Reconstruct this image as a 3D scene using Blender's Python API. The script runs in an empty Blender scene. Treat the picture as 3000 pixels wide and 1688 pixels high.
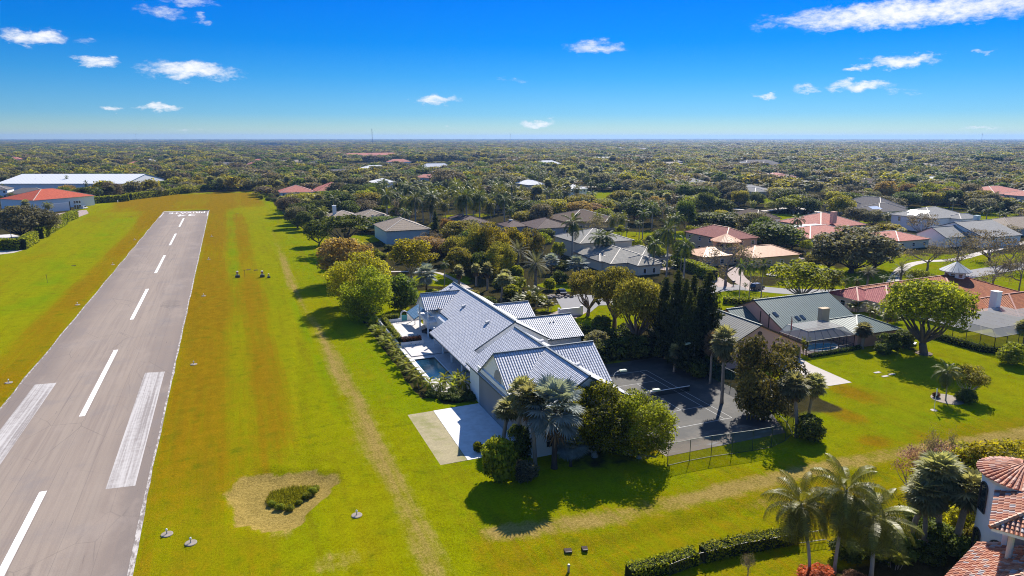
SKY_STR = .10; SUN_STR = 4.6; EXPO = .92; SKY_SAT = 1.0
SKY_RAMP = [(0, (.36, .43, .45)), (.016, (.31, .42, .48)), (.045, (.18, .36, .55)), (.117, (.066, .30, .54)), (.18, (.008, .25, .55)), (.28, (0, .228, .61)), (.5, (.32, .54, .80)), (1, (.74, .84, .93))]
CLOUD_LO = (4.3, 4.6, 5.1); CLOUD_HI = (5.7, 5.7, 5.7)
HAZE_COL = (.25, .48, .92, 1); HAZE_D = .00007
import bpy, math, random
import numpy as np
from mathutils import Vector, noise as mnoise
SC = bpy.context.scene
COL = SC.collection
R = math.radians
rng = np.random.default_rng(7)
random.seed(7)

# ---------------------------------------------------------------- survey: the photo's camera, used to measure where things stand
HC = 42.3
PIT = math.atan((844 - 403) / 2000.0)
YAW = R(22.3)
_cp, _sp, _cy, _sy = math.cos(PIT), math.sin(PIT), math.cos(YAW), math.sin(YAW)

def at(px, py, z=0.0):
    u = (px - 1500) / 2000.0; v = (py - 844) / 2000.0
    f = _cp - v * _sp; d = _sp + v * _cp
    t = (HC - z) / d
    return ((u * _cy + f * _sy) * t, (-u * _sy + f * _cy) * t, z)

def depth(x, y): return x * _sy + y * _cy
def screen(x, y, z=0.0):
    rx = x * _cy - y * _sy; fw = x * _sy + y * _cy; dz = z - HC
    dep = fw * _cp - dz * _sp
    if dep < 1: return (-9999, -9999)
    return (1500 + 2000 * rx / dep, 844 - 2000 * (fw * _sp + dz * _cp) / dep)
def height_at(x, y, py):
    fw = depth(x, y); k = (844 - py) / 2000.0
    # up = k*dep
    dz = fw * (k * _cp - _sp) / (_cp + k * _sp)
    return HC + dz

# ---------------------------------------------------------------- node helper
class NT:
    def __init__(s, nt): s.t = nt; s.n = nt.nodes; s.l = nt.links
    def new(s, ty, **kw):
        nd = s.n.new(ty)
        for k, v in kw.items(): setattr(nd, k, v)
        return nd
    def put(s, sock, v):
        if v is None: return
        if isinstance(v, bpy.types.NodeSocket): s.l.new(v, sock)
        else:
            if sock.type == 'RGBA' and len(v) == 3: v = (*v, 1)
            sock.default_value = v
    def m(s, op, a, b=None, c=None, clamp=False):
        nd = s.new('ShaderNodeMath', operation=op, use_clamp=clamp)
        for i, v in enumerate((a, b, c)): s.put(nd.inputs[i], v)
        return nd.outputs[0]
    def mix(s, f, a, b, mode='MIX'):
        nd = s.new('ShaderNodeMix', data_type='RGBA', blend_type=mode)
        s.put(nd.inputs[0], f); s.put(nd.inputs[6], a); s.put(nd.inputs[7], b)
        return nd.outputs[2]
    def noise(s, vec, scale, detail=3, rough=.55, dist=0, col=False):
        nd = s.new('ShaderNodeTexNoise')
        s.put(nd.inputs['Vector'], vec); nd.inputs['Scale'].default_value = scale
        nd.inputs['Detail'].default_value = detail; nd.inputs['Roughness'].default_value = rough
        nd.inputs['Distortion'].default_value = dist
        return nd.outputs['Color' if col else 'Fac']
    def ramp(s, f, stops):
        nd = s.new('ShaderNodeValToRGB'); e = nd.color_ramp.elements
        while len(e) < len(stops): e.new(.5)
        for i, (p, c) in enumerate(stops):
            e[i].position = p; e[i].color = (*c, 1) if not isinstance(c, float) else (c, c, c, 1)
        s.put(nd.inputs[0], f); return nd.outputs[0]
    def ss(s, x, lo, hi):
        nd = s.new('ShaderNodeMapRange', interpolation_type='SMOOTHSTEP')
        s.put(nd.inputs[0], x); nd.inputs[1].default_value = lo; nd.inputs[2].default_value = hi
        return nd.outputs[0]
    def scale(s, vec, sx, sy, sz):
        nd = s.new('ShaderNodeMapping'); s.put(nd.inputs[0], vec); nd.inputs[3].default_value = (sx, sy, sz); return nd.outputs[0]

SC.cycles.filter_width = 1.05; SC.cycles.use_denoising = True; SC.cycles.denoising_prefilter = 'NONE'; SC.cycles.denoising_input_passes = 'RGB_ALBEDO_NORMAL'
MATS = {}
def newmat(name):
    m = bpy.data.materials.new(name); m.use_nodes = True
    t = NT(m.node_tree); t.n.clear()
    out = t.new('ShaderNodeOutputMaterial'); MATS[name] = m
    return m, t, out
def pbsdf(t, out, col, rough=.6, spec=.4, metal=0, bump=None, bdist=.1, bstr=1.0):
    b = t.new('ShaderNodeBsdfPrincipled')
    t.put(b.inputs['Base Color'], col); t.put(b.inputs['Roughness'], rough)
    b.inputs['Specular IOR Level'].default_value = spec; b.inputs['Metallic'].default_value = metal
    if bump is not None:
        bn = t.new('ShaderNodeBump'); bn.inputs['Strength'].default_value = bstr; bn.inputs['Distance'].default_value = bdist
        t.put(bn.inputs['Height'], bump); t.l.new(bn.outputs[0], b.inputs['Normal'])
    t.l.new(b.outputs[0], out.inputs[0]); return b
def obj_co(t): return t.new('ShaderNodeTexCoord').outputs['Object']
def geo_pos(t): return t.new('ShaderNodeNewGeometry').outputs['Position']

def plain(name, c, rough=.6, spec=.4, metal=0, var=.12, nscale=1.2, bump=0):
    m, t, o = newmat(name)
    co = obj_co(t)
    n1 = t.noise(co, nscale, 4); n2 = t.noise(co, nscale * 9, 2)
    f = t.m('MULTIPLY_ADD', t.m('ADD', n1, t.m('MULTIPLY', n2, .5)), 2 * var, 1 - 1.5 * var)
    cc = t.new('ShaderNodeVectorMath', operation='SCALE'); cc.inputs[0].default_value = c; t.put(cc.inputs[3], f)
    pbsdf(t, o, cc.outputs[0], rough, spec, metal, n2 if bump else None, bump or .1)
    return m

def tile(name, c1, c2, pu=.40, pv=.42, joint=.45, jitter=.25, hgt=.09, rough=.75, spec=.15, weather=.0):
    """barrel tile roof: UV in metres, u along the eave, v up the slope"""
    m, t, o = newmat(name)
    uv = t.new('ShaderNodeTexCoord').outputs['UV']
    sx = t.new('ShaderNodeSeparateXYZ'); t.l.new(uv, sx.inputs[0])
    u = t.m('DIVIDE', sx.outputs[0], pu); v = t.m('DIVIDE', sx.outputs[1], pv)
    fu = t.m('FRACT', u); fv = t.m('FRACT', v)
    prof = t.m('SINE', t.m('MULTIPLY', fu, math.pi))
    cmb = t.new('ShaderNodeCombineXYZ'); t.put(cmb.inputs[0], t.m('FLOOR', u)); t.put(cmb.inputs[1], t.m('FLOOR', v))
    wn = t.new('ShaderNodeTexWhiteNoise', noise_dimensions='2D'); t.l.new(cmb.outputs[0], wn.inputs[0])
    h = t.m('MULTIPLY_ADD', t.m('SUBTRACT', 1, fv), .45, prof)
    base = t.mix(wn.outputs[0], c1, c2)
    big = t.noise(uv, .25, 4)
    base = t.mix(t.m('MULTIPLY', t.ss(big, .45, .7), weather), base, (.16, .15, .14))
    dark = t.m('MULTIPLY', t.ss(prof, .0, .6), t.ss(fv, .02, .24))
    base = t.mix(t.m('MULTIPLY_ADD', dark, joint, 1 - joint), (c1[0] * .18, c1[1] * .18, c1[2] * .2), base)
    pbsdf(t, o, base, rough, spec, 0, h, hgt)
    return m

def seam(name, c, pitch=.5, rough=.42, metal=.0, joint=.5):
    m, t, o = newmat(name)
    uv = t.new('ShaderNodeTexCoord').outputs['UV']
    sx = t.new('ShaderNodeSeparateXYZ'); t.l.new(uv, sx.inputs[0])
    fu = t.m('FRACT', t.m('DIVIDE', sx.outputs[0], pitch))
    rib = t.m('SUBTRACT', 1, t.ss(t.m('ABSOLUTE', t.m('SUBTRACT', fu, .5)), .06, .2))
    n = t.noise(uv, .8, 4)
    c0 = t.mix(n, [x * .8 for x in c], [min(1, x * 1.15) for x in c])
    c1 = t.mix(t.m('MULTIPLY', rib, joint), c0, [x * .35 for x in c])
    pbsdf(t, o, c1, rough, .25, metal, rib, .07)
    return m

def shingle(name, c, pv=.28):
    m, t, o = newmat(name)
    uv = t.new('ShaderNodeTexCoord').outputs['UV']
    sx = t.new('ShaderNodeSeparateXYZ'); t.l.new(uv, sx.inputs[0])
    v = t.m('DIVIDE', sx.outputs[1], pv); fv = t.m('FRACT', v)
    u = t.m('DIVIDE', t.m('ADD', sx.outputs[0], t.m('MULTIPLY', t.m('FLOOR', v), .17)), .36)
    cmb = t.new('ShaderNodeCombineXYZ'); t.put(cmb.inputs[0], t.m('FLOOR', u)); t.put(cmb.inputs[1], t.m('FLOOR', v))
    wn = t.new('ShaderNodeTexWhiteNoise', noise_dimensions='2D'); t.l.new(cmb.outputs[0], wn.inputs[0])
    base = t.mix(wn.outputs[0], [x * .75 for x in c], [x * 1.2 for x in c])
    base = t.mix(t.m('MULTIPLY_ADD', t.noise(uv, .3, 4), .8, .1), base, [x * .8 for x in c])
    base = t.mix(t.m('MULTIPLY_ADD', t.ss(fv, 0, .2), .5, .5), [x * .4 for x in c], base)
    pbsdf(t, o, base, .9, .1, 0, t.m('SUBTRACT', 1, fv), .03)
    return m

def foliage(name, c, light=None, trans=.38, var=.5, rough=.6, spec=.12):
    """leaf material: per leaf and per plant variation of the leaf's own colour"""
    light = light or [min(1, x * 2.0) for x in c]
    m, t, o = newmat(name)
    a = t.new('ShaderNodeAttribute', attribute_name='rnd'); ar = a.outputs['Fac']
    oi = t.new('ShaderNodeObjectInfo').outputs['Random']
    f = t.m('MULTIPLY_ADD', t.m('SUBTRACT', oi, .5), .35, ar, clamp=True)
    col = t.mix(f, [x * (1 - var) for x in c], light)
    hs = t.new('ShaderNodeHueSaturation'); t.put(hs.inputs['Hue'], t.m('MULTIPLY_ADD', oi, .03, .485)); t.put(hs.inputs['Color'], col)
    hs.inputs['Saturation'].default_value = 1.0
    col = hs.outputs[0]
    p = t.new('ShaderNodeBsdfPrincipled'); t.put(p.inputs['Base Color'], col); p.inputs['Roughness'].default_value = rough
    p.inputs['Specular IOR Level'].default_value = spec
    tr = t.new('ShaderNodeBsdfTranslucent')
    t.put(tr.inputs[0], t.mix(1.0, col, (1.7, 1.6, .8), 'MULTIPLY'))
    mx = t.new('ShaderNodeMixShader'); mx.inputs[0].default_value = trans
    t.l.new(p.outputs[0], mx.inputs[1]); t.l.new(tr.outputs[0], mx.inputs[2]); t.l.new(mx.outputs[0], o.inputs[0])
    return m

def sheer(name, c, alpha):
    """woven screen or chain link: part of the light passes straight through the holes"""
    m, t, o = newmat(name)
    d = t.new('ShaderNodeBsdfDiffuse'); t.put(d.inputs[0], c)
    tr = t.new('ShaderNodeBsdfTransparent')
    mx = t.new('ShaderNodeMixShader'); mx.inputs[0].default_value = alpha
    t.l.new(tr.outputs[0], mx.inputs[1]); t.l.new(d.outputs[0], mx.inputs[2]); t.l.new(mx.outputs[0], o.inputs[0])
    return m

# ---------------------------------------------------------------- mesh builder
class MB:
    def __init__(s, off=(0, 0, 0)):
        s.v = []; s.f = []; s.mi = []; s.off = off
    def add(s, vs, fs, mi=0):
        b = len(s.v); ox, oy, oz = s.off
        s.v += [(x - ox, y - oy, z - oz) for x, y, z in vs]
        s.f += [tuple(b + i for i in f) for f in fs]
        s.mi += [mi] * len(fs) if isinstance(mi, int) else list(mi)
        return s
    def box(s, x0, x1, y0, y1, z0, z1, mi=0):
        return s.add([(x0, y0, z0), (x1, y0, z0), (x1, y1, z0), (x0, y1, z0), (x0, y0, z1), (x1, y0, z1), (x1, y1, z1), (x0, y1, z1)],
                     [(0, 3, 2, 1), (4, 5, 6, 7), (0, 1, 5, 4), (1, 2, 6, 5), (2, 3, 7, 6), (3, 0, 4, 7)], mi)
    def bar(s, p, q, w, h=None, mi=0):
        p = Vector(p); q = Vector(q); d = (q - p).normalized(); h = h or w
        a = d.cross(Vector((0, 0, 1)))
        if a.length < 1e-4: a = Vector((1, 0, 0))
        a.normalize(); b = a.cross(d); a *= w / 2; b *= h / 2
        vs = [p - a - b, p + a - b, p + a + b, p - a + b, q - a - b, q + a - b, q + a + b, q - a + b]
        return s.add([tuple(x) for x in vs], [(0, 1, 2, 3), (7, 6, 5, 4), (0, 4, 5, 1), (1, 5, 6, 2), (2, 6, 7, 3), (3, 7, 4, 0)], mi)
    def tube(s, pts, rad, n=7, mi=0, cap=True):
        pts = [Vector(p) for p in pts]
        if not hasattr(rad, '__len__'): rad = [rad] * len(pts)
        vs = []; fs = []
        for i, p in enumerate(pts):
            d = (pts[min(i + 1, len(pts) - 1)] - pts[max(i - 1, 0)]).normalized()
            a = d.cross(Vector((0, 1, 0.01))).normalized(); b = d.cross(a)
            for k in range(n):
                th = 2 * math.pi * k / n
                vs.append(tuple(p + (a * math.cos(th) + b * math.sin(th)) * rad[i]))
        for i in range(len(pts) - 1):
            for k in range(n):
                fs.append((i * n + k, i * n + (k + 1) % n, (i + 1) * n + (k + 1) % n, (i + 1) * n + k))
        if cap: fs += [tuple(range(n))[::-1], tuple((len(pts) - 1) * n + k for k in range(n))]
        return s.add(vs, fs, mi)
    def lathe(s, prof, c=(0, 0, 0), n=16, mi=0):
        vs = []; fs = []
        for r, z in prof:
            for k in range(n):
                th = 2 * math.pi * k / n; vs.append((c[0] + r * math.cos(th), c[1] + r * math.sin(th), c[2] + z))
        for i in range(len(prof) - 1):
            for k in range(n): fs.append((i * n + k, i * n + (k + 1) % n, (i + 1) * n + (k + 1) % n, (i + 1) * n + k))
        fs.append(tuple(range(n))[::-1]); fs.append(tuple((len(prof) - 1) * n + k for k in range(n)))
        return s.add(vs, fs, mi)
    def prism(s, poly, z0, z1, mi=0):
        n = len(poly)
        vs = [(x, y, z0) for x, y in poly] + [(x, y, z1) for x, y in poly]
        return s.add(vs, [tuple(range(n))[::-1], tuple(range(n, 2 * n))] + [(i, (i + 1) % n, n + (i + 1) % n, n + i) for i in range(n)], mi)
    def slab(s, vs, fs, th=.22, top=0, side=1, under=2):
        """roof sheet with thickness: top faces, fascia round the edge, soffit below"""
        n = len(vs)
        al = list(vs) + [(x, y, z - th) for x, y, z in vs]
        edges = {}
        for f in fs:
            for i in range(len(f)): edges[(f[i], f[(i + 1) % len(f)])] = 1
        sd = [(a, n + a, n + b, b) for (a, b) in edges if (b, a) not in edges]
        return s.add(al, list(fs) + sd + [tuple(n + i for i in f)[::-1] for f in fs], [top] * len(fs) + [side] * len(sd) + [under] * len(fs))
    def build(s, name, mats, parent=None, smooth=False, kind=None, loc=None):
        me = bpy.data.meshes.new(name); me.from_pydata(s.v, [], s.f); me.update()
        ms = mats if isinstance(mats, (list, tuple)) else [mats]
        for m in ms: me.materials.append(m if not isinstance(m, str) else MATS[m])
        nm = len(ms)
        for p, i in zip(me.polygons, s.mi): p.material_index = min(i, nm - 1); p.use_smooth = smooth
        uv = me.uv_layers.new(name='UVMap').data
        for p in me.polygons:
            nrm = p.normal
            tx = Vector((-nrm.y, nrm.x, 0))
            tx = Vector((1, 0, 0)) if tx.length < 1e-3 else tx.normalized()
            by = nrm.cross(tx)
            for li in p.loop_indices:
                co = me.vertices[me.loops[li].vertex_index].co
                uv[li].uv = (co.dot(tx), co.dot(by))
        o = bpy.data.objects.new(name, me); COL.objects.link(o)
        if parent: o.parent = parent
        if kind: o['kind'] = kind
        if loc: o.location = loc
        return o

def tag(o, label, cat, group=None):
    o['label'] = label; o['category'] = cat
    if group: o['group'] = group
    return o
def thing(name, label, cat, loc=(0, 0, 0), rz=0, group=None):
    o = bpy.data.objects.new(name, None); COL.objects.link(o); o.empty_display_size = .5
    o.location = loc; o.rotation_euler = (0, 0, rz)
    return tag(o, label, cat, group)
def dup(root, loc=None, rz=None, label=None, group=None, scale=None):
    r = root.copy(); COL.objects.link(r)
    if loc is not None: r.location = loc
    if rz is not None: r.rotation_euler = (0, 0, rz)
    if scale is not None: r.scale = scale
    if label: r['label'] = label
    if group: r['group'] = group
    for ch in list(root.children):
        c = ch.copy(); COL.objects.link(c); c.parent = r
        for g2 in list(ch.children):
            d = g2.copy(); COL.objects.link(d); d.parent = c
    return r

# ---------------------------------------------------------------- materials
plain('white_paint', (.78, .78, .78), .55, .4, var=.05)
plain('cream_wall', (.62, .56, .44), .8, .2, var=.06)
plain('beige_wall', (.50, .38, .25), .8, .2, var=.07)
plain('aqua_wall', (.46, .56, .58), .8, .2, var=.05)
plain('pink_wall', (.62, .36, .28), .8, .2, var=.06)
plain('grey_wall', (.42, .41, .39), .8, .2, var=.06)
plain('stone_wall', (.52, .48, .42), .8, .2, var=.1)
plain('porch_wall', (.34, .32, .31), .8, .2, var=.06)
plain('fascia_slate', (.045, .075, .10), .5, .4, var=.08)
plain('fascia_brown', (.07, .04, .03), .6, .3, var=.08)
plain('fascia_cream', (.5, .45, .38), .6, .3, var=.08)
plain('fascia_red', (.30, .09, .06), .6, .3, var=.08)
plain('soffit', (.55, .55, .55), .8, .2, var=.04)
plain('dark_metal', (.03, .035, .035), .45, .5, var=.1)
plain('bronze_frame', (.05, .045, .04), .5, .5, var=.1)
plain('green_post', (.02, .05, .035), .5, .4, var=.1)
plain('galv', (.35, .36, .36), .4, .5, .6, var=.1)
plain('lamp_green', (.42, .50, .36), .5, .4, var=.08)
plain('black_rubber', (.015, .015, .016), .8, .3, var=.1)
plain('car_white', (.75, .76, .78), .25, .5, var=.03)
plain('car_black', (.012, .014, .02), .22, .6, var=.05)
plain('car_silver', (.42, .44, .46), .25, .6, .5, var=.03)
plain('teal_door', (.05, .30, .30), .5, .4, var=.08)
plain('awning_blue', (.03, .13, .28), .5, .4, var=.1)
plain('bark', (.16, .12, .09), .9, .2, var=.3, nscale=3, bump=.05)
plain('bark_pale', (.34, .31, .27), .9, .2, var=.25, nscale=3, bump=.04)
plain('bark_dark', (.07, .05, .04), .9, .2, var=.3, nscale=3, bump=.05)
plain('palm_bark', (.26, .22, .18), .9, .2, var=.3, nscale=5, bump=.05)
plain('twig', (.20, .165, .145), .9, .1, var=.25, nscale=2)
plain('coconut', (.22, .20, .06), .6, .3, var=.2)
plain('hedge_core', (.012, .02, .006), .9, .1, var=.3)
plain('planter_white', (.74, .74, .73), .7, .3, var=.06)
plain('rock', (.28, .24, .20), .9, .2, var=.3)
plain('furniture', (.03, .035, .045), .7, .3, var=.2)
plain('solar_panel', (.70, .72, .75), .12, .9, .2, var=.02)
plain('hangar_panel', (.70, .71, .72), .5, .4, var=.05)
m, t, o = newmat('glass_dark')
pbsdf(t, o, t.mix(t.noise(obj_co(t), .8, 2), (.008, .012, .018), (.03, .04, .05)), .06, .8)
m, t, o = newmat('hangar_door')
co = t.new('ShaderNodeTexCoord').outputs['UV']; sx = t.new('ShaderNodeSeparateXYZ'); t.l.new(co, sx.inputs[0])
fu = t.m('FRACT', t.m('DIVIDE', sx.outputs[0], .42))
rib = t.ss(t.m('ABSOLUTE', t.m('SUBTRACT', fu, .5)), .2, .34)
pbsdf(t, o, t.mix(rib, (.16, .17, .19), (.30, .31, .33)), .6, .4, 0, rib, .08)

# house roofs
tile('roof_slate_tile', (.54, .55, .60), (.68, .69, .73), .42, .50, .74, hgt=.11, rough=.55, spec=.3)
tile('roof_blue_tile', (.10, .22, .38), (.16, .30, .46), .40, .44, .5)
tile('roof_crimson', (.24, .06, .055), (.33, .10, .08), .42, .44, .65, hgt=.1)
tile('roof_terracotta', (.30, .085, .03), (.42, .14, .05), .42, .44, .65, hgt=.1)
tile('roof_magenta', (.34, .075, .085), (.44, .13, .12), .42, .44, .65, hgt=.1)
tile('roof_red', (.42, .075, .035), (.52, .12, .06), .45, .45, .4)
tile('roof_barrel', (.42, .13, .06), (.62, .30, .19), .46, .62, .72, hgt=.13, weather=.25)
tile('roof_coral', (.44, .13, .10), (.55, .22, .16), .45, .45, .5)
tile('roof_taupe', (.26, .205, .155), (.34, .275, .21), .40, .44, .5)
tile('roof_greytan', (.24, .235, .215), (.33, .315, .28), .40, .44, .6)
tile('roof_umber', (.085, .055, .05), (.13, .085, .075), .42, .44, .5)
shingle('roof_greyshingle', (.17, .155, .15))
shingle('roof_brownshingle', (.12, .085, .065))
shingle('roof_paleshingle', (.34, .33, .31))
shingle('roof_whitetile', (.80, .80, .79))
seam('roof_green_metal', (.115, .165, .155), .62, .5, joint=.75)
seam('roof_green_metal_lit', (.20, .195, .175), .62, .5, joint=.7)  # green metal roof again, its different lighting painted in as a browner tone
seam('roof_copper', (.66, .34, .18), .5, .5, joint=.3)
seam('roof_galv', (.46, .46, .44), 1.0, .45, joint=.5)
seam('roof_barn', (.66, .67, .69), 3.0, .5, joint=.18)
sheer('cage_screen', (.16, .16, .16), .22)
sheer('cage_screen_top', (.42, .41, .40), .46)
sheer('chain_link', (.012, .06, .055), .36)

# foliage
foliage('leaf_deep', (0.045, 0.07, 0.016), (0.15, 0.19, 0.035), trans=.42)
foliage('leaf_ficus', (0.06, 0.085, 0.008), (0.3, 0.31, 0.018), trans=.48)
foliage('leaf_bright', (0.11, 0.15, 0.01), (0.36, 0.38, 0.022), trans=.5)
foliage('leaf_yellow', (.17, .16, .012), (.46, .41, .024), trans=.48)
foliage('leaf_olive', (0.115, 0.112, 0.018), (0.37, 0.33, 0.045), trans=.45)
foliage('leaf_rust', (0.2, 0.13, 0.045), (0.46, 0.31, 0.1), trans=.42)
foliage('leaf_grey', (.10, .10, .062), (.25, .23, .13), trans=.38)
foliage('leaf_brown', (0.12, 0.098, 0.066), (0.27, 0.22, 0.15), trans=.36)
foliage('leaf_magnolia', (0.03, 0.042, 0.014), (0.2, 0.16, 0.035), trans=.28)
foliage('leaf_silver', (.20, .25, .25), (.38, .43, .42), trans=.25, var=.45)
foliage('leaf_palm', (.028, .048, .009), (.14, .17, .028), trans=.26, spec=.3)
foliage('leaf_coco', (.035, .052, .007), (.24, .24, .022), trans=.34, spec=.4, rough=.45)
foliage('leaf_sabal', (.10, .115, .045), (.38, .37, .19), trans=.38, spec=.35)
foliage('leaf_date', (.060, .068, .036), (.17, .17, .09), trans=.3)
foliage('leaf_areca', (.085, .12, .010), (.33, .35, .03), trans=.45)
foliage('leaf_dead', (.16, .11, .06), (.30, .21, .12), trans=.3)
foliage('leaf_pine', (.022, .036, .012), (.085, .10, .03), trans=.3)
foliage('leaf_hedge', (.10, .15, .009), (.34, .36, .025), trans=.42)
foliage('leaf_redhedge', (.11, .045, .03), (.22, .10, .06), trans=.35)
foliage('leaf_croton', (.45, .09, .02), (.65, .16, .03), trans=.35)
foliage('leaf_pink', (0.26, 0.16, 0.13), (0.46, 0.27, 0.26), trans=.4)
foliage('leaf_far', (0.062, 0.07, 0.032), (0.2, 0.18, 0.075), trans=.38)
foliage('leaf_reed', (0.13, 0.155, 0.01), (0.3, 0.31, 0.02), trans=.5)
# ================================================================ GROUND
def band(x, a, b, s=1.0):
    return 1 / (1 + np.exp(-(x - a) / s * 3)) * 1 / (1 + np.exp((x - b) / s * 3))
def poly_dist(X, Y, pts):
    d = np.full(X.shape, 1e9)
    for (x0, y0), (x1, y1) in zip(pts[:-1], pts[1:]):
        L2 = (x1 - x0) ** 2 + (y1 - y0) ** 2 + 1e-9
        t = np.clip(((X - x0) * (x1 - x0) + (Y - y0) * (y1 - y0)) / L2, 0, 1)
        d = np.minimum(d, np.hypot(X - x0 - t * (x1 - x0), Y - y0 - t * (y1 - y0)))
    return d
def disc(X, Y, cx, cy, rx, ry=None, soft=.35):
    r = np.hypot((X - cx) / rx, (Y - cy) / (ry or rx))
    return np.clip((1 + soft - r) / (2 * soft), 0, 1)
PIT_POLY = [(-1.3, 85.7), (3, 86.4), (7.2, 85.8), (8.4, 83.5), (6.9, 77.2), (2.0, 73.4), (-1.4, 76.0)]
LAWNS = []
for (px, py, rx, ry) in [(1755, 572, 34, 34), (2300, 590, 26, 20), (2250, 640, 30, 22), (2050, 690, 16, 14), (2360, 655, 20, 14), (2170, 860, 14, 9), (2310, 790, 16, 10),
                         (2480, 745, 14, 9), (2600, 800, 22, 10), (2690, 770, 24, 14), (2800, 640, 40, 20), (2900, 680, 24, 12), (2960, 765, 26, 14), (1860, 690, 14, 12),
                         (1810, 740, 9, 9), (1640, 838, 5, 6), (1300, 818, 8, 9), (1420, 590, 18, 12), (1150, 605, 16, 10), (1370, 632, 14, 8), (2660, 615, 20, 14), (2150, 880, 8, 5), (2380, 830, 12, 5), (1220, 868, 8, 6),
                         (1060, 700, 14, 10), (2520, 650, 8, 8), (2010, 640, 8, 8)]:
    x, y, _ = at(px, py); LAWNS.append((x, y, rx, ry))

def ax_lines(lo, hi, step, far, grow=1.22):
    a = list(np.arange(lo, hi + 1e-6, step)); s = step; v = hi
    while v < far: s *= grow; v += s; a.append(v)
    s = step; v = lo; b = []
    while v > -far: s *= grow; v -= s; b.append(v)
    return np.array(b[::-1] + a)
gx = ax_lines(-110, 175, .9, 14000); gy = ax_lines(46, 560, 1.1, 16000)
gy = gy[gy > -400]
GX, GY = np.meshgrid(gx, gy)
# height: the drain pit, the swale, small unevenness
inside = np.zeros(GX.shape)
pc = np.array(PIT_POLY); c0 = pc.mean(0)
ang = np.arctan2(GY - c0[1], GX - c0[0]); rad = np.hypot(GX - c0[0], GY - c0[1])
pa = np.arctan2(pc[:, 1] - c0[1], pc[:, 0] - c0[0]); pr = np.hypot(pc[:, 0] - c0[0], pc[:, 1] - c0[1])
od = np.argsort(pa); pr_i = np.interp(ang, np.r_[pa[od] - 2 * np.pi, pa[od], pa[od] + 2 * np.pi], np.r_[pr[od], pr[od], pr[od]])
q = rad / (pr_i * (1 + .10 * np.sin(ang * 3 + 1) + .06 * np.sin(ang * 7) + .04 * np.sin(ang * 13 + 2)))
Z = -.7 * np.clip((1.08 - q) / .22, 0, 1) ** .8
for k in range(5):
    yb = 86.6 + k * 1.0 + .35 * np.sin(GX * .9 + k * 1.3)
    Z += (-.26 + .03 * k) * np.exp(-((GY - yb) / .26) ** 2) * band(GX, -1.5 + .2 * k, 9.0 - .5 * k, .7)
sw_x = 6.1 + (GY - 92) * .087
Z += -.28 * np.exp(-((GX - sw_x) / .55) ** 2) * band(GY, 82, 215, 8)
Z += (-.30 * np.exp(-((GY - 55.6 - .02 * (GX - 30)) / .6) ** 2) + .12 * np.exp(-((GY - 58.3) / .8) ** 2)) * band(GX, 23, 78, 4)
Z += .10 * np.exp(-((GX - 20.5) / 2.5) ** 2) * band(GY, 60, 330, 10)
poolm = (GX > 29.6) & (GX < 35.4) & (GY > 111) & (GY < 125.4)
Z[poolm] = -2.2
far_in = np.exp(-((GX - 32) / 40) ** 2)
# cover
n_big = np.zeros(GX.shape); fine = (np.abs(GX - 30) < 160) & (GY < 600)
ii = np.argwhere(fine)
for i, j in ii[::1]:
    n_big[i, j] = mnoise.noise((GX[i, j] * .045, GY[i, j] * .02, 1.7)) + .5 * mnoise.noise((GX[i, j] * .15, GY[i, j] * .06, 5.1))
yfade = np.clip((GY - 62) / 60, .25, 1)
br_ = .95 * band(GX, -12.6, -3.2, 1.6) * np.clip((GY - 55) / 50, .45, 1)
br_ += .80 * band(GX, 1.2, 6.4, 1.6) * band(GY, 92, 420, 14)
br_ += .42 * band(GX, -3, 2, 1.5) + .15 * band(GX, 6.4, 12, 1)
br_ += .85 * band(GX, -45.5, -36.4, 2.2)
br_ += .35 * band(GX, -75, -45.5, 3) * (.5 + n_big)
br_ += .55 * band(GX, -75, -64, 3) * band(GY, 120, 240, 20)
br_ += .75 * band(GX, -70, 22, 6) * band(GY, 452, 580, 8)
br_ += .5 * band(GX, -60, -28, 6) * band(GY, 380, 455, 20)
br_ -= .85 * band(GX, -60, -46, 3) * band(GY, 190, 420, 20)
br_ += .35 * np.clip(n_big, -1, 1)
lots = band(GX, 20, 400, 2)
br_ = br_ * (1 - lots) + lots * (.12 + .45 * np.clip(n_big, 0, 1))
for px, py, rx, ry in [(2500, 1150, 2.6, 4.5), (2475, 1215, 2.2, 3.6), (2560, 1290, 2, 1.5), (1905, 1310, 5, 2)]:
    x, y, _ = at(px, py); br_ += .8 * disc(GX, GY, x, y, rx, ry, .6)
br_ += .35 * band(GY, 40, 64, 3) * lots
trk_pts = [(16.7, 400), (16.2, 307), (14.9, 230), (14.6, 193), (15.8, 153), (15.9, 124), (16.3, 105), (15.8, 90), (15.9, 70), (16, 44)]
td = poly_dist(GX, GY, trk_pts)
wid = 1.1 + .7 * np.clip(n_big, -1, 1) + .6 * band(GY, 60, 100, 10)
tan = np.clip((wid + 1.6 - td) / 2.4, 0, 1) * (.72 * band(GY, 50, 260, 15) + .44 * band(GY, 260, 330, 15)) * np.clip(1.0 + .9 * n_big, .35, 1)
xt = poly_dist(GX, GY, [(24, 62.8), (38, 60.6), (58, 60.9), (78, 60.3), (105, 57.6), (150, 53)])
tan += np.clip((2.9 - xt) / 2.2, 0, 1) * .86 * np.clip(1.0 + .8 * n_big, .3, 1)
pitm = np.clip((1.10 - q) / .12, 0, 1)
tan += pitm * 1.2
tan += .75 * disc(GX, GY, -1.3, 81, 1.6, 5.5, .5)
tan += .55 * band(GX, -75, -66, 3) * band(GY, 215, 240, 8)
for px, py, rx, ry in [(1000, 1640, 4, 2.0), (830, 1570, 2.4, 1.2), (2250, 1470, 4, 1.2)]:
    x, y, _ = at(px, py); tan += .5 * disc(GX, GY, x, y, rx, ry, .6)
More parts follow.
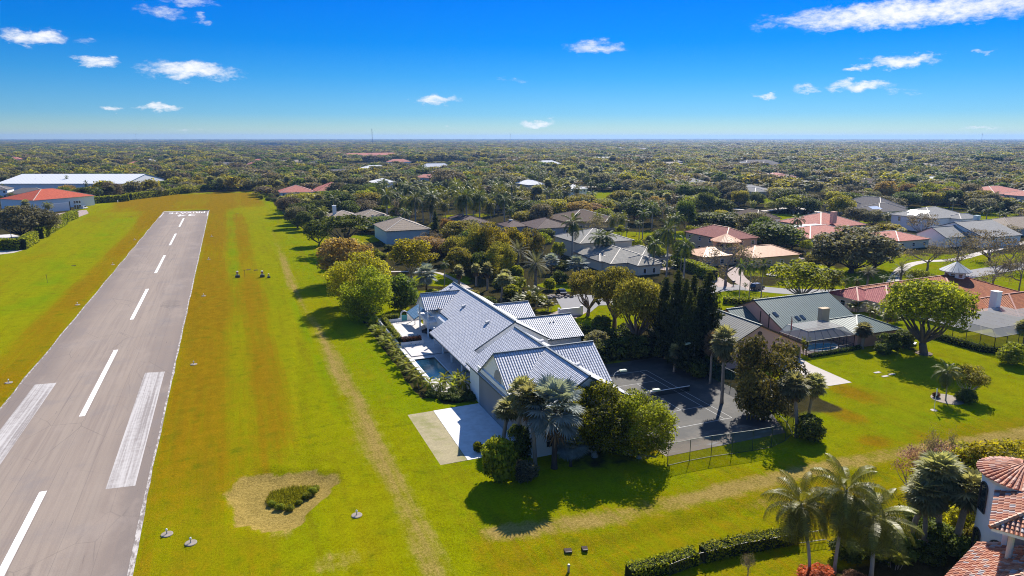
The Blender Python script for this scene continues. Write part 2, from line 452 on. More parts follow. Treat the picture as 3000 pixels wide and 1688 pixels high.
wood = band(GX, 25.5, 4e4, 2.5) * band(GY, 150, 4e4, 8)
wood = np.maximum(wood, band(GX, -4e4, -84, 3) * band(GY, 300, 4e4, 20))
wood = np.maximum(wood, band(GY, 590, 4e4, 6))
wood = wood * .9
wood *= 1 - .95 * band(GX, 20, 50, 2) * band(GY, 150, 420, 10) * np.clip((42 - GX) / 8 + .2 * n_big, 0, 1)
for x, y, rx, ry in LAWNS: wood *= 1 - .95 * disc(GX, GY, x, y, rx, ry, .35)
wood = np.maximum(wood, .9 * band(GX, 26.2, 29.7, .5) * band(GY, 104, 160, 1))
wood = np.maximum(wood, .85 * band(GX, 29, 52, 1) * band(GY, 100, 106, 1))
wood = np.maximum(wood, .6 * band(GX, 37, 52, 1.5) * band(GY, 71, 77.8, 1.5))
wood = np.maximum(wood, .85 * band(GX, 77, 88, 1) * band(GY, 74, 112, 2))
wood = np.maximum(wood, .8 * band(GX, 53, 90, 1) * band(GY, 107, 128, 2))
wood = np.maximum(wood, .8 * band(GX, 52.5, 72, 1) * band(GY, 106, 150, 2))
wood = np.maximum(wood, .5 * band(GX, 125, 142, 1) * band(GY, 90, 130, 2))
wood = np.maximum(wood, .8 * band(GX, 46, 75, 2) * band(GY, 30, 45, 3))
lush = np.clip(.45 + .5 * n_big, 0, 1) * (1 - lots) + lots * np.clip(.75 + .35 * n_big, 0, 1)
lush = np.maximum(lush, .95 * band(GX, 12.2, 14, .6) * band(GY, 92, 200, 10))
lush = np.maximum(lush, .95 * band(GX, -58, -46, 2.0) * band(GY, 190, 420, 20) * np.clip(.75 + n_big, 0, 1))
lush = np.maximum(lush, .9 * band(GX, -3, 1.5, 1.2) * band(GY, 170, 440, 10))

nx, ny = len(gx), len(gy)
me = bpy.data.meshes.new('ground')
me.vertices.add(nx * ny)
me.vertices.foreach_set('co', np.stack([GX, GY, Z], -1).astype(np.float32).ravel())
I, J = np.meshgrid(np.arange(ny - 1), np.arange(nx - 1), indexing='ij')
a0 = (I * nx + J).ravel(); quads = np.stack([a0, a0 + 1, a0 + nx + 1, a0 + nx], -1)
nf = len(quads); me.loops.add(nf * 4); me.polygons.add(nf)
me.loops.foreach_set('vertex_index', quads.ravel().astype(np.int32))
me.polygons.foreach_set('loop_start', (np.arange(nf) * 4).astype(np.int32))
me.update(calc_edges=True)
ca = me.color_attributes.new('cover', 'FLOAT_COLOR', 'POINT')
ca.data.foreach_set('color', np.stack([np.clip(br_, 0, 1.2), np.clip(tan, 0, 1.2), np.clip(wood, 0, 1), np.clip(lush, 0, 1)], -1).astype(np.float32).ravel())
m, t, o = newmat('grass_ground')
P = geo_pos(t)
at_ = t.new('ShaderNodeAttribute', attribute_name='cover')
sc = t.new('ShaderNodeSeparateColor'); t.l.new(at_.outputs['Color'], sc.inputs[0])
n1 = t.noise(P, .06, 4); n2 = t.noise(P, .5, 4, .6); n3 = t.noise(P, 3.2, 3, .65); n4 = t.noise(P, 11, 2, .6)
st = t.noise(t.scale(P, 1.1, .035, 1), 1.0, 4, .6)
st2 = t.noise(t.scale(P, .25, .012, 1), 1.0, 3, .6)
jig = t.m('ADD', t.m('MULTIPLY', t.m('SUBTRACT', n2, .5), .9), t.m('ADD', t.m('MULTIPLY', t.m('SUBTRACT', st, .5), .9), t.m('MULTIPLY', t.m('SUBTRACT', n3, .5), .55)))
lushf = t.m('ADD', at_.outputs['Alpha'], t.m('MULTIPLY', jig, .6), clamp=True)
green = t.mix(lushf, (.30, .255, .002), (.185, .265, .0015))
green = t.mix(t.ss(n1, .4, .65), green, (.26, .265, .002))
brf = t.ss(t.m('ADD', sc.outputs[0], t.m('MULTIPLY', jig, 1.0)), .12, .95)
c = t.mix(brf, green, t.mix(n2, (.25, .14, .003), (.285, .185, .005)))
patch = t.noise(P, .22, 5, .68); spot = t.noise(P, 1.1, 3, .6)
c = t.mix(t.m('MULTIPLY', t.ss(patch, .50, .68), .38), c, (.235, .185, .006))
c = t.mix(t.m('MULTIPLY', t.ss(t.noise(P, .33, 5, .65), .54, .70), .5), c, (.105, .15, .004))
c = t.mix(t.m('MULTIPLY', t.ss(spot, .60, .74), .45), c, (.10, .095, .006))
c = t.mix(t.m('MULTIPLY', t.ss(t.noise(t.scale(P, .42, .02, 1), 1.0, 4, .6), .52, .66), .30), c, (.20, .15, .006))
tanf = t.ss(t.m('ADD', sc.outputs[1], t.m('MULTIPLY', jig, .85)), .28, .85)
c = t.mix(tanf, c, t.mix(n3, (.255, .185, .035), (.43, .31, .095)))
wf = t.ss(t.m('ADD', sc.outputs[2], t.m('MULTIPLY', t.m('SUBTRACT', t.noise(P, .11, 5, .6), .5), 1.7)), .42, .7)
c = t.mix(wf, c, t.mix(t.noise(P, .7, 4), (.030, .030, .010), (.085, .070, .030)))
fine_ = t.m('MULTIPLY_ADD', t.m('ADD', t.m('ADD', n3, t.m('MULTIPLY', n4, 1.4)), t.m('MULTIPLY', n2, .6)), 1.05, -.60)
fine_ = t.m('MAXIMUM', fine_, .12)
v = t.new('ShaderNodeVectorMath', operation='SCALE'); t.put(v.inputs[0], c); t.put(v.inputs[3], fine_)
bn = t.new('ShaderNodeBump'); bn.inputs['Strength'].default_value = .7; bn.inputs['Distance'].default_value = .14; t.put(bn.inputs['Height'], t.m('ADD', n3, n4))
df = t.new('ShaderNodeBsdfDiffuse'); df.inputs[1].default_value = .4; t.put(df.inputs[0], v.outputs[0]); t.l.new(bn.outputs[0], df.inputs['Normal']); t.l.new(df.outputs[0], o.inputs[0])
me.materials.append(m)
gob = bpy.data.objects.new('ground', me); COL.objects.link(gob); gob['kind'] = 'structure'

# ================================================================ RUNWAY
m, t, o = newmat('asphalt_runway')
P = geo_pos(t); sx = t.new('ShaderNodeSeparateXYZ'); t.l.new(P, sx.inputs[0])
xx = t.m('ABSOLUTE', t.m('ADD', sx.outputs[0], 24.5))
edge = t.ss(t.m('ADD', xx, t.m('MULTIPLY', t.m('SUBTRACT', t.noise(P, .08, 4), .5), 6)), 4.0, 11.5)
st = t.noise(t.scale(P, 1.5, .03, 1), 1.0, 5, .65); st2 = t.noise(t.scale(P, .22, .008, 1), 1.0, 3)
sp = t.noise(P, 6, 3, .7); bl = t.noise(P, .14, 5, .6)
c = t.mix(edge, (.325, .265, .215), (.205, .168, .148))
c = t.mix(t.ss(st, .35, .75), c, (.24, .19, .16))
c = t.mix(t.m('MULTIPLY', t.ss(bl, .5, .75), .5), c, (.20, .18, .18))
c = t.mix(t.m('MULTIPLY', t.ss(st2, .45, .7), .4), c, (.335, .265, .21))
jn = t.m('ABSOLUTE', t.m('SUBTRACT', t.m('FRACT', t.m('DIVIDE', t.m('ADD', sx.outputs[0], t.m('MULTIPLY', t.noise(t.scale(P, .2, .05, 1), 1, 3), .5)), 3.9)), .5))
c = t.mix(t.m('MULTIPLY', t.ss(jn, .485, .497), .35), c, (.12, .10, .095))
vc = t.new('ShaderNodeTexVoronoi', feature='DISTANCE_TO_EDGE'); t.put(vc.inputs['Vector'], t.scale(t.mix(.06, P, t.noise(P, .5, 3, col=True), 'ADD'), .16, .09, 1)); vc.inputs['Scale'].default_value = 1
c = t.mix(t.m('MULTIPLY', t.m('MULTIPLY', t.m('SUBTRACT', 1, t.ss(vc.outputs[0], .0, .012)), t.ss(t.noise(P, .05, 3), .42, .6)), .45), c, (.10, .085, .08))
c = t.mix(t.m('MULTIPLY', t.ss(t.noise(t.scale(P, .10, .045, 1), 1.0, 5, .7), .52, .66), .35), c, (.38, .31, .255))
ck = t.noise(t.scale(P, 3.5, .22, 1), 1.0, 2, .5)
c = t.mix(t.m('MULTIPLY', t.ss(ck, .73, .77), .7), c, (.09, .08, .08))
pbsdf(t, o, t.mix(t.m('MULTIPLY', sp, .5), c, (.15, .125, .11)), .85, .15, 0, sp, .02)
RW = MB()
ys = list(np.arange(30, 448, 4.0)) + [446.6]
L = [-36.75 + .10 * math.sin(y * .21) + .12 * mnoise.noise((y * .06, 0, 3)) for y in ys]
Rr = [-12.5 + .10 * mnoise.noise((y * .08, 4, 3)) for y in ys]
n = len(ys); yr = [y - 5.2 if i == n - 1 else y for i, y in enumerate(ys)]
RW.add([(L[i], ys[i], .012) for i in range(n)] + [(Rr[i], yr[i] if i == n - 1 else ys[i], .012) for i in range(n)],
       [(i, n + i, n + i + 1, i + 1) for i in range(n - 1)])
RW.build('runway', 'asphalt_runway', kind='structure')
m, t, o = newmat('edge_concrete')
P = geo_pos(t); nn = t.noise(P, 1.4, 4, .7); n5 = t.noise(t.scale(P, 1, .3, 1), 2.0, 3, .7)
pbsdf(t, o, t.mix(t.ss(n5, .42, .6), (.20, .17, .15), t.mix(nn, (.36, .32, .29), (.56, .53, .50))), .85, .3, 0, nn, .03)
E_ = MB()
for side, base in ((0, L), (1, Rr)):
    for i in range(n - 1):
        w0 = (.30 + .16 * mnoise.noise((ys[i] * .13, side, 9))); w1 = (.30 + .16 * mnoise.noise((ys[i + 1] * .13, side, 9)))
        if side: w0 += .25 * (ys[i] < 84); w1 += .25 * (ys[i + 1] < 84)
        s = -1 if side == 0 else 1
        y1 = ys[i + 1] - (5.2 if side and i == n - 2 else 0)
        q_ = [(base[i], ys[i], .02), (base[i] + s * w0, ys[i], .0), (base[i + 1] + s * w1, y1, .0), (base[i + 1], y1, .02)]
        q_ = [(x - s * .08, y, .035 if k in (0, 3) else .02) for k, (x, y, z) in enumerate(q_)]
        E_.add(q_, [(0, 1, 2, 3) if side else (3, 2, 1, 0)])
E_.build('runway_edge', 'edge_concrete', kind='structure')

m, t, o = newmat('paint_white')
P = geo_pos(t); nn = t.noise(P, 2.0, 4, .65)
pbsdf(t, o, t.mix(t.ss(nn, .28, .5), (.50, .48, .46), (.80, .79, .77)), .7, .3)
m, t, o = newmat('paint_worn')
P = geo_pos(t); sx = t.new('ShaderNodeSeparateXYZ'); t.l.new(P, sx.inputs[0])
stn = t.noise(t.scale(P, 2.2, .03, 1), 1.0, 5, .6); nn = t.noise(P, 1.2, 4)
wear = t.ss(t.m('ADD', stn, t.m('MULTIPLY', nn, .25)), .52, .78)
pbsdf(t, o, t.mix(wear, (.46, .43, .41), (.25, .22, .205)), .75, .3)
MK = MB(); zm = .017
for y0, y1 in [(30, 31.5), (55.6, 92.3), (117.2, 153.9), (179.6, 216), (241.2, 277.3), (303.6, 340), (366.6, 405.5)]:
    MK.add([(-24.55, y0, zm), (-23.75, y0, zm), (-23.75, y1, zm), (-24.55, y1, zm)], [(0, 1, 2, 3)])
MK.add([(-36.6, 445.4, zm), (-12.7, 440.4, zm), (-12.7, 441.3, zm), (-36.6, 446.5, zm)], [(0, 1, 2, 3)])
for x0 in (-36.4, -12.95): MK.add([(x0, 412, zm), (x0 + .22, 412, zm), (x0 + .22, 440, zm), (x0, 440, zm)], [(0, 1, 2, 3)])
MK.build('runway_marking', 'paint_white', kind='structure')
AM = MB()
AM.add([(-17.2, 90, zm), (-13.9, 89.6, zm), (-13.9, 135.4, zm), (-17.2, 136, zm)], [(0, 1, 2, 3)])
AM.add([(-34.4, 90.5, zm), (-31.1, 90.2, zm), (-31.1, 136.1, zm), (-34.4, 136.4, zm)], [(0, 1, 2, 3)])
AM.build('runway_touchdown_marking', 'paint_worn', kind='structure')
def ground_text(body, x0, x1, y0, y1):
    cu = bpy.data.curves.new('lettering', 'FONT'); cu.body = body
    tmp = bpy.data.objects.new('lettering', cu); COL.objects.link(tmp)
    bpy.context.view_layer.update()
    me = bpy.data.meshes.new_from_object(tmp); bpy.data.objects.remove(tmp)
    co = np.zeros(len(me.vertices) * 3, np.float32); me.vertices.foreach_get('co', co); co = co.reshape(-1, 3)
    lo, hi = co.min(0), co.max(0)
    u = (co[:, 0] - lo[0]) / (hi[0] - lo[0]); v = (co[:, 1] - lo[1]) / (hi[1] - lo[1])
    co[:, 0] = x1 - u * (x1 - x0); co[:, 1] = y1 - v * (y1 - y0); co[:, 2] = zm + .004
    me.vertices.foreach_set('co', co.ravel()); me.update()
    me.materials.clear(); me.materials.append(MATS['paint_white'])
    ob = bpy.data.objects.new('runway_lettering', me); COL.objects.link(ob); ob['kind'] = 'structure'
ground_text('PRIVATE', -33.3, -14.4, 430.5, 438.5)
ground_text('34', -28.2, -19.0, 415.5, 425.5)
# ================================================================ PAVING, ROADS
m, t, o = newmat('concrete_white')
P = geo_pos(t); nn = t.noise(P, .8, 5, .6)
pbsdf(t, o, t.mix(t.ss(nn, .35, .7), (.66, .66, .67), (.56, .55, .55)), .8, .3, 0, nn, .01)
def pavers(name, c1, c2, s=.22, moss=0):
    m, t, o = newmat(name); P = geo_pos(t)
    b = t.new('ShaderNodeTexBrick'); t.put(b.inputs['Vector'], P); b.inputs['Scale'].default_value = 1 / s / 2
    t.put(b.inputs[1], c1); t.put(b.inputs[2], c2); t.put(b.inputs[3], [x * .45 for x in c1]); b.inputs['Mortar Size'].default_value = .03
    nn = t.noise(P, .5, 4); c = t.mix(t.m('MULTIPLY', t.ss(nn, .4, .7), .5), b.outputs[0], [x * .7 for x in c2])
    if moss: c = t.mix(t.m('MULTIPLY', t.ss(t.noise(P, .35, 4), .45, .7), moss), c, (.16, .17, .03))
    pbsdf(t, o, c, .85, .25)
pavers('pavers_tan', (.42, .36, .21), (.33, .28, .16), .25, .6)
pavers('pavers_pink', (.44, .34, .30), (.36, .28, .25), .3)
pavers('pavers_white', (.72, .69, .67), (.64, .61, .60), .45)
plain('asphalt_street', (.20, .195, .20), .85, .3, var=.15, nscale=.4)
plain('concrete_drive', (.42, .38, .34), .85, .3, var=.12, nscale=.5)
m, t, o = newmat('court_asphalt')
P = geo_pos(t); n1 = t.noise(P, .35, 5, .65); n2 = t.noise(t.scale(P, .3, 1.2, 1), .8, 4); sx = t.new('ShaderNodeSeparateXYZ'); t.l.new(P, sx.inputs[0])
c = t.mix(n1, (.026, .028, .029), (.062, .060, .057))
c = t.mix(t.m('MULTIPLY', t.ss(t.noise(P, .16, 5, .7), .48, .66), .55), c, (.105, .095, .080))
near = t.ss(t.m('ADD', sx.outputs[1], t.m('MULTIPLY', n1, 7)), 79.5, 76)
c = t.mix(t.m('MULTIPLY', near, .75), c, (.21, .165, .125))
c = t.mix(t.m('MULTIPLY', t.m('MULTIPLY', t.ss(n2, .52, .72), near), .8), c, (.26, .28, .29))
pbsdf(t, o, c, .8, .35, 0, n1, .02)
def sheet(name, poly, z, mat, h=.0):
    b = MB()
    if h: b.prism(poly, z - h, z)
    else: b.add([(x, y, z) for x, y in poly], [tuple(range(len(poly)))])
    return b.build(name, mat, kind='structure')
def ribbon(name, pts, w, z, mat):
    b = MB(); n = len(pts); vs = []
    for i, (x, y) in enumerate(pts):
        x0, y0 = pts[max(0, i - 1)]; x1, y1 = pts[min(n - 1, i + 1)]
        d = math.hypot(x1 - x0, y1 - y0); nx_, ny_ = -(y1 - y0) / d, (x1 - x0) / d
        ww = w[i] if hasattr(w, '__len__') else w
        vs += [(x + nx_ * ww / 2, y + ny_ * ww / 2, z), (x - nx_ * ww / 2, y - ny_ * ww / 2, z)]
    b.add(vs, [(2 * i + 1, 2 * i + 3, 2 * i + 2, 2 * i) for i in range(n - 1)])
    return b.build(name, mat, kind='structure')
def smooth(pts, k=6):
    out = []
    for i in range(len(pts) - 1):
        p0, p1, p2, p3 = pts[max(0, i - 1)], pts[i], pts[i + 1], pts[min(len(pts) - 1, i + 2)]
        for j in range(k):
            s = j / k
            out.append(tuple(.5 * ((2 * p1[d]) + (-p0[d] + p2[d]) * s + (2 * p0[d] - 5 * p1[d] + 4 * p2[d] - p3[d]) * s * s + (-p0[d] + 3 * p1[d] - 3 * p2[d] + p3[d]) * s ** 3) for d in (0, 1)))
    out.append(pts[-1]); return out
PX = lambda *ps: [at(*p)[:2] for p in ps]
sheet('hangar_pavement', [(26.55, 80.4), (34.9, 80.4), (34.9, 98.75), (26.95, 98.55)], .05, 'concrete_white', .1)
sheet('paver_pavement', [(21.6, 80.4), (26.5, 80.4), (26.9, 98.5), (22.05, 98.4)], .045, 'pavers_tan', .1)
sheet('tennis_court_pavement', [(51.8, 71.2), (72.5, 71.0), (77.6, 80.8), (77.6, 108), (52.6, 108)], .03, 'court_asphalt')
sheet('garden_pavement', [(98.9, 82.9), (93.8, 83.1), (92.0, 92.0), (94, 97), (101, 97), (99.8, 92.9)], .03, 'concrete_drive')
sheet('courtyard_driveway', PX((1629, 875), (1690, 862), (1741, 866), (1760, 890), (1730, 915), (1650, 912)), .03, 'asphalt_street')
ribbon('courtyard_driveway', smooth(PX((1690, 905), (1640, 930), (1560, 950))), 7, .025, 'pavers_pink')
ribbon('estate_street', smooth([at(1745, 885)[:2], at(1900, 880)[:2], at(2000, 862)[:2], at(2105, 845)[:2], at(2180, 843)[:2], at(2330, 855)[:2], at(2520, 855)[:2], at(2680, 835)[:2], at(2860, 800)[:2], at(3050, 770)[:2]]), 7.5, .03, 'asphalt_street')
ribbon('curved_driveway', smooth(PX((2225, 852), (2180, 830), (2155, 805), (2165, 785), (2215, 770), (2290, 762), (2350, 755))), 5, .035, 'pavers_pink')
ribbon('curved_driveway', smooth(PX((2130, 842), (2060, 800), (1990, 775), (1930, 790))), 5, .035, 'pavers_pink')
ribbon('winding_driveway', smooth(PX((2600, 855), (2640, 790), (2700, 768), (2800, 760), (2900, 735), (3050, 700))), 3.2, .035, 'concrete_drive')
ribbon('stone_path', smooth(PX((1380, 850), (1340, 825), (1285, 800), (1210, 796), (1140, 796))), 1.6, .03, 'concrete_drive')
ribbon('garden_driveway', smooth(PX((2150, 612), (2240, 618), (2320, 608), (2400, 622))), 5, .03, 'concrete_drive')
ribbon('garden_driveway', smooth(PX((2040, 640), (2085, 640), (2140, 625))), 6, .03, 'concrete_drive')
ribbon('far_driveway', smooth(PX((1700, 548), (1770, 548), (1830, 552), (1900, 556))), 7, .03, 'concrete_drive')
ribbon('far_driveway', smooth(PX((2430, 690), (2470, 680), (2530, 665))), 6, .03, 'concrete_drive')
sheet('hangar_apron', [(-96, 452), (-92, 437), (-77.6, 429.5), (-75.6, 452.3), (-80, 473), (-82.5, 474)], .03, 'pavers_pink')
sheet('courtyard_pavement', [(-130, 318), (-85, 320), (-80, 345), (-92, 366), (-130, 360)], .03, 'pavers_white')
sheet('corner_pavement', [(-100, 290), (-77, 305), (-74.5, 316), (-100, 318)], .03, 'concrete_drive')
sheet('side_pavement', PX((812, 603), (828, 590), (828, 606), (818, 610)), .03, 'pavers_pink')
sheet('barn_yard', PX((470, 505), (760, 500), (760, 512), (470, 520)), .03, 'concrete_drive')
sheet('far_field', PX((0, 508), (160, 500), (160, 512), (0, 520)), .05, 'pavers_tan')
sheet('far_field', PX((130, 487), (330, 484), (330, 490), (130, 492)), .05, 'concrete_drive')
sheet('far_field', PX((2760, 440), (3000, 440), (3000, 446), (2760, 446)), .08, 'pavers_tan')
CL = MB(); z = .036
def cline(x0, x1, y0, y1): CL.add([(x0, y0, z), (x1, y0, z), (x1, y1, z), (x0, y1, z)], [(0, 1, 2, 3)])
XC = 63.4
for dx in (-5.485, 5.485): cline(XC + dx - .05, XC + dx + .05, 78.4, 102.2)
for dx in (-4.115, 4.115): cline(XC + dx - .05, XC + dx + .05, 78.46, 102.14)
for yy in (78.4, 102.2): cline(XC - 5.43, XC + 5.43, yy - .06, yy + .06)
for yy in (83.9, 96.7): cline(XC - 4.06, XC + 4.06, yy - .05, yy + .05)
cline(XC - .05, XC + .05, 83.96, 96.64)
plain('paint_court', (.40, .40, .39), .8, .2, var=.3, nscale=1.5)
CL.build('tennis_court_marking', 'paint_court', kind='structure')
# ================================================================ BUILDING HELPERS
def rf_gable(b, x0, x1, y0, y1, ze, zr, axis, th=.25, caps=True):
    if axis == 'y':
        xm = (x0 + x1) / 2
        vs = [(x0, y0, ze), (xm, y0, zr), (xm, y1, zr), (x0, y1, ze), (x1, y0, ze), (x1, y1, ze)]
        fs = [(0, 1, 2, 3), (1, 4, 5, 2)]; r = [(xm, y0, zr), (xm, y1, zr)]
        fs = [(3, 0, 1, 2), (2, 1, 4, 5)]
    else:
        ym = (y0 + y1) / 2
        vs = [(x0, y0, ze), (x0, ym, zr), (x1, ym, zr), (x1, y0, ze), (x0, y1, ze), (x1, y1, ze)]
        fs = [(0, 3, 2, 1), (1, 2, 5, 4)]; r = [(x0, ym, zr), (x1, ym, zr)]
    b.slab(vs, fs, th)
    if caps: b.bar((r[0][0], r[0][1], r[0][2] + .03), (r[1][0], r[1][1], r[1][2] + .03), .32, .16, 3)
def rf_hip(b, x0, x1, y0, y1, ze, zr, axis, th=.22, ends=(1, 1), caps=True):
    a, bb, c, d = (x0, y0, ze), (x1, y0, ze), (x1, y1, ze), (x0, y1, ze)
    if axis == 'x':
        w = (y1 - y0) / 2; ym = (y0 + y1) / 2; L_ = x1 - x0; k = min(w, L_ / (ends[0] + ends[1] + 1e-9) if sum(ends) else w)
        r0 = (x0 + k * ends[0], ym, zr); r1 = (x1 - k * ends[1], ym, zr)
        F = [(a, bb, r1, r0), (c, d, r0, r1)] + ([(d, a, r0)] if ends[0] else []) + ([(bb, c, r1)] if ends[1] else [])
        hips = ([(a, r0), (d, r0)] if ends[0] else []) + ([(bb, r1), (c, r1)] if ends[1] else [])
    else:
        w = (x1 - x0) / 2; xm = (x0 + x1) / 2; L_ = y1 - y0; k = min(w, L_ / (ends[0] + ends[1] + 1e-9) if sum(ends) else w)
        r0 = (xm, y0 + k * ends[0], zr); r1 = (xm, y1 - k * ends[1], zr)
        F = [(bb, c, r1, r0), (d, a, r0, r1)] + ([(a, bb, r0)] if ends[0] else []) + ([(c, d, r1)] if ends[1] else [])
        hips = ([(a, r0), (bb, r0)] if ends[0] else []) + ([(c, r1), (d, r1)] if ends[1] else [])
    vs = []; fs = []
    def idx(p):
        for i, q_ in enumerate(vs):
            if abs(q_[0] - p[0]) + abs(q_[1] - p[1]) + abs(q_[2] - p[2]) < 1e-3: return i
        vs.append(p); return len(vs) - 1
    for f in F:
        ix = []
        for p in f:
            i = idx(p)
            if i not in ix: ix.append(i)
        fs.append(tuple(ix))
    b.slab(vs, fs, th)
    if caps:
        for p, q_ in hips + ([(r0, r1)] if math.dist(r0, r1) > .3 else []):
            b.bar((p[0], p[1], p[2] + .02), (q_[0], q_[1], q_[2] + .02), .34, .16, 3)
def body(b, x0, x1, y0, y1, ze, zr=None, axis=None, mi=0):
    """walls; with zr a pentagon section along the ridge"""
    if zr is None: return b.box(x0, x1, y0, y1, -.2, ze, mi)
    if axis == 'y':
        xm = (x0 + x1) / 2; sec = [(x0, -.2), (x1, -.2), (x1, ze), (xm, zr), (x0, ze)]
        vs = [(x, y0, z) for x, z in sec] + [(x, y1, z) for x, z in sec]
        fs = [(0, 1, 2, 3, 4), (9, 8, 7, 6, 5)] + [(i, 5 + i, 5 + (i + 1) % 5, (i + 1) % 5) for i in range(5)]
    else:
        ym = (y0 + y1) / 2; sec = [(y0, -.2), (y1, -.2), (y1, ze), (ym, zr), (y0, ze)]
        vs = [(x0, y, z) for y, z in sec] + [(x1, y, z) for y, z in sec]
        fs = [(4, 3, 2, 1, 0), (5, 6, 7, 8, 9)] + [((i + 1) % 5, 5 + (i + 1) % 5, 5 + i, i) for i in range(5)]
    return b.add(vs, fs, mi)
WIN = {}
def window(parent, x, y, z, rz, w, h, frame='white_paint', sub=True, arch=False):
    """window lying in the x-z plane, facing -y before rotation; frame with its pane as a sub-part"""
    key = (round(w, 2), round(h, 2), frame, sub, arch)
    if key not in WIN:
        f = MB(); t_ = .09
        if arch:
            pts = [(-w / 2, -h / 2)] + [(w / 2 * math.cos(a), h / 2 - w / 2 + w / 2 * math.sin(a)) for a in np.linspace(math.pi, 0, 12)] + [(w / 2, -h / 2)]
            for p, q_ in zip(pts, pts[1:] + pts[:1]): f.bar((p[0], -.03, p[1]), (q_[0], -.03, q_[1]), .1, .1)
            pn = MB().add([(a, 0.0, b_) for a, b_ in pts], [tuple(range(len(pts)))[::-1]])
        else:
            f.box(-w / 2 - t_, -w / 2, -.06, .02, -h / 2 - t_, h / 2 + t_); f.box(w / 2, w / 2 + t_, -.06, .02, -h / 2 - t_, h / 2 + t_)
            f.box(-w / 2, w / 2, -.06, .02, h / 2, h / 2 + t_); f.box(-w / 2, w / 2, -.08, .02, -h / 2 - t_, -h / 2)
            f.box(-w / 2, w / 2, -.045, .0, -.03, .03)
            if w > 1.4: f.box(-.03, .03, -.04, .0, -h / 2, h / 2)
            pn = MB().add([(-w / 2, -.012, -h / 2), (w / 2, -.012, -h / 2), (w / 2, -.012, h / 2), (-w / 2, -.012, h / 2)], [(0, 1, 2, 3)])
        if not sub:
            f.add(pn.v, pn.f, 1); fo = f.build('window', [frame, 'glass_dark']); po = None
        else:
            fo = f.build('window', frame); po = pn.build('pane', 'glass_dark', fo)
        WIN[key] = (fo.data, po.data if po else None)
        bpy.data.objects.remove(fo)
        if po: bpy.data.objects.remove(po)
    fd, pd = WIN[key]
    o = bpy.data.objects.new('window', fd); COL.objects.link(o); o.parent = parent; o.location = (x, y, z); o.rotation_euler = (0, 0, rz)
    if pd:
        p = bpy.data.objects.new('pane', pd); COL.objects.link(p); p.parent = o
    return o
HOUSES = []      # (short phrase, x, y, radius) landmarks for describing trees
FOOT = []        # footprints (x0,x1,y0,y1) kept clear of trees
def house(name, label, blocks, wall, roof, fascia='fascia_cream', cap='soffit', win='auto', cat='house', short=None, rz=0, loc=None, sub=None, wz=None, winsize=(1.3, 1.3), inset=.6, group=None):
    X0 = min(b[0] for b in blocks); X1 = max(b[1] for b in blocks); Y0 = min(b[2] for b in blocks); Y1 = max(b[3] for b in blocks)
    cx, cy_ = ((X0 + X1) / 2, (Y0 + Y1) / 2) if loc is None else (0, 0)
    L_ = loc or (cx, cy_, 0)
    T = thing(name, label, cat, L_, rz, group)
    W = MB((cx, cy_, 0)); RFS = {}
    for i, bl in enumerate(blocks):
        x0, x1, y0, y1, ze, zr, axis, ty = bl[:8]; rm = bl[8] if len(bl) > 8 else roof
        b = RFS.setdefault(rm, MB((cx, cy_, 0))); e = .012 * i; s = inset - e
        if ty == 'g':
            slope = (zr - ze) / ((x1 - x0) / 2 if axis == 'y' else (y1 - y0) / 2)
            rf_gable(b, x0, x1, y0, y1, ze, zr, axis)
            ix = s if axis == 'y' else .35; iy = s if axis == 'x' else .35
            body(W, x0 + ix, x1 - ix, y0 + iy, y1 - iy, ze + slope * s - .32, zr - .32, axis)
        elif ty == 'f':
            b.box(x0, x1, y0, y1, ze, ze + .35); body(W, x0 + s, x1 - s, y0 + s, y1 - s, ze - .05)
        else:
            rf_hip(b, x0, x1, y0, y1, ze, zr, axis, ends={'h': (1, 1), 'hl': (1, 0), 'hr': (0, 1)}[ty])
            body(W, x0 + s, x1 - s, y0 + s, y1 - s, ze + .02)
    W.build('wall', wall, T)
    for rm, b in RFS.items(): b.build('roof', [rm, fascia, 'soffit', cap], T)
    d = depth((X0 + X1) / 2, (Y0 + Y1) / 2) if loc is None else depth(loc[0], loc[1])
    sub = (d < 330) if sub is None else sub
    if win == 'auto':
        for i, bl in enumerate(blocks):
            x0, x1, y0, y1, ze, zr = bl[:6]; e = .012 * i; s = inset - e
            lv = [1.5] if ze < 5 else [1.5, ze - 1.6]
            if ty == 'f' and ze < 3: continue
            for zc in lv:
                def clear(x, y):
                    return not any(q_ is not bl and q_[0] + .3 < x < q_[1] - .3 and q_[2] + .3 < y < q_[3] - .3 for q_ in blocks)
                n_ = int((x1 - x0 - 2) // 4.2)
                for k in range(n_):
                    x = x0 + (x1 - x0) * (k + .5) / n_
                    if clear(x, y0 + s - .1): window(T, x - cx, y0 + s - .0 - cy_ - .01, zc, 0, *winsize, sub=sub)
                n_ = int((y1 - y0 - 2) // 4.6)
                for k in range(n_):
                    y = y0 + (y1 - y0) * (k + .5) / n_
                    if clear(x0 + s - .1, y): window(T, x0 + s - cx - .01, y - cy_, zc, -math.pi / 2, *winsize, sub=sub)
    elif win:
        for wdef in win: window(T, wdef[0] - cx, wdef[1] - cy_, *wdef[2:], sub=sub)
    if loc is None:
        for bl in blocks: FOOT.append((bl[0] - 1, bl[1] + 1, bl[2] - 1, bl[3] + 1))
        HOUSES.append((short or label, (X0 + X1) / 2, (Y0 + Y1) / 2, max(X1 - X0, Y1 - Y0) / 2))
    else:
        HOUSES.append((short or label, loc[0], loc[1], 8)); FOOT.append((loc[0] - 10, loc[0] + 10, loc[1] - 8, loc[1] + 8))
    T['_c'] = (cx, cy_); return T
def part(T, name, mb_fn, mats, parent=None, **k):
    b = MB((T['_c'][0], T['_c'][1], 0)); mb_fn(b); return b.build(name, mats, parent or T, **k)
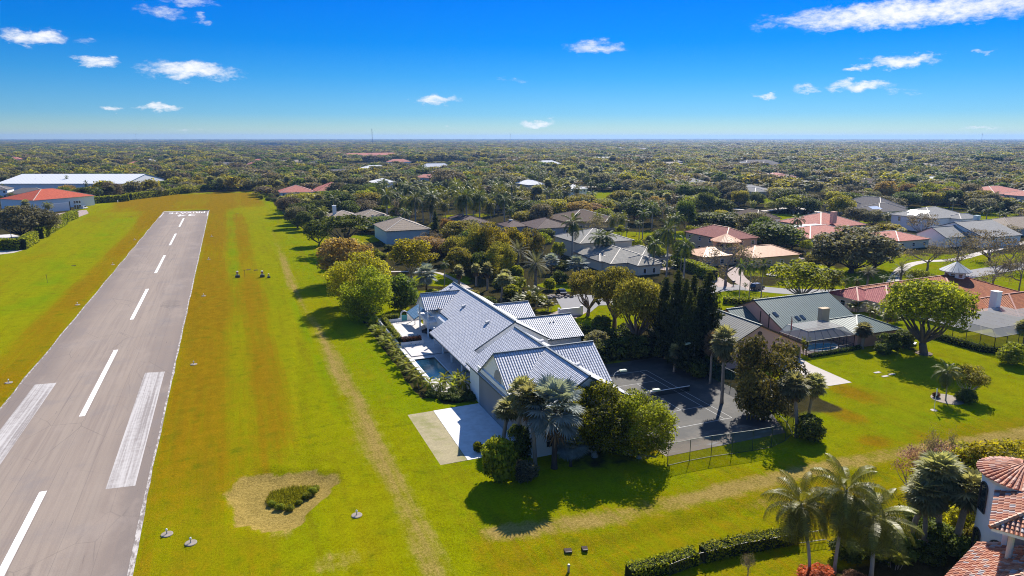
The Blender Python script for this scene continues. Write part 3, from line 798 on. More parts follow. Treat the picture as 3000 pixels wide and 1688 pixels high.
def chimney(T, x, y, z0, z1, w, d, mat, roof):
    c = part(T, 'chimney', lambda b: (b.box(x - w / 2, x + w / 2, y - d / 2, y + d / 2, z0, z1), b.box(x - w / 2 - .08, x + w / 2 + .08, y - d / 2 - .08, y + d / 2 + .08, z1, z1 + .15)), mat, roof)
    return c
def roof_of(T): return [c for c in T.children if c.name.startswith('roof')][0]

# ================================================================ MAIN HOUSE (runway lot)
HX, HY = 43.0, 110.0
T = thing('hangar_house', 'long white house with slate-blue tile roofs and grey hangar door beside the runway grass', 'house', (HX, HY, 0)); T['_c'] = (HX, HY)
HOUSES.append(('the slate-roofed house', 44, 118, 30)); FOOT += [(28, 54, 75, 160), (50, 65, 113, 142)]
def walls(b):
    body(b, 34.75, 51.25, 77.66, 103.3, 5.45, 10.40, 'y')
    body(b, 34.70, 51.1, 84.4, 98.4, 5.35, 10.42, 'x')
    vs = [(38.6, -.2), (53.0, -.2), (53.0, 5.35), (46.1, 9.25), (38.6, 5.0)]
    b.add([(x, 111.3, z) for x, z in vs] + [(x, 147.7, z) for x, z in vs], [(0, 1, 2, 3, 4), (9, 8, 7, 6, 5)] + [(i, 5 + i, 5 + (i + 1) % 5, (i + 1) % 5) for i in range(5)])
    body(b, 50.5, 58.6, 130.0, 138.8, 3.9, 6.65, 'x')
    body(b, 50.5, 62.3, 115.8, 126.8, 3.9, 6.65, 'x')
    b.box(38.0, 46, 103.2, 111.4, -.2, 3.6)
    b.add([(36.62, 137.9, 6.1), (36.62, 144.5, 6.1), (36.62, 141.2, 8.85), (36.85, 137.9, 6.1), (36.85, 144.5, 6.1), (36.85, 141.2, 8.85)], [(0, 2, 1), (3, 4, 5), (0, 1, 4, 3), (1, 2, 5, 4), (2, 0, 3, 5)])
part(T, 'wall', walls, ['white_paint'])
part(T, 'porch_wall', lambda b: b.box(38.45, 38.62, 104, 130, 0, 3.4), ['porch_wall'])
def roofs(b):
    rf_gable(b, 34.3, 51.9, 77.2, 103.8, 5.45, 10.75, 'y', .28)
    rf_gable(b, 34.42, 51.4, 83.9, 98.9, 5.25, 10.72, 'x', .28)
    S = lambda x: 9.6 - .57 * (46.1 - x)
    pl = [(46.1, 148.2), (46.1, 110.8), (38.1, 110.8), (38.1, 103.0), (35.25, 103.0), (35.25, 130.5), (39.45, 130.5), (39.45, 148.2)]
    vs = [(x, y, S(x)) for x, y in pl]
    vs += [(53.6, 110.8, 9.6 - .57 * 7.5), (53.6, 148.2, 9.6 - .57 * 7.5)]
    # split the L shaped slope into quads that share its edges
    b.slab([vs[0], (46.1, 130.5, 9.6), (39.45, 130.5, S(39.45)), vs[7], vs[1], (39.45, 110.8, S(39.45)), (35.25, 130.5, S(35.25)), (35.25, 110.8, S(35.25)), vs[2], vs[3], vs[4], vs[8], vs[9], (53.6, 130.5, vs[8][2])],
           [(3, 2, 1, 0), (2, 5, 4, 1), (6, 7, 8, 5, 2), (7, 10, 9, 8), (1, 4, 11, 13), (0, 1, 13, 12)], .26)
    b.bar((46.1, 110.8, 9.64), (46.1, 148.2, 9.64), .34, .18, 3)
    rf_gable(b, 36.3, 45.3, 137.5, 144.9, 6.25, 9.2, 'x', .24)
    rf_gable(b, 50.0, 59.0, 129.4, 139.4, 4.0, 7.0, 'x', .24)
    rf_gable(b, 50.0, 62.75, 115.1, 127.5, 3.9, 7.0, 'x', .24)
RF = part(T, 'roof', roofs, ['roof_slate_tile', 'fascia_slate', 'soffit', 'fascia_slate'])
# ventilators on the slopes
def vent(b, x, y, z): b.add([(x - .35, y - .35, z), (x + .45, y - .35, z + .3), (x + .45, y + .35, z + .3), (x - .35, y + .35, z), (x - .3, y - .35, z + .38), (x + .4, y - .3, z + .55), (x + .4, y + .3, z + .55), (x - .3, y + .35, z + .38)],
                             [(0, 3, 2, 1), (4, 5, 6, 7), (0, 1, 5, 4), (1, 2, 6, 5), (2, 3, 7, 6), (3, 0, 4, 7)])
for vx, vy in [(43.9, 145.2), (44.8, 146.2), (43.0, 131.5), (43.1, 117.5), (44.9, 97.0), (45.0, 84.5)]:
    vz = (9.6 - .57 * (46.1 - vx)) if vy > 104 else 10.75 - .6 * abs(vx - 43.1)
    part(T, 'roof_vent', lambda b: vent(b, vx, vy, vz - .05), ['soffit'], RF)
for px, py in [(1612, 950), (1622, 949), (1560, 950)]:
    x, y, z = at(px, py, 5.7)
    part(T, 'roof_pipe', lambda b: b.tube([(x, y, 5.0), (x, y, 5.0 + 1.25)], .12), ['dark_metal'], RF)
part(T, 'hangar_door', lambda b: b.box(34.58, 34.69, 79.2, 98.3, .06, 5.85), ['hangar_door'])
part(T, 'beam', lambda b: (b.box(34.5, 34.70, 79.0, 98.6, 5.87, 6.55), b.box(34.42, 34.5, 79.0, 98.6, 6.35, 6.6)), ['white_paint'])
rw = [(1.5 * math.cos(a), 1.75 * math.sin(a)) for a in np.linspace(0, math.pi, 18)]
part(T, 'arched_window', lambda b: b.add([(34.66, 90.2 + a, 6.7 + z) for a, z in rw] + [(34.72, 90.2 + a, 6.7 + z) for a, z in rw], [tuple(range(18)), ] + [(i, 18 + i, 18 + i + 1, i + 1) for i in range(17)]), ['porch_wall'])
part(T, 'gable_panel', lambda b: b.add([(40.9, 77.6, 8.2), (42.7, 77.6, 8.2), (42.7, 77.6, 9.4), (41.8, 77.6, 9.9), (40.9, 77.6, 9.4)], [(0, 1, 2, 3, 4)]), ['soffit'])
for x, z in [(37.4, 2.1), (41.5, 2.1), (45.6, 2.1)]: window(T, x - HX, 77.64 - HY, z, 0, 1.0, 1.7, frame='white_paint')
for x in (36.9, 39.4): window(T, 38.44 - HX, (114 + (x - 36.9) * 4) - HY, 1.4, -math.pi / 2, 2.2, 2.3, frame='bronze_frame')
for y in (131.8, 125.6, 120.0, 113.6, 107.5, 103.6):
    part(T, 'column', lambda b: b.box(36.55, 36.85, y - .15, y + .15, .1, 4.0), ['white_paint'])
for y, x in ((136.7, 36.55), (143.4, 36.55)):
    part(T, 'column', lambda b: b.box(x, x + .28, y - .14, y + .14, .1, 6.3), ['white_paint'])
for y in (148.8, 151.6): part(T, 'column', lambda b: b.box(36.8, 37.0, y - .1, y + .1, .1, 2.9), ['white_paint'])
part(T, 'balcony', lambda b: (b.box(36.5, 39.5, 136.4, 144.6, 3.75, 4.1), b.box(36.5, 36.62, 136.4, 144.6, 4.1, 4.35)), ['white_paint'])
part(T, 'balcony_wall', lambda b: b.box(39.3, 39.5, 136.5, 144.6, 4.1, 6.6), ['porch_wall'])
part(T, 'railing', lambda b: (b.box(36.5, 36.56, 136.5, 144.5, 5.05, 5.1), b.box(36.5, 39.5, 136.4, 136.46, 5.05, 5.1), [b.bar((36.53, 136.5 + k * .5, 4.3), (36.53, 136.5 + k * .5, 5.05), .03) for k in range(17)]), ['white_paint'])
part(T, 'awning', lambda b: b.slab([(35.8, 145.1, 2.55), (39.3, 145.1, 4.6), (39.3, 152.2, 4.6), (35.8, 152.2, 2.55)], [(3, 0, 1, 2)], .2), ['roof_blue_tile', 'fascia_slate', 'soffit'])

# terrace, pool, planters
TD = thing('pool_terrace', 'raised white paved terrace with low retaining wall along the slate-roofed house', 'terrace', (34, 130, 0)); TD['_c'] = (34, 130)
def deck(b):
    z0, z1 = -.25, .14
    b.box(29.7, 30.4, 103.8, 157, z0, z1); b.box(34.5, 38.6, 103.8, 157, z0, z1)
    b.box(30.4, 34.5, 103.8, 112.2, z0, z1); b.box(30.4, 34.5, 124.3, 126.0, z0, z1); b.box(30.4, 34.5, 126.0, 157, z0, z1 + .16)
    b.box(34.5, 38.6, 126.0, 157, z1, z1 + .161)
part(TD, 'paving', deck, ['pavers_white'])
part(TD, 'retaining_wall', lambda b: (b.box(29.38, 29.7, 134, 157, -.2, .95), b.box(29.45, 29.7, 103.8, 134, -.2, .3)), ['planter_white'])
tag(MB((0, 0, 0)).box(30.0, 34.8, 133.3, 133.55, .1, 1.05).box(34.6, 34.8, 133.56, 134.4, .1, 1.05).build('planter_wall', 'planter_white'), 'white planter wall in front of the reddish clipped hedge on the terrace', 'planter wall')
tag(MB((0, 0, 0)).box(30.9, 34.6, 152.6, 152.85, .1, 1.0).box(36.2, 40, 153.0, 153.25, .1, 1.6).build('planter_wall', 'planter_white'), 'low white garden wall beside the arched gate at the terrace end', 'garden wall')
PL = thing('swimming_pool', 'dark teal rectangular swimming pool in the white terrace of the slate-roofed house', 'pool', (32.4, 118, 0)); PL['_c'] = (32.4, 118)
plain('pool_tile', (.34, .74, .74), .5, .4, var=.15)
plain('pool_aqua', (.20, .70, .82), .5, .4, var=.08)
def basin(b, x0=30.4, x1=34.5, y0=112.2, y1=124.3, zb=-1.6):
    b.add([(x0, y0, zb), (x1, y0, zb), (x1, y1, zb), (x0, y1, zb), (x0, y0, .12), (x1, y0, .12), (x1, y1, .12), (x0, y1, .12)],
          [(0, 1, 2, 3), (0, 4, 5, 1), (1, 5, 6, 2), (2, 6, 7, 3), (3, 7, 4, 0)])
part(PL, 'basin', basin, ['pool_tile'])
part(PL, 'steps', lambda b: [b.box(30.45, 33.2, 124.25 - .4 * (k + 1), 124.25 - .4 * k, -1.5, -.12 - .22 * k) for k in range(4)], ['pool_tile'])
part(PL, 'coping', lambda b: (b.box(30.2, 30.4, 112, 124.5, .14, .19), b.box(34.5, 34.7, 112, 124.5, .14, .19), b.box(30.4, 34.5, 124.3, 124.5, .14, .19), b.box(30.4, 34.5, 112.0, 112.2, .14, .19)), ['planter_white'])
def water(name, tint):
    m, t, o = newmat(name)
    P = geo_pos(t); bn = t.new('ShaderNodeBump'); bn.inputs['Strength'].default_value = .25; bn.inputs['Distance'].default_value = .05
    t.put(bn.inputs['Height'], t.noise(P, 2.2, 3))
    tr = t.new('ShaderNodeBsdfTransparent'); t.put(tr.inputs[0], tint)
    gl = t.new('ShaderNodeBsdfGlossy'); gl.inputs['Roughness'].default_value = .06; t.l.new(bn.outputs[0], gl.inputs['Normal'])
    fr = t.new('ShaderNodeFresnel'); fr.inputs[0].default_value = 1.33; t.l.new(bn.outputs[0], fr.inputs['Normal'])
    mx = t.new('ShaderNodeMixShader'); t.l.new(fr.outputs[0], mx.inputs[0]); t.l.new(tr.outputs[0], mx.inputs[1]); t.l.new(gl.outputs[0], mx.inputs[2]); t.l.new(mx.outputs[0], o.inputs[0])
water('pool_water', (.74, .96, .96)); water('pool_water_bright', (.55, .9, .95))
part(PL, 'water', lambda b: b.add([(30.42, 112.22, .02), (34.48, 112.22, .02), (34.48, 124.28, .02), (30.42, 124.28, .02)], [(0, 1, 2, 3)]), ['pool_water'])
G = thing('garden_gate', 'white arched garden gate with a teal door at the terrace end', 'gate', (35.4, 153, 0)); G['_c'] = (35.4, 153)
part(G, 'arch', lambda b: [b.tube([(35.4 - .75, 153 + dy, .1), (35.4 - .75, 153 + dy, 1.9)] + [(35.4 - .75 * math.cos(a), 153 + dy, 1.9 + .75 * math.sin(a)) for a in np.linspace(.2, math.pi - .2, 9)] + [(35.4 + .75, 153 + dy, 1.9), (35.4 + .75, 153 + dy, .1)], .06) for dy in (-.3, .3)], ['white_paint'])
part(G, 'door', lambda b: b.box(34.72, 36.08, 152.97, 153.03, .15, 1.6), ['teal_door'])
def sofa(x, y, rz, label):
    S_ = thing('garden_sofa', label, 'sofa', (x, y, .3), rz, 'dark seats under the balcony')
    MB().box(-1, 1, -.42, .42, .12, .45).build('seat', 'furniture', S_)
    MB().box(-1, 1, .42, .6, .12, .9).build('backrest', 'furniture', S_)
    for s in (-1, 1): MB().box(s * 1.1 - .1, s * 1.1 + .1, -.42, .6, .0, .65).build('armrest', 'furniture', S_)
sofa(37.4, 140.6, -1.2, 'dark outdoor sofa under the balcony, nearer the slender posts'); sofa(37.6, 136.9, -1.6, 'dark outdoor sofa half hidden by the porch eave')

# ================================================================ HANGAR at the far side of the runway (red roof)
T = house('aircraft_hangar', 'white aircraft hangar with a red hip roof and wide white door across the runway', [(0, 39, 0, 32, 6.1, 11.3, 'x', 'h')], 'white_paint', 'roof_red', 'fascia_cream', 'fascia_cream', win=None, cat='hangar', short='the red-roofed hangar', loc=(-110, 454.5, 0), rz=R(45))
T['_c'] = (19.5, 16)
for ch in T.children: ch.location = (19.5, 16, 0)
T['_c'] = (0, 0); HOUSES[-1] = ('the red-roofed hangar', -104, 476, 22); FOOT[-1] = (-135, -80, 450, 506)
part(T, 'hangar_door', lambda b: b.box(13, 30, .35, .58, 0, 4.7), ['hangar_panel'])
part(T, 'door_post', lambda b: b.box(30.2, 30.6, .3, .58, 0, 5.3), ['dark_metal'])
for k in range(3):
    window(T, 33.6 + k * 1.55, .57, 4.4, 0, 1.2, 1.4, sub=True)
    window(T, 33.6 + k * 1.55, .57, 1.5, 0, 1.3, 2.3, sub=True)

# ================================================================ NEIGHBOURS
T = house('pink_house', 'pink stucco house with green standing-seam metal roofs and a screened pool', [
    (104.0, 125.5, 104.6, 124.0, 3.0, 7.6, 'x', 'g'),
    (79.0, 101.6, 96.6, 117.0, 2.8, 7.9, 'y', 'g', 'roof_green_metal_lit'),
    (116.0, 128.5, 97.0, 108.5, 2.95, 5.2, 'x', 'h'),
    (99.0, 106.5, 112, 122, 2.9, 5.4, 'x', 'g')], 'pink_wall', 'roof_green_metal', 'fascia_brown', 'roof_green_metal', win=None, short='the pink house')
T['_c'] = (T['_c'][0], T['_c'][1]); RF = roof_of(T)
part(T, 'garage_opening', lambda b: b.box(95.6, 100.6, 96.85, 96.93, 0, 2.35), ['glass_dark'])
part(T, 'gable_vent', lambda b: b.tube([(90.3, 96.8, 6.1), (90.3, 96.95, 6.1)], .5, 18), ['fascia_brown'])
chimney(T, 115.4, 105.6, 2.5, 6.6, 2.0, 1.2, 'beige_wall', RF)
for x, y in ((110.3, 107.6), (111.8, 107.7), (105.8, 109.4)):
    z = 3.0 + 4.6 / 9.7 * (y - 104.6)
    part(T, 'skylight', lambda b: b.slab([(x - .4, y - .6, z - .12), (x + .4, y - .6, z - .12), (x + .4, y + .6, z + .45), (x - .4, y + .6, z + .45)], [(0, 1, 2, 3)], .2), ['glass_dark', 'galv', 'galv'], RF)
for k in range(2): part(T, 'gable_strip', lambda b: b.box(104.28, 104.36, 109.5 + k * 2.6, 109.75 + k * 2.6, 2.5, 5.6), ['fascia_brown'])

def cage(label, x0, x1, y0, y1, ze, zt, ins, nx_, ny_, top='cage_screen_top', sides='cage_screen'):
    C_ = thing('pool_cage', label, 'pool cage', ((x0 + x1) / 2, (y0 + y1) / 2, 0)); C_['_c'] = ((x0 + x1) / 2, (y0 + y1) / 2)
    bars = []
    i0, i1, j0, j1 = x0 + ins, x1 - ins, y0 + ins, y1 - ins * .2
    def fr(b):
        for k in range(nx_ + 1):
            x = x0 + (x1 - x0) * k / nx_; xi = i0 + (i1 - i0) * k / nx_
            b.bar((x, y0, 0), (x, y0, ze), .09); b.bar((x, y0, ze), (xi, j0, zt), .07); b.bar((xi, j0, zt), (xi, j1, zt), .07)
        for k in range(ny_ + 1):
            y = y0 + (y1 - y0) * k / ny_; yi = j0 + (j1 - j0) * k / ny_
            b.bar((x0, y, 0), (x0, y, ze), .09); b.bar((x1, y, 0), (x1, y, ze), .09)
            b.bar((x0, y, ze), (i0, yi, zt), .07); b.bar((x1, y, ze), (i1, yi, zt), .07)
        for p, q_ in (((x0, y0), (x1, y0)), ((x0, y0), (x0, y1)), ((x1, y0), (x1, y1))):
            for z in (.06, 1.0, ze): b.bar((*p, z), (*q_, z), .08)
        for p, q_ in (((i0, j0), (i1, j0)), ((i0, j0), (i0, j1)), ((i1, j0), (i1, j1))): b.bar((*p, zt), (*q_, zt), .08)
    part(C_, 'frame', fr, ['bronze_frame'])
    e = .02
    part(C_, 'screen', lambda b: b.add([(x0, y0, 0), (x1, y0, 0), (x1, y0, ze), (x0, y0, ze), (x0, y1, 0), (x0, y1, ze), (x1, y1, 0), (x1, y1, ze)], [(0, 1, 2, 3), (4, 0, 3, 5), (1, 6, 7, 2)]), [sides])
    part(C_, 'roof_screen', lambda b: b.add([(x0, y0, ze + e), (x1, y0, ze + e), (i1, j0, zt + e), (i0, j0, zt + e), (x0, y1, ze + e), (x1, y1, ze + e), (i1, j1, zt + e), (i0, j1, zt + e)], [(0, 1, 2, 3), (4, 0, 3, 7), (1, 5, 6, 2), (3, 2, 6, 7)]), [top])
    return C_
cage('grey screened pool cage with sloping panels over a bright blue pool', 103.2, 115.8, 97.6, 105.2, 2.9, 4.4, 1.6, 6, 3)
PL2 = thing('swimming_pool', 'bright turquoise pool under the grey screen cage of the pink house', 'pool', (110, 101, 0)); PL2['_c'] = (110, 101)
sheet('pool_paving', [(103.3, 97.7), (117, 97.7), (117, 104.5), (103.3, 104.5)], .03, 'pavers_pink')
pp = [(110.2 + 4.3 * math.cos(a) * (1 + .12 * math.sin(2 * a)), 100.7 + 2.3 * math.sin(a)) for a in np.linspace(0, 2 * math.pi, 28)[:-1]]
part(PL2, 'basin', lambda b: b.add([(x, y, .035) for x, y in pp], [tuple(range(27))]), ['pool_aqua'])
part(PL2, 'water', lambda b: b.add([(x, y, .06) for x, y in pp], [tuple(range(27))]), ['pool_water_bright'])
part(PL2, 'coping', lambda b: [b.bar((*p, .07), (*q_, .07), .28, .08) for p, q_ in zip(pp, pp[1:] + pp[:1])], ['planter_white'])

T = house('cupola_house', 'sprawling cream house with terracotta and crimson tile roofs and a silver cupola', [
    (143.0, 158.0, 112.0, 126.5, 3.2, 6.0, 'x', 'h', 'roof_magenta'),
    (150.0, 184.0, 99.6, 130.0, 3.25, 8.4, 'x', 'h', 'roof_terracotta'),
    (160.0, 205.0, 93.0, 108.0, 3.3, 6.4, 'x', 'h', 'roof_terracotta'),
    (140.5, 150.0, 118.5, 128.5, 3.1, 5.2, 'x', 'h', 'roof_magenta')], 'cream_wall', 'roof_terracotta', 'fascia_cream', 'fascia_red', short='the cupola house')
RF = roof_of(T)
cx_, cy_2 = 168.6, 114.6
cup = part(T, 'cupola', lambda b: b.lathe([(2.3, 6.3), (2.3, 9.4)], (cx_, cy_2, 0), 8), ['white_paint'])
part(T, 'cupola_roof', lambda b: b.lathe([(3.6, 9.25), (3.6, 9.4), (.12, 11.6), (.02, 11.8)], (cx_, cy_2, 0), 24), ['roof_galv'], cup)
for k in range(8):
    a = math.pi / 8 + k * math.pi / 4; r_ = 2.3 * math.cos(math.pi / 8) + .03
    w_ = window(cup, cx_ + r_ * math.cos(a) - T['_c'][0], cy_2 + r_ * math.sin(a) - T['_c'][1], 8.35, a + math.pi / 2, .95, .85, sub=False)
chimney(T, 160.6, 99.0, 3, 7.8, 1.6, 1.6, 'white_paint', RF)
cage('large flat-topped grey screen cage beside the cupola house', 139.0, 172, 84.5, 99.0, 3.3, 4.3, 2.2, 9, 5, 'cage_screen_top', 'cage_screen')

T = house('copper_roofed_house', 'tan villa with a crimson hip roof and a copper pagoda roof', [
    (162.5, 178.0, 195.0, 219.5, 6.5, 9.7, 'y', 'h', 'roof_crimson'),
    (143.5, 160.0, 182.5, 196.0, 3.5, 5.6, 'x', 'h', 'roof_copper'),
    (157.0, 178.0, 174.6, 188.5, 3.55, 6.3, 'x', 'h', 'roof_copper')], 'beige_wall', 'roof_crimson', 'fascia_brown', 'roof_copper', short='the copper-roofed villa')
tw = part(T, 'tower', lambda b: b.lathe([(4.2, 0), (4.2, 7.1)], (159.4, 191, 0), 8), ['beige_wall'])
part(T, 'tower_roof', lambda b: b.lathe([(5.4, 6.9), (5.4, 7.1), (2.2, 8.5), (.03, 9.5)], (159.4, 191, 0), 12), ['roof_copper'], tw)
for k in (4, 5, 6):
    a = math.pi / 8 + k * math.pi / 4; r_ = 4.2 * math.cos(math.pi / 8) + .03
    window(tw, 159.4 + r_ * math.cos(a) - T['_c'][0], 191 + r_ * math.sin(a) - T['_c'][1], 5.9, a + math.pi / 2, 1.9, 1.1, 'bronze_frame', sub=False)

T = house('teal_walled_house', 'two-storey pale aqua house with a taupe tile hip roof', [(56.2, 75.2, 270.8, 296.5, 5.6, 9.2, 'y', 'h')], 'aqua_wall', 'roof_taupe', 'fascia_slate', 'fascia_cream', win=[(62.5, 271.38, 1.3, 0, 1.2, 1.2)], short='the aqua-walled house')
T = house('taupe_house', 'low house with a many-hipped taupe roof and a white chimney', [(55.5, 74.0, 332.0, 356.0, 3.5, 6.9, 'y', 'h'), (43.5, 60.0, 342.0, 362.0, 3.4, 6.4, 'x', 'h'), (60, 67, 328.5, 340, 3.3, 5.2, 'y', 'h')], 'aqua_wall', 'roof_taupe', 'fascia_cream', 'fascia_cream', short='the taupe-roofed house')
chimney(T, 47.5, 350, 3, 9.0, 1.8, 1.4, 'white_paint', roof_of(T))
T = house('red_tiled_house', 'small white house with a pink-red hip roof at the lawn edge', [(33.5, 58.5, 527.5, 552, 3.0, 7.6, 'x', 'h')], 'white_paint', 'roof_coral', 'fascia_cream', 'fascia_cream', short='the pink-red roof by the lawn')
T = house('red_tiled_house', 'wider house with a mottled red hip roof and tan walls', [(58.5, 85.5, 524.0, 552, 3.4, 9.3, 'x', 'h')], 'beige_wall', 'roof_coral', 'fascia_red', 'fascia_red', short='the mottled red roof')
T = house('umber_house', 'house with dark brown ribbed roof behind the yellow trees', [(96.0, 113.0, 298.5, 320.0, 3.4, 6.0, 'x', 'h'), (100, 110, 312, 328, 3.3, 5.4, 'y', 'h')], 'cream_wall', 'roof_umber', 'fascia_brown', 'roof_umber', short='the dark brown roof')
T = house('umber_house', 'grey-walled house with a peaked dark brown roof and skylight', [(121.5, 140.0, 269.0, 290.0, 3.6, 6.9, 'y', 'h'), (112.5, 124.0, 280.0, 294.0, 3.4, 5.6, 'x', 'h')], 'grey_wall', 'roof_umber', 'fascia_brown', 'roof_umber', short='the peaked brown roof')
x, y, z = at(1497, 646, 5.4); part(T, 'skylight', lambda b: b.box(x - .9, x + .9, y - .7, y + .7, 5.3, 5.7), ['soffit'], roof_of(T))
T = house('cream_tiled_house', 'cream house with layered grey-tan tile roofs below tall royal palms', [
    (111.8, 134.0, 210.0, 231.5, 6.0, 9.6, 'y', 'h'), (109.5, 127.5, 184.8, 212.0, 3.2, 6.4, 'y', 'h'), (115.6, 125.0, 178.6, 190.0, 3.25, 5.3, 'y', 'h'), (124, 137, 190, 208, 3.2, 5.6, 'y', 'h'), (108.6, 114, 190, 200, 3.2, 4.8, 'x', 'h')],
    'cream_wall', 'roof_greytan', 'fascia_slate', 'fascia_cream', win=None, short='the grey-tan tiled house')
for x in (118.6, 122.0): window(T, x - T['_c'][0], 179.16 - T['_c'][1], 1.3, 0, 1.1, 1.7, arch=True)
for x, y in ((128, 190.5), (133, 190.5)): window(T, x - T['_c'][0], y - T['_c'][1], 1.5, 0, 1.2, 1.3)
T = house('brown_hip_house', 'low tan house with a broad brown-grey hip roof', [(143, 172, 281, 308, 4.0, 8.0, 'x', 'h'), (160, 173, 276, 290, 3.9, 6.2, 'y', 'h')], 'beige_wall', 'roof_brownshingle', 'fascia_brown', 'fascia_cream', short='the brown hip roof')
T = house('white_walled_house', 'white-walled house with a dark brown shingle pyramid roof', [(228.6, 244.0, 253.5, 276.0, 4.5, 8.0, 'y', 'h')], 'white_paint', 'roof_brownshingle', 'fascia_brown', 'fascia_brown', win=None, short='the white-walled brown-roofed house')
T = house('white_roofed_house', 'two-storey white house with a bright white hip roof and a lawn beside it', [(223.5, 238.5, 437.5, 456.0, 6.5, 8.9, 'x', 'h')], 'white_paint', 'roof_whitetile', 'white_paint', 'white_paint', short='the tall white house')
T = house('white_roofed_house', 'low house whose bright white hip roof shows above dark trees', [(226.5, 243.5, 518.0, 547.0, 4.2, 7.4, 'y', 'h')], 'cream_wall', 'roof_whitetile', 'white_paint', 'white_paint', short='the low white roof')
T = house('dormer_house', 'dark grey shingle-roofed house with two dormers', [(311.0, 325.5, 275.0, 293.0, 4.8, 9.4, 'y', 'h'), (320, 340, 262, 292, 5.0, 10.2, 'y', 'h'), (311.5, 333, 255.5, 272, 4.6, 8.2, 'x', 'h')], 'grey_wall', 'roof_greyshingle', 'fascia_cream', 'fascia_cream', short='the dormer house')
for yy in (287.5, 281.0):
    dm = part(T, 'dormer', lambda b: body(b, 311.9, 317.5, yy - 1.4, yy + 1.4, 7.2, 8.6, 'x'), ['grey_wall'], roof_of(T))
    part(T, 'dormer_roof', lambda b: rf_gable(b, 311.5, 318, yy - 1.9, yy + 1.9, 7.2, 8.9, 'x'), ['roof_greyshingle', 'fascia_cream', 'soffit', 'fascia_cream'], roof_of(T))
    window(T, 311.85 - T['_c'][0], yy - T['_c'][1], 6.5, -math.pi / 2, 1.3, 1.2, sub=False)
x, y, z = at(2560, 608, 6.6)
part(T, 'solar_panel', lambda b: b.slab([(x - 3, y - 2, z - .6), (x + 3.4, y - 2.6, z - .6), (x + 3.4, y + 1, z + .5), (x - 3, y + 1, z + .5)], [(0, 1, 2, 3)], .1), ['solar_panel', 'galv', 'galv'], roof_of(T))
T = house('solar_house', 'tall white house with grey hip roof carrying white solar panels', [(291.0, 318.5, 212.5, 233.5, 6.5, 10.4, 'x', 'h'), (304, 318, 207.5, 216, 6.3, 8.2, 'x', 'h')], 'white_paint', 'roof_paleshingle', 'fascia_cream', 'fascia_cream', win=[(291.6, 228.5, 4.8, -math.pi / 2, 1.2, 2), (291.6, 222, 4.8, -math.pi / 2, 1.2, 2), (309, 208.1, 4.6, 0, 1.2, 1.8)], short='the solar-panelled white house')
for dx, dy in ((0, 0), (2.6, 2.2), (2.8, -2.6)):
    x, y, z = 293.6 + dx, 223.5 + dy, 6.5 + (2.6 + dx) * .371 + .15
    part(T, 'solar_panel', lambda b: b.slab([(x - 1.3, y - 2.6, z - .46), (x + 1.3, y - 2.6, z + .5), (x + 1.3, y + 2.0, z + .5), (x - 1.3, y + 2.0, z - .46)], [(3, 0, 1, 2)], .08), ['solar_panel', 'galv', 'galv'], roof_of(T))
T = house('grey_gabled_house', 'pale house with two stepped grey gables facing the oak', [(257.5, 274.0, 180.5, 194.0, 4.0, 7.4, 'x', 'g'), (271.0, 294.0, 174.5, 201.0, 4.0, 8.8, 'x', 'g')], 'white_paint', 'roof_paleshingle', 'fascia_slate', 'fascia_slate', win=None, short='the grey-gabled house')
chimney(T, 288, 190, 6, 10.4, 2.2, 1.6, 'aqua_wall', roof_of(T))
house('brown_gabled_house', 'taupe-roofed house cut by the photo edge beyond the gables', [(312, 350, 190, 212, 3.5, 7.0, 'x', 'h')], 'grey_wall', 'roof_taupe', 'fascia_brown', 'fascia_brown', short='the taupe roof at the edge')
house('coral_roofed_house', 'sprawling coral-roofed villa above a long clipped hedge', [(449, 474, 296, 322, 4.0, 8.4, 'y', 'h'), (470, 510, 300, 330, 5.4, 9.6, 'x', 'h'), (478, 505, 284, 305, 5.0, 8.0, 'x', 'h')], 'cream_wall', 'roof_coral', 'fascia_cream', 'fascia_cream', short='the coral-roofed villa')
T = house('red_courtyard_house', 'red-tiled house with white flat roof strip beside the big grey oak', [(238, 266, 224, 250, 3.8, 8.6, 'x', 'h'), (208.5, 240, 201, 224, 3.6, 6.8, 'x', 'h'), (236, 254, 184, 204, 3.4, 5.8, 'y', 'h'), (222, 240, 219, 229, 4.5, 4.6, 'x', 'f', 'roof_whitetile')], 'cream_wall', 'roof_coral', 'fascia_red', 'fascia_cream', short='the red courtyard house')
chimney(T, 247, 226, 5, 10, 2.2, 1.8, 'pink_wall', roof_of(T))

# Mediterranean villa at the near corner
ANG = R(30)
TWX, TWY = 67.9, 36.7
def loc_v(px, py, z):
    x, y, _ = at(px, py, z); x -= TWX; y -= TWY; c_, s_ = math.cos(ANG), math.sin(ANG); return x * c_ + y * s_, -x * s_ + y * c_
CX_, CY_ = loc_v(2900, 1546, 9.7); DX_, DY_ = loc_v(2859, 1599, 5.2)
T = thing('turret_villa', 'white villa with barrel-tile roofs and a round turret of arched windows', 'villa', (TWX, TWY, 0), ANG); T['_c'] = (0, 0)
FOOT.append((58, 90, 20, 42)); HOUSES.append(('the turret villa', 68, 35, 9))
tu = part(T, 'turret', lambda b: b.lathe([(3.25, -.2), (3.25, 10.7)], (0, 0, 0), 40), ['white_paint'], smooth=False)
part(T, 'turret_cornice', lambda b: b.lathe([(3.3, 10.25), (3.5, 10.6), (3.56, 10.78), (3.2, 10.78)], (0, 0, 0), 40), ['white_paint'], tu)
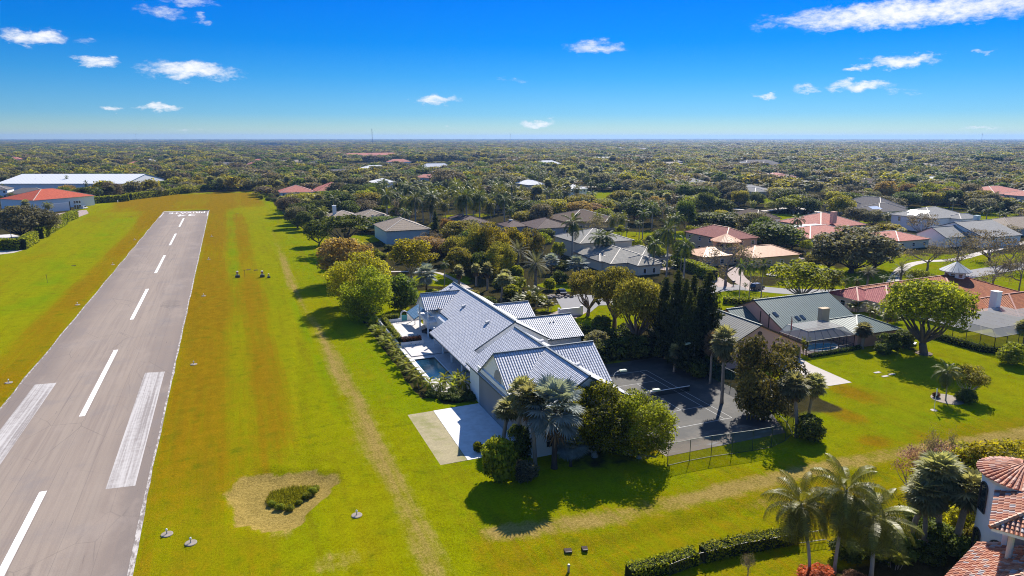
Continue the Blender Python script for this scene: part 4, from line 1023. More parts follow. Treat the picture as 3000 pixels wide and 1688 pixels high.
def cone(b):
    n = 44; vs = [(0, 0, 12.33)]; rings = 7
    for i in range(1, rings + 1):
        r_ = 3.8 * i / rings; z = 12.25 - 1.45 * (i / rings)
        vs += [(r_ * math.cos(2 * math.pi * k / n), r_ * math.sin(2 * math.pi * k / n), z) for k in range(n)]
    b.add(vs, [(0, 1 + k, 1 + (k + 1) % n) for k in range(n)])
    b.add(vs, [(1 + (i - 1) * n + k, 1 + i * n + k, 1 + i * n + (k + 1) % n, 1 + (i - 1) * n + (k + 1) % n) for i in range(1, rings) for k in range(n)])
    # half-round cover tiles in courses running from the eave to the apex
    for k in range(n):
        th = 2 * math.pi * k / n
        for i in range(8):
            if i > 4 and k % 2: continue
            if i > 6 and k % 4: continue
            r0, r1 = 3.86 - .47 * i, 3.86 - .47 * (i + 1) - .08
            z0 = 12.25 - 1.45 * r0 / 3.8 + .07; z1 = 12.25 - 1.45 * r1 / 3.8 + .05
            c_, s_ = math.cos(th), math.sin(th); w0 = min(.17, r0 * math.pi / n * .66); w1 = w0 * .8
            P_ = []
            for (rr, zz, ww) in ((r0, z0, w0), (r1, z1, w1)):
                for j in range(5):
                    a = math.pi * j / 4; P_.append((rr * c_ - ww * math.cos(a) * s_, rr * s_ + ww * math.cos(a) * c_, zz + ww * .9 * math.sin(a) - .05))
            b.add(P_, [(j, j + 1, 6 + j, 5 + j) for j in range(4)] + [(4, 3, 2, 1, 0)], (k * 7 + i * 3 + (k * i) % 5) % 4)
    b.lathe([(.35, 12.1), (.3, 12.4), (.12, 12.65), (.02, 12.75)], (0, 0, 0), 10, 1)
plain('clay_red', (.46, .15, .07), .6, .35, var=.15, nscale=3); plain('clay_orange', (.55, .22, .11), .6, .35, var=.15, nscale=3)
plain('clay_pale', (.58, .34, .24), .6, .35, var=.15, nscale=3); plain('clay_dark', (.30, .11, .07), .6, .35, var=.15, nscale=3); plain('clay_grey', (.40, .36, .35), .55, .4, var=.15, nscale=3)
CLAY = ['clay_red', 'clay_orange', 'clay_pale', 'clay_dark', 'clay_grey']
part(T, 'turret_roof', cone, CLAY, tu)
def barrel_roof(b, x0, x1, y0, y1, ze, zr, axis, ends=(1, 1), pitch=.34, course=.46):
    """hip roof laid with half-round tiles, cell by cell"""
    if axis == 'x':
        w = (y1 - y0) / 2; ym = (y0 + y1) / 2
        r0 = (x0 + w * ends[0], ym); r1 = (x1 - w * ends[1], ym)
    else:
        w = (x1 - x0) / 2; xm = (x0 + x1) / 2; r0 = (xm, y0 + w * ends[0]); r1 = (xm, y1 - w * ends[1])
    A, B, C_, D = (x0, y0), (x1, y0), (x1, y1), (x0, y1)
    polys = [(A, B, r1, r0), (C_, D, r0, r1), (D, A, r0), (B, C_, r1)] if axis == 'x' else [(B, C_, r1, r0), (D, A, r0, r1), (A, B, r0), (C_, D, r1)]
    for pl in polys:
        p0 = Vector((*pl[0], ze)); e = (Vector((*pl[1], ze)) - p0); Ln = e.length
        if Ln < .1: continue
        e.normalize(); up = Vector((*pl[2], zr)) - p0; up -= e * up.dot(e); H_ = up.length; up.normalize(); nn = e.cross(up).normalized()
        tl = (Vector((*pl[-1], zr)) - p0).dot(e); tr = (Vector((*pl[2], zr)) - p0).dot(e)
        b.add([tuple(p0), tuple(p0 + e * Ln), tuple(p0 + e * tr + up * H_)] + ([tuple(p0 + e * tl + up * H_)] if len(pl) == 4 else []), [tuple(range(len(pl)))], 3)
        k = 0
        while (k + .5) * pitch < Ln:
            u = (k + .5) * pitch
            vmax = H_
            if u < tl: vmax = min(vmax, H_ * u / max(tl, 1e-3))
            if u > tr: vmax = min(vmax, H_ * (Ln - u) / max(Ln - tr, 1e-3))
            i = 0; v_ = -.06
            while v_ < vmax - .15:
                va, vb = v_, min(v_ + course + .06, vmax)
                P_ = []
                for vv, rr, hh in ((va, pitch * .36, .075), (vb, pitch * .28, .02)):
                    for j in range(5):
                        a = math.pi * j / 4; P_.append(tuple(p0 + e * (u - rr * math.cos(a)) + up * vv + nn * (hh + rr * .85 * math.sin(a) - .03)))
                b.add(P_, [(j, j + 1, 6 + j, 5 + j) for j in range(4)] + [(0, 1, 2, 3, 4)], random.choice([0, 0, 1, 1, 1, 2, 2, 3, 4]))
                v_ += course; i += 1
            k += 1
    for p, q_ in ((A, r0), (D, r0 if axis == 'x' else r1), (B, r1 if axis == 'x' else r0), (C_, r1), (r0, r1)):
        p3 = (*p, zr if p in (r0, r1) else ze); q3 = (*q_, zr)
        d = math.dist(p3, q3)
        if d < .3: continue
        n_ = max(2, int(d / .42))
        for i in range(n_):
            a, c_ = i / n_, (i + 1) / n_
            lp = lambda s_: tuple(p3[j] + (q3[j] - p3[j]) * s_ + (.06 if j == 2 else 0) for j in range(3))
            b.tube([lp(a), lp(c_)], [.2, .16], 8, random.choice([1, 2, 2]))
part(T, 'main_wall', lambda b: (b.box(CX_ + 4.2, .6, -7.2, CY_ - 1.0, -.2, 9.6), b.box(CX_ + .6, CX_ + 4.2, -7, CY_ - 1.2, -.2, 6.2)), ['white_paint'])
part(T, 'main_roof', lambda b: barrel_roof(b, CX_, 1.2, CY_ - 9.4, CY_, 9.7, 12.0, 'x'), CLAY)
part(T, 'main_eave', lambda b: b.box(CX_ + .12, 1.1, CY_ - 9.3, CY_ - .12, 9.36, 9.68), ['white_paint'])
part(T, 'wing_wall', lambda b: b.box(DX_ - 10.5, DX_, DY_ - 9, DY_ - .7, -.2, 4.9), ['white_paint'])
part(T, 'wing_roof', lambda b: barrel_roof(b, DX_ - 11.4, DX_ + .4, DY_ - 9.8, DY_, 5.2, 7.6, 'x', (1, 0)), CLAY)
part(T, 'wing_eave', lambda b: b.box(DX_ - 11.3, DX_ + .3, DY_ - 9.7, DY_ - .1, 4.9, 5.18), ['white_paint'])
for ch in T.children:
    if ch.name.startswith('wing_'):
        th = R(-13); c_, s_ = math.cos(th), math.sin(th); ch.rotation_euler = (0, 0, th); ch.location = (DX_ - (DX_ * c_ - DY_ * s_), DY_ - (DX_ * s_ + DY_ * c_), 0)
part(T, 'loggia_column', lambda b: b.lathe([(.34, 5.4), (.34, 6.4), (.26, 6.5), (.24, 9.1), (.34, 9.25), (.34, 9.36)], (CX_ + 1.2, CY_ - 1.6, 0), 14), ['cream_wall'])
part(T, 'loggia_wall', lambda b: b.box(CX_ + 4.12, CX_ + 4.18, CY_ - 8.5, CY_ - 1.4, 6.2, 9.2), ['porch_wall'])
for zc, h_ in ((8.3, 3.0), (3.6, 2.6)):
    for a in (2.05, 2.75, 3.45, 4.1):
        window(tu, 3.26 * math.cos(a), 3.26 * math.sin(a), zc, a + math.pi / 2, 1.25, h_, 'bronze_frame', sub=False, arch=True)
# metal barn and the grey house behind the hangar
T = house('metal_barn', 'long low barn with a pale metal roof behind the red hangar', [(-163, -60, 644, 708, 6.5, 12.5, 'x', 'g')], 'hangar_panel', 'roof_barn', 'fascia_slate', 'roof_barn', win=None, cat='barn', short='the pale metal barn', inset=1.2)
T.rotation_euler = (0, 0, R(-22)); T.location = (-112, 672, 0)
FOOT[-1] = (-175, -50, 625, 725)
bx, by = at(300, 565)[:2]
house('slate_roofed_house', 'white two-storey house with charcoal roofs in front of the barn', [(-175, -146, 588, 606, 6.2, 9.4, 'x', 'h'), (-146, -120, 580, 598, 3.6, 7.0, 'x', 'h'), (-200, -170, 572, 592, 3.6, 6.4, 'x', 'h')], 'white_paint', 'roof_greyshingle', 'fascia_slate', 'fascia_cream', short='the charcoal roofs by the barn')
# far houses: pixel of the base, width, depth, eave, ridge
FARH = [
    (40, 482, 26, 20, 8, 12, 'roof_coral', 'cream_wall', 'cream villa tower with a pinkish pyramid roof among palms at the far field'),
    (110, 486, 34, 18, 4.5, 8, 'roof_taupe', 'cream_wall', 'low cream wing with tan roof beside the villa tower'),
    (1092, 464, 150, 30, 6, 11, 'roof_coral', 'cream_wall', 'very long building with an orange-pink roof far across the woodland'),
    (995, 458, 46, 22, 5, 9, 'roof_coral', 'cream_wall', 'short orange-pink roof at the end of the very long building'),
    (1105, 507, 48, 26, 4.5, 9, 'roof_whitetile', 'white_paint', 'bright white hip-roofed house alone in the middle woodland'),
    (988, 516, 50, 20, 4, 7, 'roof_greyshingle', 'white_paint', 'grey-roofed house with white walls in brown woodland'),
    (1128, 552, 26, 20, 5, 8, 'roof_whitetile', 'white_paint', 'small white house with shed dormer behind the palm grove'),
    (1258, 532, 26, 14, 4, 7, 'roof_coral', 'white_paint', 'pinkish roof end showing beside a large grey oak'),
    (858, 482, 70, 24, 4, 7, 'roof_taupe', 'cream_wall', 'cream low house near the distant palm line'),
    (776, 478, 50, 20, 4, 7, 'roof_coral', 'cream_wall', 'tan flat house at the distant palm line'),
    (895, 460, 70, 24, 4, 7, 'roof_coral', 'cream_wall', 'faint orange roof beyond the distant palm line'),
    (1745, 474, 120, 26, 5, 8, 'roof_whitetile', 'cream_wall', 'long white building with tiny roof turrets far off'),
    (1958, 492, 76, 26, 5, 8, 'roof_taupe', 'cream_wall', 'tan-roofed house with a blue-grey dormer far off'),
    (2240, 492, 84, 34, 5, 11, 'roof_greyshingle', 'grey_wall', 'dark grey many-hipped mansion in the far trees'),
    (2300, 532, 44, 30, 4, 8, 'roof_coral', 'cream_wall', 'salmon-roofed house beyond the round oaks'),
    (2372, 552, 40, 26, 5, 6, 'roof_paleshingle', 'grey_wall', 'flat pale roof on a grey house behind the lawn oaks'),
    (2210, 574, 40, 22, 4, 7.5, 'roof_paleshingle', 'cream_wall', 'pale-roofed house above the bright far lawn'),
    (2044, 548, 28, 20, 4, 7, 'roof_paleshingle', 'cream_wall', 'small pale hip roof among the grey oaks'),
    (2585, 484, 80, 30, 5, 10, 'roof_paleshingle', 'cream_wall', 'broad pale hip-roofed house in the far woods'),
    (2705, 496, 70, 26, 5, 8, 'roof_taupe', 'cream_wall', 'cream house with a small roof cupola in the far woods'),
    (2760, 544, 44, 22, 4, 7.5, 'roof_whitetile', 'white_paint', 'white-roofed house half sunk in palms'),
    (2572, 552, 36, 24, 4, 8, 'roof_brownshingle', 'cream_wall', 'brownish roof beside the rust-coloured trees'),
    (2015, 446, 110, 30, 5, 8, 'roof_taupe', 'cream_wall', 'peach block with a white roof near the horizon'),
    (1888, 444, 60, 24, 5, 9, 'roof_whitetile', 'white_paint', 'cluster of white roofs near the horizon'),
    (2395, 450, 60, 24, 5, 9, 'roof_whitetile', 'white_paint', 'two white roofs near the horizon woods'),
    (2675, 450, 60, 26, 5, 9, 'roof_paleshingle', 'white_paint', 'pale roof by the far open strip'),
    (600, 436, 90, 26, 5, 9, 'roof_whitetile', 'cream_wall', 'white roof row beyond the runway end woods'),
    (505, 436, 90, 26, 5, 9, 'roof_taupe', 'cream_wall', 'tan roof row beyond the runway end woods'),
    (235, 424, 90, 26, 6, 10, 'roof_whitetile', 'white_paint', 'far white house seen over the hangar woods'),
    (430, 428, 110, 26, 6, 10, 'roof_taupe', 'cream_wall', 'far cream row seen over the barn woods'),
    (1385, 446, 50, 22, 5, 10, 'roof_coral', 'cream_wall', 'lone salmon roof in the far centre woods'),
    (1000, 432, 60, 22, 5, 9, 'roof_whitetile', 'white_paint', 'faint white roofs behind the very long building'),
    (1330, 452, 36, 18, 4, 8, 'roof_whitetile', 'white_paint', 'small white roof left of the lone salmon roof'),
]
for (px, py, w_, d_, ze, zr, rf, wl, lb) in FARH:
    w_ *= .82
    x, y, _ = at(px, py)
    house('far_house', lb, [(x - w_ / 2, x + w_ / 2, y, y + d_, ze, zr, 'x', 'h'), (x - w_ * .2, x + w_ * .16, y - d_ * .35, y + d_ * .5, ze - .4, zr - 1.2, 'y', 'h')], wl, rf, 'fascia_cream', 'fascia_cream', sub=False, winsize=(1.6, 1.6), short='the ' + ' '.join(lb.split(' with ')[0].split(' in ')[0].split()[:5]))
# ================================================================ PLANTS: shapes
def mesh_np(name, V, F, mats, rnd=None, mi=None):
    me = bpy.data.meshes.new(name); V = np.asarray(V, np.float32); F = np.asarray(F, np.int32); k = F.shape[1]
    me.vertices.add(len(V)); me.vertices.foreach_set('co', V.ravel())
    me.loops.add(F.size); me.polygons.add(len(F))
    me.loops.foreach_set('vertex_index', F.ravel()); me.polygons.foreach_set('loop_start', (np.arange(len(F)) * k).astype(np.int32))
    if mi is not None: me.polygons.foreach_set('material_index', np.asarray(mi, np.int32))
    me.update(calc_edges=True)
    if rnd is not None:
        a = me.attributes.new('rnd', 'FLOAT', 'POINT'); a.data.foreach_set('value', np.asarray(rnd, np.float32))
    for m in (mats if isinstance(mats, (list, tuple)) else [mats]): me.materials.append(MATS[m])
    return me
def unit(v): return v / (np.linalg.norm(v, axis=-1, keepdims=True) + 1e-9)
def leaves(C, N, size, g, asp=.55, fold=0):
    """one diamond shaped leaf per centre, lying across its normal"""
    n = len(C); r = g.normal(size=(n, 3)); T_ = unit(np.cross(N, r)); B_ = np.cross(N, T_)
    s = (size * g.uniform(.65, 1.35, n))[:, None]
    V = np.stack([C - T_ * s, C + B_ * s * asp + N * s * .12, C + T_ * s, C - B_ * s * asp + N * s * .12], 1).reshape(-1, 3)
    return V, np.arange(4 * n).reshape(-1, 4)
def crown_pts(g, lobes, per, spread=.62):
    """leaf centres and normals over a set of lobes (x,y,z,r,flat)"""
    C = []; N = []; Tn = []
    for (x, y, z, r, fl) in lobes:
        k = max(6, int(per * r * r)); d = unit(g.normal(size=(k, 3))); d[:, 2] = np.where(d[:, 2] < -.6, -d[:, 2] * .6, d[:, 2]); d = unit(d)
        rr = r * (1 - spread * .5 * g.random(k) ** 2.2)[:, None]
        bump = 1 + .22 * np.sin(d[:, :1] * 7 + x) * np.sin(d[:, 1:2] * 6 + y) + .12 * np.sin(d[:, 2:3] * 9 + z)
        p = d * rr * bump * np.array([1, 1, fl]) + (x, y, z)
        nn = unit(d + .85 * g.normal(size=(k, 3)) + (0, 0, .35)); C.append(p); N.append(nn); Tn.append(np.full(k, g.uniform(.2, .8)))
    C = np.concatenate(C); N = np.concatenate(N); Tn = np.concatenate(Tn)
    return C, N, np.clip(Tn + g.normal(0, .22, len(C)), 0, 1)
def tube_np(pts, rad, n=6):
    b = MB(); b.tube(pts, rad, n); return b
def limbs(g, lobes, z0, r0, bark, name, fork=.35, wig=.4):
    b = MB(); zc = np.mean([l[2] for l in lobes]); base = Vector((0, 0, -.3)); fk = Vector((g.normal(0, .15), g.normal(0, .15), max(.6, z0 * fork + .4)))
    b.tube([base, (0, 0, .1), fk * .6, fk], [r0 * 1.35, r0 * 1.1, r0, r0 * .9], 8)
    for (x, y, z, r, fl) in lobes[:14]:
        p = Vector((x, y, z)); mid = fk.lerp(p, .5) + Vector((g.normal(0, wig), g.normal(0, wig), -.2))
        b.tube([fk, mid, p], [r0 * .55, r0 * .32, r0 * .12], 5, cap=False)
    o = b.build(name, bark, smooth=True); me = o.data; bpy.data.objects.remove(o); return me
def lobes_round(g, n, R_, z0, z1, rl, fl=.85, flat=1.0, fill=.75):
    lowcut = -1.1 if z0 < .5 else -.8 if z0 <= 1.1 else -.6
    L_ = []
    zc = (z0 + z1) / 2; hz = (z1 - z0) / 2
    for i in range(n):
        d = unit(g.normal(size=3)); 
        if d[2] < lowcut: d[2] *= -.5
        k = fill + (1 - fill) * g.random()
        r = rl * g.uniform(.55, 1.4)
        L_.append((d[0] * (R_ - r * .8) * k, d[1] * (R_ - r * .8) * k, zc + d[2] * (hz - r * .75) * k, r, fl))
    L_.sort(key=lambda l: l[2]); return L_
PROTO = {}
def proto_tree(kind, seeds, R_, z0, z1, nl, rl, per, size, bark, leaf, r0=.3, fl=.85, fill=.75, fork=.35, asp=.55, spread=.62):
    out = []
    for s in seeds:
        g = np.random.default_rng(s); L_ = lobes_round(g, nl, R_, z0, z1, rl, fl, fill=fill)
        C, N, rn = crown_pts(g, L_, per, spread); V, F = leaves(C, N, size, g, asp)
        cm = mesh_np('crown_' + kind, V, F, leaf, np.repeat(rn, 4)); tm = limbs(g, L_, z0, r0, bark, 'trunk_' + kind, fork)
        out.append((tm, cm))
    PROTO[kind] = (out, 2 * R_, z1)
# 10 m wide, 10 m high masters
proto_tree('ficus', [1, 2, 3], 5, -.4, 10, 64, 1.35, 170, .155, 'bark_pale', 'leaf_ficus', .35, .8, .7, .3)
proto_tree('broad', [4, 5, 6, 7], 5, 1.0, 10, 50, 1.45, 60, .27, 'bark', 'leaf_deep', .3, .78, .72)
proto_tree('oak', [8, 9, 10, 11], 5, 1.0, 10, 62, 1.3, 66, .24, 'bark_dark', 'leaf_grey', .32, .72, .66, .4)
proto_tree('umbrella', [12, 13], 5, 4.2, 10, 40, 1.15, 75, .25, 'bark', 'leaf_deep', .3, .6, .6, .6)
proto_tree('airy', [14, 15, 16], 5, 1.8, 10, 46, 1.2, 62, .25, 'bark_pale', 'leaf_bright', .26, .8, .62, .4)
proto_tree('wispy', [17, 18], 5, 1.2, 10, 60, 1.0, 34, .19, 'twig', 'leaf_brown', .26, .8, .55, .35)
proto_tree('shrub', [19, 20, 21], 5, -.6, 10, 34, 1.8, 40, .42, 'bark', 'leaf_deep', .15, .8, .75, .1)
proto_tree('bigleaf', [22], 5, -.4, 10, 40, 1.6, 46, .45, 'bark_pale', 'leaf_bright', .15, .8, .7, .1, .7)
proto_tree('shade', [29, 30], 5, 2.3, 10, 60, 1.35, 150, .165, 'bark', 'leaf_bright', .42, .8, .7, .42)
proto_tree('magnolia', [23], 5, -.5, 10, 50, 1.35, 130, .19, 'bark_dark', 'leaf_magnolia', .3, .9, .82, .2, .5, .4)
proto_tree('far', [24, 25, 26, 27, 28], 5, .6, 10, 16, 2.2, 8, .62, 'bark_dark', 'leaf_far', .3, .75, .72)

def bare_tree(g, depth_=5):
    b = MB(); tips = []
    def grow(p, d, ln, r, k):
        q_ = p + d * ln; mid = (p + q_) / 2 + Vector(g.normal(0, ln * .06, 3))
        b.tube([p, mid, q_], [r, r * .85, r * .68], 5 if k > 2 else 3, cap=False)
        if k == 0: tips.append((q_, d)); return
        for _ in range(3 if k > 1 else 4):
            nd = (d + Vector(g.normal(0, .55, 3)) + Vector((0, 0, .12))).normalized(); grow(q_, nd, ln * g.uniform(.62, .86), r * .6, k - 1)
    grow(Vector((0, 0, -.3)), Vector((0, 0, 1)), 2.4, .26, depth_)
    o = b.build('trunk_bare', 'twig'); me = o.data; bpy.data.objects.remove(o)
    C = np.repeat(np.array([t_[0][:] for t_ in tips]), 5, 0); C = C + g.normal(0, .42, C.shape); N = unit(g.normal(size=C.shape))
    V, F = leaves(C, N, .16, g, .28)
    co = np.zeros(len(me.vertices) * 3, np.float32); me.vertices.foreach_get('co', co); co = co.reshape(-1, 3)
    h = co[:, 2].max(); w = np.percentile(np.hypot(co[:, 0], co[:, 1]), 97)
    S = np.array([5 / w, 5 / w, 10 / h], np.float32); me.vertices.foreach_set('co', (co * S).ravel())
    return me, mesh_np('crown_bare', V * S, F, 'leaf_brown', np.repeat(g.random(len(C)), 4))
PROTO['bare'] = ([bare_tree(np.random.default_rng(s)) for s in (31, 32, 33)], 10, 10)

def conifer(g):
    C = []; N = []; b = MB(); b.tube([(0, 0, -.3), (0, 0, 5), (0, 0, 9.9)], [.16, .10, .02], 6)
    z = .7
    while z < 9.9:
        L_ = 5 * (1 - (z / 10.3)) ** .75 * g.uniform(.75, 1.1); nb = 7
        a0_ = g.uniform(0, 6)
        for i in range(nb):
            a = a0_ + 2 * math.pi * i / nb + g.normal(0, .15); l = L_ * g.uniform(.7, 1.1)
            m_ = max(4, int(l * 7)); t_ = np.linspace(.12, 1, m_)
            up = .16 * l * t_ ** 2 - .02 * l * t_
            p = np.stack([np.cos(a) * l * t_, np.sin(a) * l * t_, z + up], -1)
            for k in range(4):
                C.append(p + g.normal(0, .10 + .05 * l, p.shape) * (1, 1, .22)); N.append(unit(np.stack([0 * t_, 0 * t_, 0 * t_ + 1], -1) + .5 * g.normal(size=p.shape)))
        z += .34 * g.uniform(.8, 1.2)
    C = np.concatenate(C); N = np.concatenate(N); V, F = leaves(C, N, .30, g, .35)
    o = b.build('trunk_conifer', 'bark_dark'); me = o.data; bpy.data.objects.remove(o)
    return me, mesh_np('crown_conifer', V, F, 'leaf_pine', np.repeat(np.clip(.25 + .06 * C[:, 2] + g.normal(0, .2, len(C)), 0, 1), 4))
PROTO['conifer'] = ([conifer(np.random.default_rng(s)) for s in (41, 42, 43)], 10, 10)

def frond(g, az, el, L_, droop, nleaf, lw, ll, V, F, Rn, rnv, base, sag=.35, two=True):
    p = np.array(base, float); e = el; n = 9; ds = L_ / n; P = [p.copy()]; D = []
    for i in range(n):
        d = np.array([math.cos(az) * math.cos(e), math.sin(az) * math.cos(e), math.sin(e)]); p = p + d * ds; P.append(p.copy()); D.append(d); e -= droop / n * (.4 + 1.2 * i / n)
    P = np.array(P); side = np.array([-math.sin(az), math.cos(az), 0])
    w = .035 * L_ / 4
    for i in range(n):     # the midrib
        a, b2 = P[i], P[i + 1]; s0 = w * (1 - i / n) + .008; k = len(V)
        V += [a - side * s0, a + side * s0, b2 + side * s0 * .8, b2 - side * s0 * .8]; F.append((k, k + 1, k + 2, k + 3)); Rn += [.75] * 4
    for j in range(nleaf):
        t_ = .12 + .88 * (j + .5) / nleaf; x = t_ * n; i = min(int(x), n - 1); c = P[i] + (P[i + 1] - P[i]) * (x - i); d = D[i]
        l = ll * L_ * (math.sin(math.pi * min(.97, t_ * .86 + .12)) ** .8) * g.uniform(.85, 1.1)
        for s in (-1, 1):
            v = side * s * .92 + d * .55 + np.array([0, 0, .16 + g.normal(0, .06)]); v /= np.linalg.norm(v)
            wd = d * lw; tip = c + v * l + np.array([0, 0, -sag * l]); k = len(V); r_ = min(1, max(0, rnv + g.normal(0, .12)))
            if two:
                md = c + v * l * .5 + np.array([0, 0, .02 * l]); V += [c - wd, c + wd, md + wd * .9, md - wd * .9, tip]; Rn += [r_] * 5
                F.append((k, k + 1, k + 2, k + 3)); F.append((k + 3, k + 2, k + 4, k + 4))
            else:
                V += [c - wd, c + wd, tip + wd * .2, tip - wd * .2]; Rn += [r_] * 4; F.append((k, k + 1, k + 2, k + 3))
def trunk_palm(h, r, lean, g, bark, swell=0, shaft=0):
    b = MB(); n = 8; pts = []; rad = []
    for i in range(n + 1):
        t_ = i / n; pts.append((lean[0] * t_ ** 1.6, lean[1] * t_ ** 1.6, -.3 + (h + .3) * t_)); rad.append(r * (1.35 - .5 * min(1, t_ * 6)) * (1 + swell * math.sin(math.pi * t_)) if t_ < .12 else r * (1 + swell * math.sin(math.pi * t_)) * (1 - .22 * t_))
    b.tube(pts, rad, 9)
    o = b.build('trunk_palm', bark, smooth=True); me = o.data; bpy.data.objects.remove(o); return me
def fix_tris(F): return np.array([f if len(f) == 4 else (*f, f[-1]) for f in F])
def quads_only(V, F):
    """faces with a doubled last corner become real triangles by splitting into two lists"""
    return F
def palm(kind, g, h, r, nf, L_, el0, el1, droop, nleaf, lw, ll, leaf, bark, lean=(0, 0), sag=.35, shaft=0, dead=0, swell=0, two=True):
    V = []; F = []; Rn = []; top = np.array([lean[0], lean[1], h + shaft * .9])
    for i in range(nf):
        f = (i + .5) / nf; el = el0 + (el1 - el0) * f ** .8; az = i * 2.399963 + g.normal(0, .12)
        frond(g, az, el, L_ * g.uniform(.86, 1.08) * (.8 + .2 * min(1, f * 2.5)), droop * (.7 + .5 * f), nleaf, lw, ll, V, F, Rn, .72 - .45 * f, top - np.array([0, 0, .25 * f]), sag, two)
    me = bpy.data.meshes.new('crown_' + kind)
    me.from_pydata([tuple(v) for v in V], [], [f if f[2] != f[3] else f[:3] for f in F]); me.update()
    a = me.attributes.new('rnd', 'FLOAT', 'POINT'); a.data.foreach_set('value', np.clip(np.array(Rn, np.float32) + .0, 0, 1)); me.materials.append(MATS[leaf])
    tm = trunk_palm(h + shaft, r, lean, g, bark, swell)
    return tm, me
def fan(g, base, az, el, pet, R_, nb, V, F, Rn, rnv, cup=.25, sp=2.4, wid=.10):
    d = np.array([math.cos(az) * math.cos(el), math.sin(az) * math.cos(el), math.sin(el)]); side = np.array([-math.sin(az), math.cos(az), 0]); up = np.cross(d, side) * -1
    up = np.cross(side, d) * -1.0
    if up[2] < 0: up = -up
    c = np.array(base) + d * pet; k = len(V); w = .03
    V += [np.array(base) - side * w, np.array(base) + side * w, c + side * w, c - side * w]; F.append((k, k + 1, k + 2, k + 3)); Rn += [.8] * 4
    dd = d * .92 + np.array([0, 0, -.32]); dd /= np.linalg.norm(dd)
    for j in range(nb):
        a = -sp + 2 * sp * (j + .5) / nb; v = dd * math.cos(a) + side * math.sin(a) + up * cup * (1 - abs(a) / sp * .6); v /= np.linalg.norm(v)
        l = R_ * (1 - .28 * (abs(a) / sp) ** 2) * g.uniform(.9, 1.08); wv = np.cross(v, up); wv = wv / (np.linalg.norm(wv) + 1e-6) * wid * R_ + up * .03 * (-1) ** j
        md = c + v * l * .55; tip = c + v * l + np.array([0, 0, -.16 * l]); k = len(V); r_ = min(1, max(0, rnv + g.normal(0, .1)))
        V += [c, md - wv, tip, md + wv]; F.append((k, k + 1, k + 2, k + 3)); Rn += [r_] * 4
def fanpalm(kind, g, h, r, nf, pet, R_, el0, el1, nb, leaf, bark, skirt=0, lean=(0, 0), wid=.10, swell=0):
    V = []; F = []; Rn = []; top = np.array([lean[0], lean[1], h])
    for i in range(nf):
        f = (i + .5) / nf; fan(g, top + np.array([0, 0, .25 - .5 * f]), i * 2.399963 + g.normal(0, .15), el0 + (el1 - el0) * f + g.normal(0, .08), pet * g.uniform(.85, 1.15), R_ * g.uniform(.85, 1.1), nb, V, F, Rn, .75 - .5 * f, wid=wid)
    mi = [0] * len(F)
    for i in range(skirt):
        fan(g, top + np.array([0, 0, -.35 - .5 * g.random()]), i * 2.399963, -1.0 - .45 * g.random(), pet * .7, R_ * .8, max(8, nb // 2), V, F, Rn, .5, wid=wid)
    mi += [1] * (len(F) - len(mi))
    cm = mesh_np('crown_' + kind, V, F, [leaf, 'leaf_dead'], Rn, mi)
    return trunk_palm(h, r, lean, g, bark, swell), cm
g_ = np.random.default_rng
PROTO['royal'] = ([palm('royal', g_(51 + k), 8.6, .26, 17, 4.1, 1.25, -.75, 1.6, 30, .052, .27, 'leaf_palm', 'bark_pale', (g_(k).normal(0, .2), 0), .55, .0, 0, .12) for k in range(3)], 8.0, 11.3)
PROTO['coconut'] = ([palm('coconut', g_(61 + k), 8.2, .19, 34, 4.9, 1.35, -1.15, 1.85, 40, .036, .25, 'leaf_coco', 'bark_pale', ((.5, .2), (-.15, .3), (1.6, .4))[k], .95) for k in range(3)], 9.0, 12.0)
PROTO['queen'] = ([palm('queen', g_(71 + k), 8.6, .17, 15, 2.9, 1.3, -.8, 1.6, 22, .06, .24, 'leaf_palm', 'bark_pale', (0, 0), .6, two=False) for k in range(2)], 5.6, 11)
PROTO['date'] = ([palm('date', g_(81 + k), 6.0, .38, 58, 4.2, 1.45, -.85, .75, 24, .05, .14, 'leaf_date', 'palm_bark', (0, 0), .12, two=False) for k in range(2)], 8.4, 9.8)
PROTO['pygmy'] = ([palm('pygmy', g_(91 + k), 1.9, .10, 22, 1.75, 1.3, -.7, 1.5, 20, .045, .2, 'leaf_palm', 'palm_bark', (g_(k).normal(0, .3), 0), .35, two=False) for k in range(3)], 3.6, 3.3)
def areca(g):
    V = []; F = []; Rn = []; b = MB()
    for i in range(9):
        a = g.uniform(0, 6.28); r_ = .7 * math.sqrt(g.random()); x, y = r_ * math.cos(a), r_ * math.sin(a); h = g.uniform(.6, 1.8); b.tube([(x, y, -.2), (x * 1.5, y * 1.5, h)], .05, 5)
        for j in range(6): frond(g, g.uniform(0, 6.28), g.uniform(.5, 1.35), g.uniform(1.5, 2.3), 1.35, 16, .055, .25, V, F, Rn, g.uniform(.3, .9), (x * 1.5, y * 1.5, h), .3, False)
    me = bpy.data.meshes.new('crown_areca'); me.from_pydata([tuple(v) for v in V], [], F); me.update()
    at2 = me.attributes.new('rnd', 'FLOAT', 'POINT'); at2.data.foreach_set('value', np.clip(np.array(Rn, np.float32), 0, 1)); me.materials.append(MATS['leaf_coco'])
    o = b.build('stem_areca', 'palm_bark'); sm = o.data; bpy.data.objects.remove(o); return sm, me
PROTO['areca'] = ([areca(g_(s)) for s in (95, 96, 97)], 4.6, 3.8)
PROTO['sabal'] = ([fanpalm('sabal', g_(101 + k), 6.3, .22, 42, .85, 1.05, 1.4, -1.0, 16, 'leaf_sabal', 'palm_bark', 10, ((.1, 0), (.6, .1), (-.7, .2))[k], .085) for k in range(3)], 3.9, 7.8)
